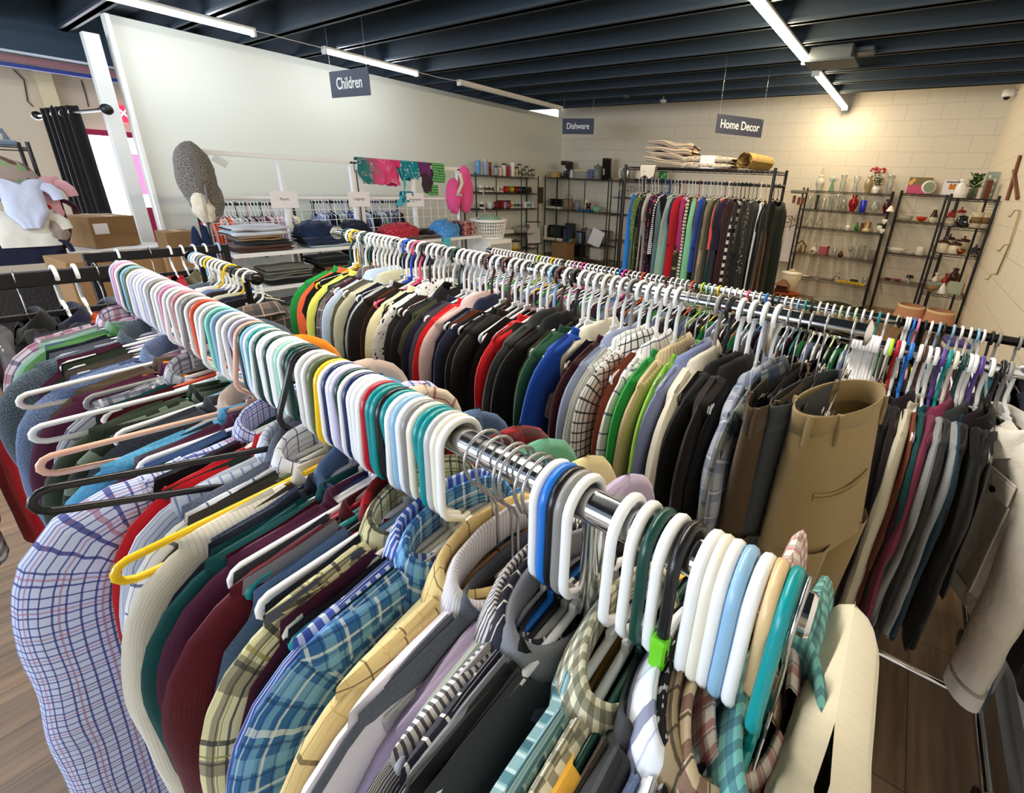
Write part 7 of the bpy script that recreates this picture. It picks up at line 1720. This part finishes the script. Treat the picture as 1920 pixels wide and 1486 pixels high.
for i, (px, d, m_, lab) in enumerate([(1066, (.26, .22, .2), plain('dark_pan', '#1d1d1d', .4), 'black roasting pan on the lowest corner shelf'), (1085, (.2, .2, .24), plain('black_bin', '#161616', .4), 'black bin on the lowest corner shelf'), (1120, (.26, .2, .24), plain('white_appliance_box', '#c9c8c0', .6, bump=(14, .3)), 'white printed appliance box on the lowest corner shelf')]):
    boxy('storage_box', lab, 'box', c2(px, 478, L2[3]), d, m_, 0, None, .01)
t = thing('table', 'small low wooden table behind the racks, in front of the glass shelves', 'table', (-1.42, 6.55, 0)); MB().box((0, 0, .30), (.62, .45, .03), ch=.005).build('tabletop', WOOD, t)
for s in (-1, 1):
    for q in (-1, 1): MB().box((s * .28, q * .19, .142), (.03, .03, .284), ch=.003).build('leg', WOOD, t)
t = thing('canister', 'white tapered canister with a bow on its lid, in front of the glass shelves', 'canister', at(1478, 545, Y=6.6)); t.location.z = .316
MB().lathe([(.10, 0), (.105, .006), (.125, .26), (.12, .265)], 26).build('body', plain('cream_enamel', '#e2dcc8', .35), t); MB().lathe([(.127, .26), (.128, .275), (.05, .285), (0, .286)], 26).build('lid', W, t); MB().ball((-.015, 0, .30), .02, 8, 6).ball((.015, 0, .30), .02, 8, 6).build('bow', IV, t)
t = thing('birdhouse', 'small wooden birdhouse with a pyramid roof in front of the white canister', 'birdhouse', at(1465, 545, Y=6.45)); t.location.z = .316
MB().box((0, 0, .06), (.13, .13, .12), ch=.004).build('body', plain('red_wood', '#4e2414', .5), t); b_ = MB()
for k in range(4):
    a0, a1 = PI / 4 + k * PI / 2, PI / 4 + (k + 1) * PI / 2; b_.poly([(.13 * math.cos(a0), .13 * math.sin(a0), .12), (.13 * math.cos(a1), .13 * math.sin(a1), .12), (.03 * math.cos(a1), .03 * math.sin(a1), .19), (.03 * math.cos(a0), .03 * math.sin(a0), .19)])
b_.poly([(.03 * math.cos(PI / 4 + k * PI / 2), .03 * math.sin(PI / 4 + k * PI / 2), .19) for k in range(4)]); b_.build('roof', plain('shingle_brown', '#7a4a30', .6), t)
o = MB().lathe([(0, .0), (.22, .004), (.26, .05), (.25, .05), (.21, .012), (0, .010)], 24, sy=.5).build('wooden_tray', plain('orange_wood', '#9a4a18', .35)); o.location = (-1.25, 6.38, .316); tag(o, 'oval orange wooden tray beside the birdhouse', 'tray')
# books on a crate at the right wall
t = thing('crate', 'dark crate by the right wall carrying purple books', 'crate', (.50, 4.6, 0)); MB().box((0, 0, .22), (.22, .3, .44), ch=.006).build('body', plain('dark_wood_crate', '#2a1e18', .7), t)
for i, c in enumerate(('#3c2c6c', '#c9c2b0', '#4a3a84')):
    o = boxy('book', ['purple book lying at the bottom of the pile by the right wall', 'cream book between two purple books by the right wall', 'purple book on top of the pile by the right wall'][i], 'book', Vector((.50, 4.6, .442 + .032 * i)), (.18 - .01 * i, .24, .03), plain('cover_' + c, c, .5), .1 * i, 'books by the right wall')
# right wall: brass plate hangers, crossed wood, camera
def brass(label, pts):
    t = thing('plate_hanger', label, 'hanger', pts[0], 0, 'brass plate hangers on the right wall'); m_ = plain('brass', '#a8915a', .35, .9); o_ = pts[0]
    P = [p - o_ + Vector((-.012, 0, 0)) for p in pts]
    MB().tube(P, .004, 6).build('rod', m_, t); MB().tube([p + Vector((0, .02, 0)) for p in P], .004, 6).build('rod', m_, t)
    for p in P[::1]: MB().tube([p, p + Vector((-.03, .0, 0)), p + Vector((-.045, 0, -.05)), p + Vector((-.06, 0, -.04))], .005, 6).build('hook', m_, t)
XW = X_R
brass('tall brass plate hanger with three hooks on the right wall', [at(1917, 395, X=XW), at(1897, 460, X=XW), at(1873, 515, X=XW)])
t = thing('wall_ornament', 'dark wooden crossed ornament hanging on the right wall', 'ornament', at(1907, 315, X=XW)); o_ = t.location.copy()
for a, b in (((1917, 292), (1892, 375)), ((1905, 320), (1912, 372))):
    p, q = at(*a, X=XW) - o_, at(*b, X=XW) - o_; MB().tube([p + Vector((-.015, 0, 0)), q + Vector((-.015, 0, 0))], .014, 8).build('slat', WOOD, t)
t = thing('security_camera', 'white dome security camera in the upper right corner', 'camera', at(1890, 182, Y=7.9)); t.location.x = X_R - .075
MB().lathe([(.055, 0), (.065, .01), (.065, .075), (.05, .085)], 20, capt=True).build('housing', W, t); MB().ball((-.01, -.015, .0), .035, 14, 8).build('lens_dome', BK, t); MB().box((.06, 0, .05), (.05, .04, .04), ch=.005).build('bracket', W, t)
# small detectors on the joists
for px, py, lab in ((1243, 193, 'small pale detector under the joists near the Home Decor sign'), (1173, 184, 'small dark detector under the joists left of the Home Decor sign')):
    o = MB().lathe([(.03, 0), (.05, .015), (.05, .04), (.02, .05), (.008, .052), (.008, .325)], 16).build('detector', plain('grey_plastic', '#9aa0a4', .5) if px == 1243 else M_CEIL); o.location = at(px, py, Z=H_C - .05); tag(o, lab, 'detector')
# ------------------------------------------------------------------ the far left: fitting-room curtain, door, boxes, children's clothes
XF = -9.0
def wf(px, py, d=0): return at(px, py, X=XF + d)
struct('trim_19', MB().box((-8.0, 1.0, 2.86), (.30, 10.0, .62)), plain('blue_black_beam', '#1d3344', .6))
a, b = at(0, 125, X=-8.15), at(225, 160, X=-8.15)
struct('trim_20', MB().box((-8.16, 1.0, 2.51), (.05, 10.0, .06)), plain('pinkish_steel', '#8a5f66', .5))
struct('trim_21', MB().box((-8.20, 1.0, 2.45), (.05, 10.0, .04)), plain('blue_steel', '#1f2f7c', .5))
p = wf(58, 130); struct('trim_22', MB().box((XF + .08, p.y + .06, 1.25), (.16, .14, 2.5)), plain('cream_column', '#dacda8', .6))
q0, q1 = at(152, 64, X=X_L), at(183, 64, X=X_L)
struct('trim_23', MB().box((X_L, (q0.y + q1.y) / 2, 1.31), (.10, q1.y - q0.y, 2.62), ch=.003), plain('white_post', '#d3d6d2', .5))
# lit glass door beyond the post
d0, d1 = wf(172, 250), wf(292, 252); zb = wf(250, 455).z
M_DAY = plain('daylit_glass', '#ffffff', .3, emit=('#fff4fb', 5.0)); M_PINKD = plain('pink_lit_film', '#ff86a8', .4, emit=('#ff5c86', 1.2))
y0 = d0.y - .05; y1_ = d1.y + .1; ym = (at(225, 300, X=XF)).y
dr = thing('door_1', None, None, (XF + .03, 0, 0)); dr['kind'] = 'structure'
def panel(nm, ya, yb, za, zb_, m, x=0, th=.01): o = MB().box((x, (ya + yb) / 2, (za + zb_) / 2), (th, yb - ya, zb_ - za)).build(nm, m, dr); return o
MAG = plain('magenta_frame', '#a30f4a', .5)
panel('header', y0, y1_, d0.z - .02, d0.z + .05, MAG, .02, .04)
panel('left_pane', y0, ym, .35, d0.z - .02, M_DAY); panel('right_pane_top', ym, y1_, d0.z - .22, d0.z - .02, M_DAY); panel('right_pane', ym, y1_, 1.12, d0.z - .22, M_PINKD); panel('lower_pane', ym, y1_, .95, 1.12, M_DAY); panel('kick_panel', ym, y1_, .35, .95, MAG)
panel('side_rail', y0 - .05, y0, .0, d0.z + .05, MAG, .02, .04); panel('bottom_rail', y0, y1_, 0, .35, MAG, .02, .04)
t = thing('exit_sign', 'small red lit exit sign beside the partition edge', 'sign', wf(228, 213, .03) + Vector((0, .04, 0)), PI / 2); MB().box((0, .0, 0), (.30, .04, .20), ch=.006).build('housing', plain('exit_red', '#e0324c', .5, emit=('#ff2c4c', .8)), t)
cu = bpy.data.curves.new('lettering', 'FONT'); cu.body = 'EXIT'; cu.size = .14; cu.align_x = 'CENTER'; cu.align_y = 'CENTER'; cu.extrude = .001; cu.offset = .004; cu.materials.append(plain('exit_letters', '#ffb0b8', .5, emit=('#ff8c98', 1.5)))
x = text_obj(cu, t); x.location = (0, -.022, 0); x.rotation_euler = (PI / 2, 0, 0)
# curtain and rod
XC = -7.6
ra, rb = at(72, 229, X=XC), at(200, 205, X=XC)
ra = at(72, 229, X=-8.3); ra = Vector((-8.25, ra.y, 1.98)); rb = Vector(at(200, 205, Z=1.98))
t = thing('curtain_rod', 'black curtain rod with round ends in front of the lit door', 'curtain rod', (ra + rb) / 2); c_ = t.location.copy()
MB().tube([ra - c_, rb - c_], .014, 10).build('rod', M_BLACK, t)
for e in (ra, rb): MB().ball(e - c_, .045, 14, 9).build('finial', M_BLACK, t)
for f in (.06, .86):
    p = ra + (rb - ra) * f - c_; MB().tube([p, p + Vector((-.10, .10, .06)), p + Vector((-.12, .13, .12))], .008, 6).build('bracket', M_BLACK, t)
ca, cb = ra + (rb - ra) * .10, ra + (rb - ra) * .62
t = thing('curtain', 'black grommet curtain hanging by the lit door', 'curtain', ca)
dv = cb - ca; Ld = dv.length; dn = dv.normalized(); nn = Vector((-dn.y, dn.x, 0)).normalized(); P = []; UV = []
for i in range(61):
    s = i / 60; row = []; ur = []
    for j in range(13):
        v = j / 12; z = .06 - v * 1.75
        row.append(dn * (Ld * s * (1 + .05 * v)) + nn * (.045 * math.sin(s * 2 * PI * 6.5) * (.8 + .3 * v)) + Vector((0, 0, z + dn.z * 0))); ur.append((s * .9, z))
    P.append(row); UV.append(ur)
MB().grid(P, UV).build('cloth', fabric('black_curtain', '#0f0c0d'), t)
for k in range(4):
    p = dn * (Ld * (.12 + .26 * k)); MB().tube([p + nn * .03 * math.cos(a_) + Vector((0, 0, .03 * math.sin(a_))) for a_ in np.linspace(0, 2 * PI, 13)[:-1]], .006, 6, closed=True).build('grommet', M_STEEL, t)
# dangling cords on the far wall
for px0, py0, pts in ((25, 130, [(25, 130), (45, 150), (52, 190), (62, 200)]), (80, 160, [(80, 160), (100, 185), (115, 205)]), (152, 150, [(152, 150), (160, 175), (166, 200)])):
    P = [wf(x, y, .012) for x, y in pts]; o = MB().tube([p - P[0] for p in P], .006, 6).build('cable', plain('dark_cord', '#3a332e', .6)); o.location = P[0]
    tag(o, {25: 'dark cable looping down the plaster wall left of the cream column', 80: 'thin cable on the plaster right of the cream column', 152: 'thin cable on the plaster beside the white post'}[px0], 'cable')
# boxes
def carton(label, p0, d, rz=0, name='cardboard_box', lab=None, open_=False):
    t = thing(name, label, 'box', p0, rz, 'cardboard boxes at the far left'); MB().box((0, 0, d[2] / 2), d, ch=.004).build('body', M_CARD, t)
    MB().box((0, 0, d[2] + .001), (d[0], .05, .002)).build('tape', plain('box_tape', '#a98c62', .4), t)
    if lab: MB().box((d[0] / 2 + .001, -d[1] * .28, d[2] * .62), (.002, d[1] * .3, d[2] * .34)).build('paper_label', M_PAPER, t)
    return t
bx = at(205, 425, X=-5.9)
def table(label, c, d, m): 
    t = thing('table', label, 'table', (c[0], c[1], 0)); MB().box((0, 0, d[2] - .015), (d[0], d[1], .03), ch=.004).build('tabletop', m, t)
    for s in (-1, 1):
        for q in (-1, 1): MB().box((s * (d[0] / 2 - .04), q * (d[1] / 2 - .04), (d[2] - .03) / 2), (.035, .035, d[2] - .03)).build('leg', m, t)
table('low dark table under the labelled cardboard box at the far left', (-5.95, .98), (.55, .80, .78), plain('dark_table', '#3a2c26', .6))
carton('labelled brown cardboard box on the low dark table below the curtain', (-5.95, .96, .78 + .06), (.34, .34, .26), .35, lab=1)
folded('white and pink bedding folded under the labelled cardboard box', (-5.93, .98, .78), .72, .46, .055, F['whitecot'], 61, lay=2, cat='bedding', name='folded_bedding')
carton('wide brown cardboard box with a hand hole, beside the black garment rack', (-4.6, .72, .0), (.42, .50, .94), .1)
MB_ = MB().box((.212, .0, .80), (.004, .10, .03), ch=.001).build('hand_hole', plain('hole_dark', '#2a1c12', .9), bpy.data.objects['cardboard_box.002'])
carton('second brown cardboard box beside the wide one, behind the black rail', (-4.55, 1.06, .0), (.40, .16, .93), .0)
carton('upright brown cardboard box near the partition corner', (-5.4, 1.33, .0), (.20, .22, 1.0), .1)
# children's clothes unit at the left edge
KXc = -5.6
t = thing('wire_shelving', 'black wire unit with baby clothes and plush toys at the left edge', 'shelving', (KXc, .33, 0), 0, 'black wire shelving units')
for s in (-1, 1):
    for q in (-1, 1): MB().tube([(s * .2, q * .30, 0), (s * .2, q * .30, 1.66)], .012, 8).build('post', M_BLACK, t)
for z in (1.62, 1.05, .60, .2): wire_shelf(MB(), -.2, .2, -.3, .3, z, .05).build('shelf', M_BLACK, t)
o = MB().box((0, 0, .02), (.30, .26, .04), ch=.015).tube([(0, -.10, .04), (0, -.09, .10), (0, .09, .10), (0, .10, .04)], .018, 8).build('booster_seat', plain('grey_blue_plastic', '#5d6a7c', .5)); o.location = (KXc, .46, 1.626); tag(o, 'grey blue plastic seat on top of the baby clothes unit', 'seat')
t = thing('toy_bag', 'clear bag of soft toys on the front of the baby clothes unit', 'bag', (KXc + .235, .36, 1.36)); blob((0, .0, .06), (.05, .26, .16), 2, .1).build('bag', fabric('toy_bag', '#9a8c84', spots=[(9, .4, '#5a4638'), (13, .3, '#7c9a6c')], rough=.4), t)
add('onesie', '#c2cbe2'); add('babypants', '#d8d6cc'); add('pinkbaby', '#d8a4ac'); add('darkbaby', '#1c1e34')
def onesie(label, loc, mat, w=.16, h=.36, cat='baby clothes', legs=False):
    t = thing('baby_outfit', label, cat, loc, PI / 2, 'baby clothes hung on the unit at the left edge')
    R = random.Random(int(loc[1] * 1000)); P = []; UV = []
    for sd in (1, -1):
        P = []; UV = []
        for i in range(15):
            v = i / 14; ww = w * (1.0 if v < .12 else .80 if v < .6 else .84 if not legs else .95); ww *= 1 if v < .62 or legs else max(.45, 1 - max(0, v - .68) * 1.9); row = []
            for j in range(13):
                u = -1 + 2 * j / 12; z = -h * v - (.035 if v == 0 else 0) * (1 - min(1, abs(u) * 2.2)); row.append((u * ww, -sd * (.022 * math.sqrt(max(0, 1 - u ** 4)) + .006 * mnoise.noise(Vector((u * 3, v * 5, sd)))), z))
            P.append(row); UV.append([(p[0], p[2]) for p in row])
        mb = MB().grid(P, UV); mb.build('front' if sd > 0 else 'back', mat, t)
    for s in (-1, 1): MB().tube([(s * w * .8, 0, -.045), (s * (w + .01), 0, -.06), (s * (w + .035), 0, -.09), (s * (w + .045), 0, -.14)], [.03, .036, .036, .034], 12, flat=(.5, 1)).build('sleeve', mat, t)
    return t
kx = KXc + .30
def kz(px, py): p = at(px, py, X=kx); return p
onesie('pale blue white baby onesie hanging in front of the unit at the left edge', kz(30, 335), F['onesie'], .13, .34)
onesie('cream baby outfit behind the pale onesie at the left edge', kz(35, 395) + Vector((-.05, 0, 0)), F['babypants'], .17, .26, legs=True)
onesie('dark navy baby trousers below the cream outfit', kz(20, 440) + Vector((-.06, 0, 0)), F['darkbaby'], .16, .22, legs=True)
onesie('second dark navy baby trousers further right below the cream outfit', kz(75, 440) + Vector((-.07, 0, 0)), F['darkbaby'], .10, .18, legs=True)
onesie('pink baby outfit behind the pale onesie', kz(52, 330) + Vector((-.09, 0, 0)), F['pinkbaby'], .16, .40)
onesie('dark red baby jacket at the right of the baby clothes', kz(80, 365) + Vector((-.12, .02, 0)), F['burg'], .10, .40)
add('plush', '#a89a94', bs=1.0, weave=200)
t = thing('plush_toy', 'grey lilac plush toy with a red cap at the right of the baby clothes', 'toy', kz(105, 435) + Vector((-.1, .0, 0))); blob((0, 0, 0), (.07, .08, .10), 6, .15).build('body', F['plush'], t); blob((0, -.01, .12), (.06, .065, .06), 7, .1).build('head', F['plush'], t); blob((0, -.015, .175), (.05, .055, .035), 8, .1).build('cap', F['redknit'], t)
boxy('toy_stand', 'dark patterned storage cube under the baby clothes at the left edge', 'box', Vector((KXc + .28, .30, 0)), (.3, .55, .70), plain('dark_pattern', '#2a2624', .8, bump=(60, .6)))

flush_far()
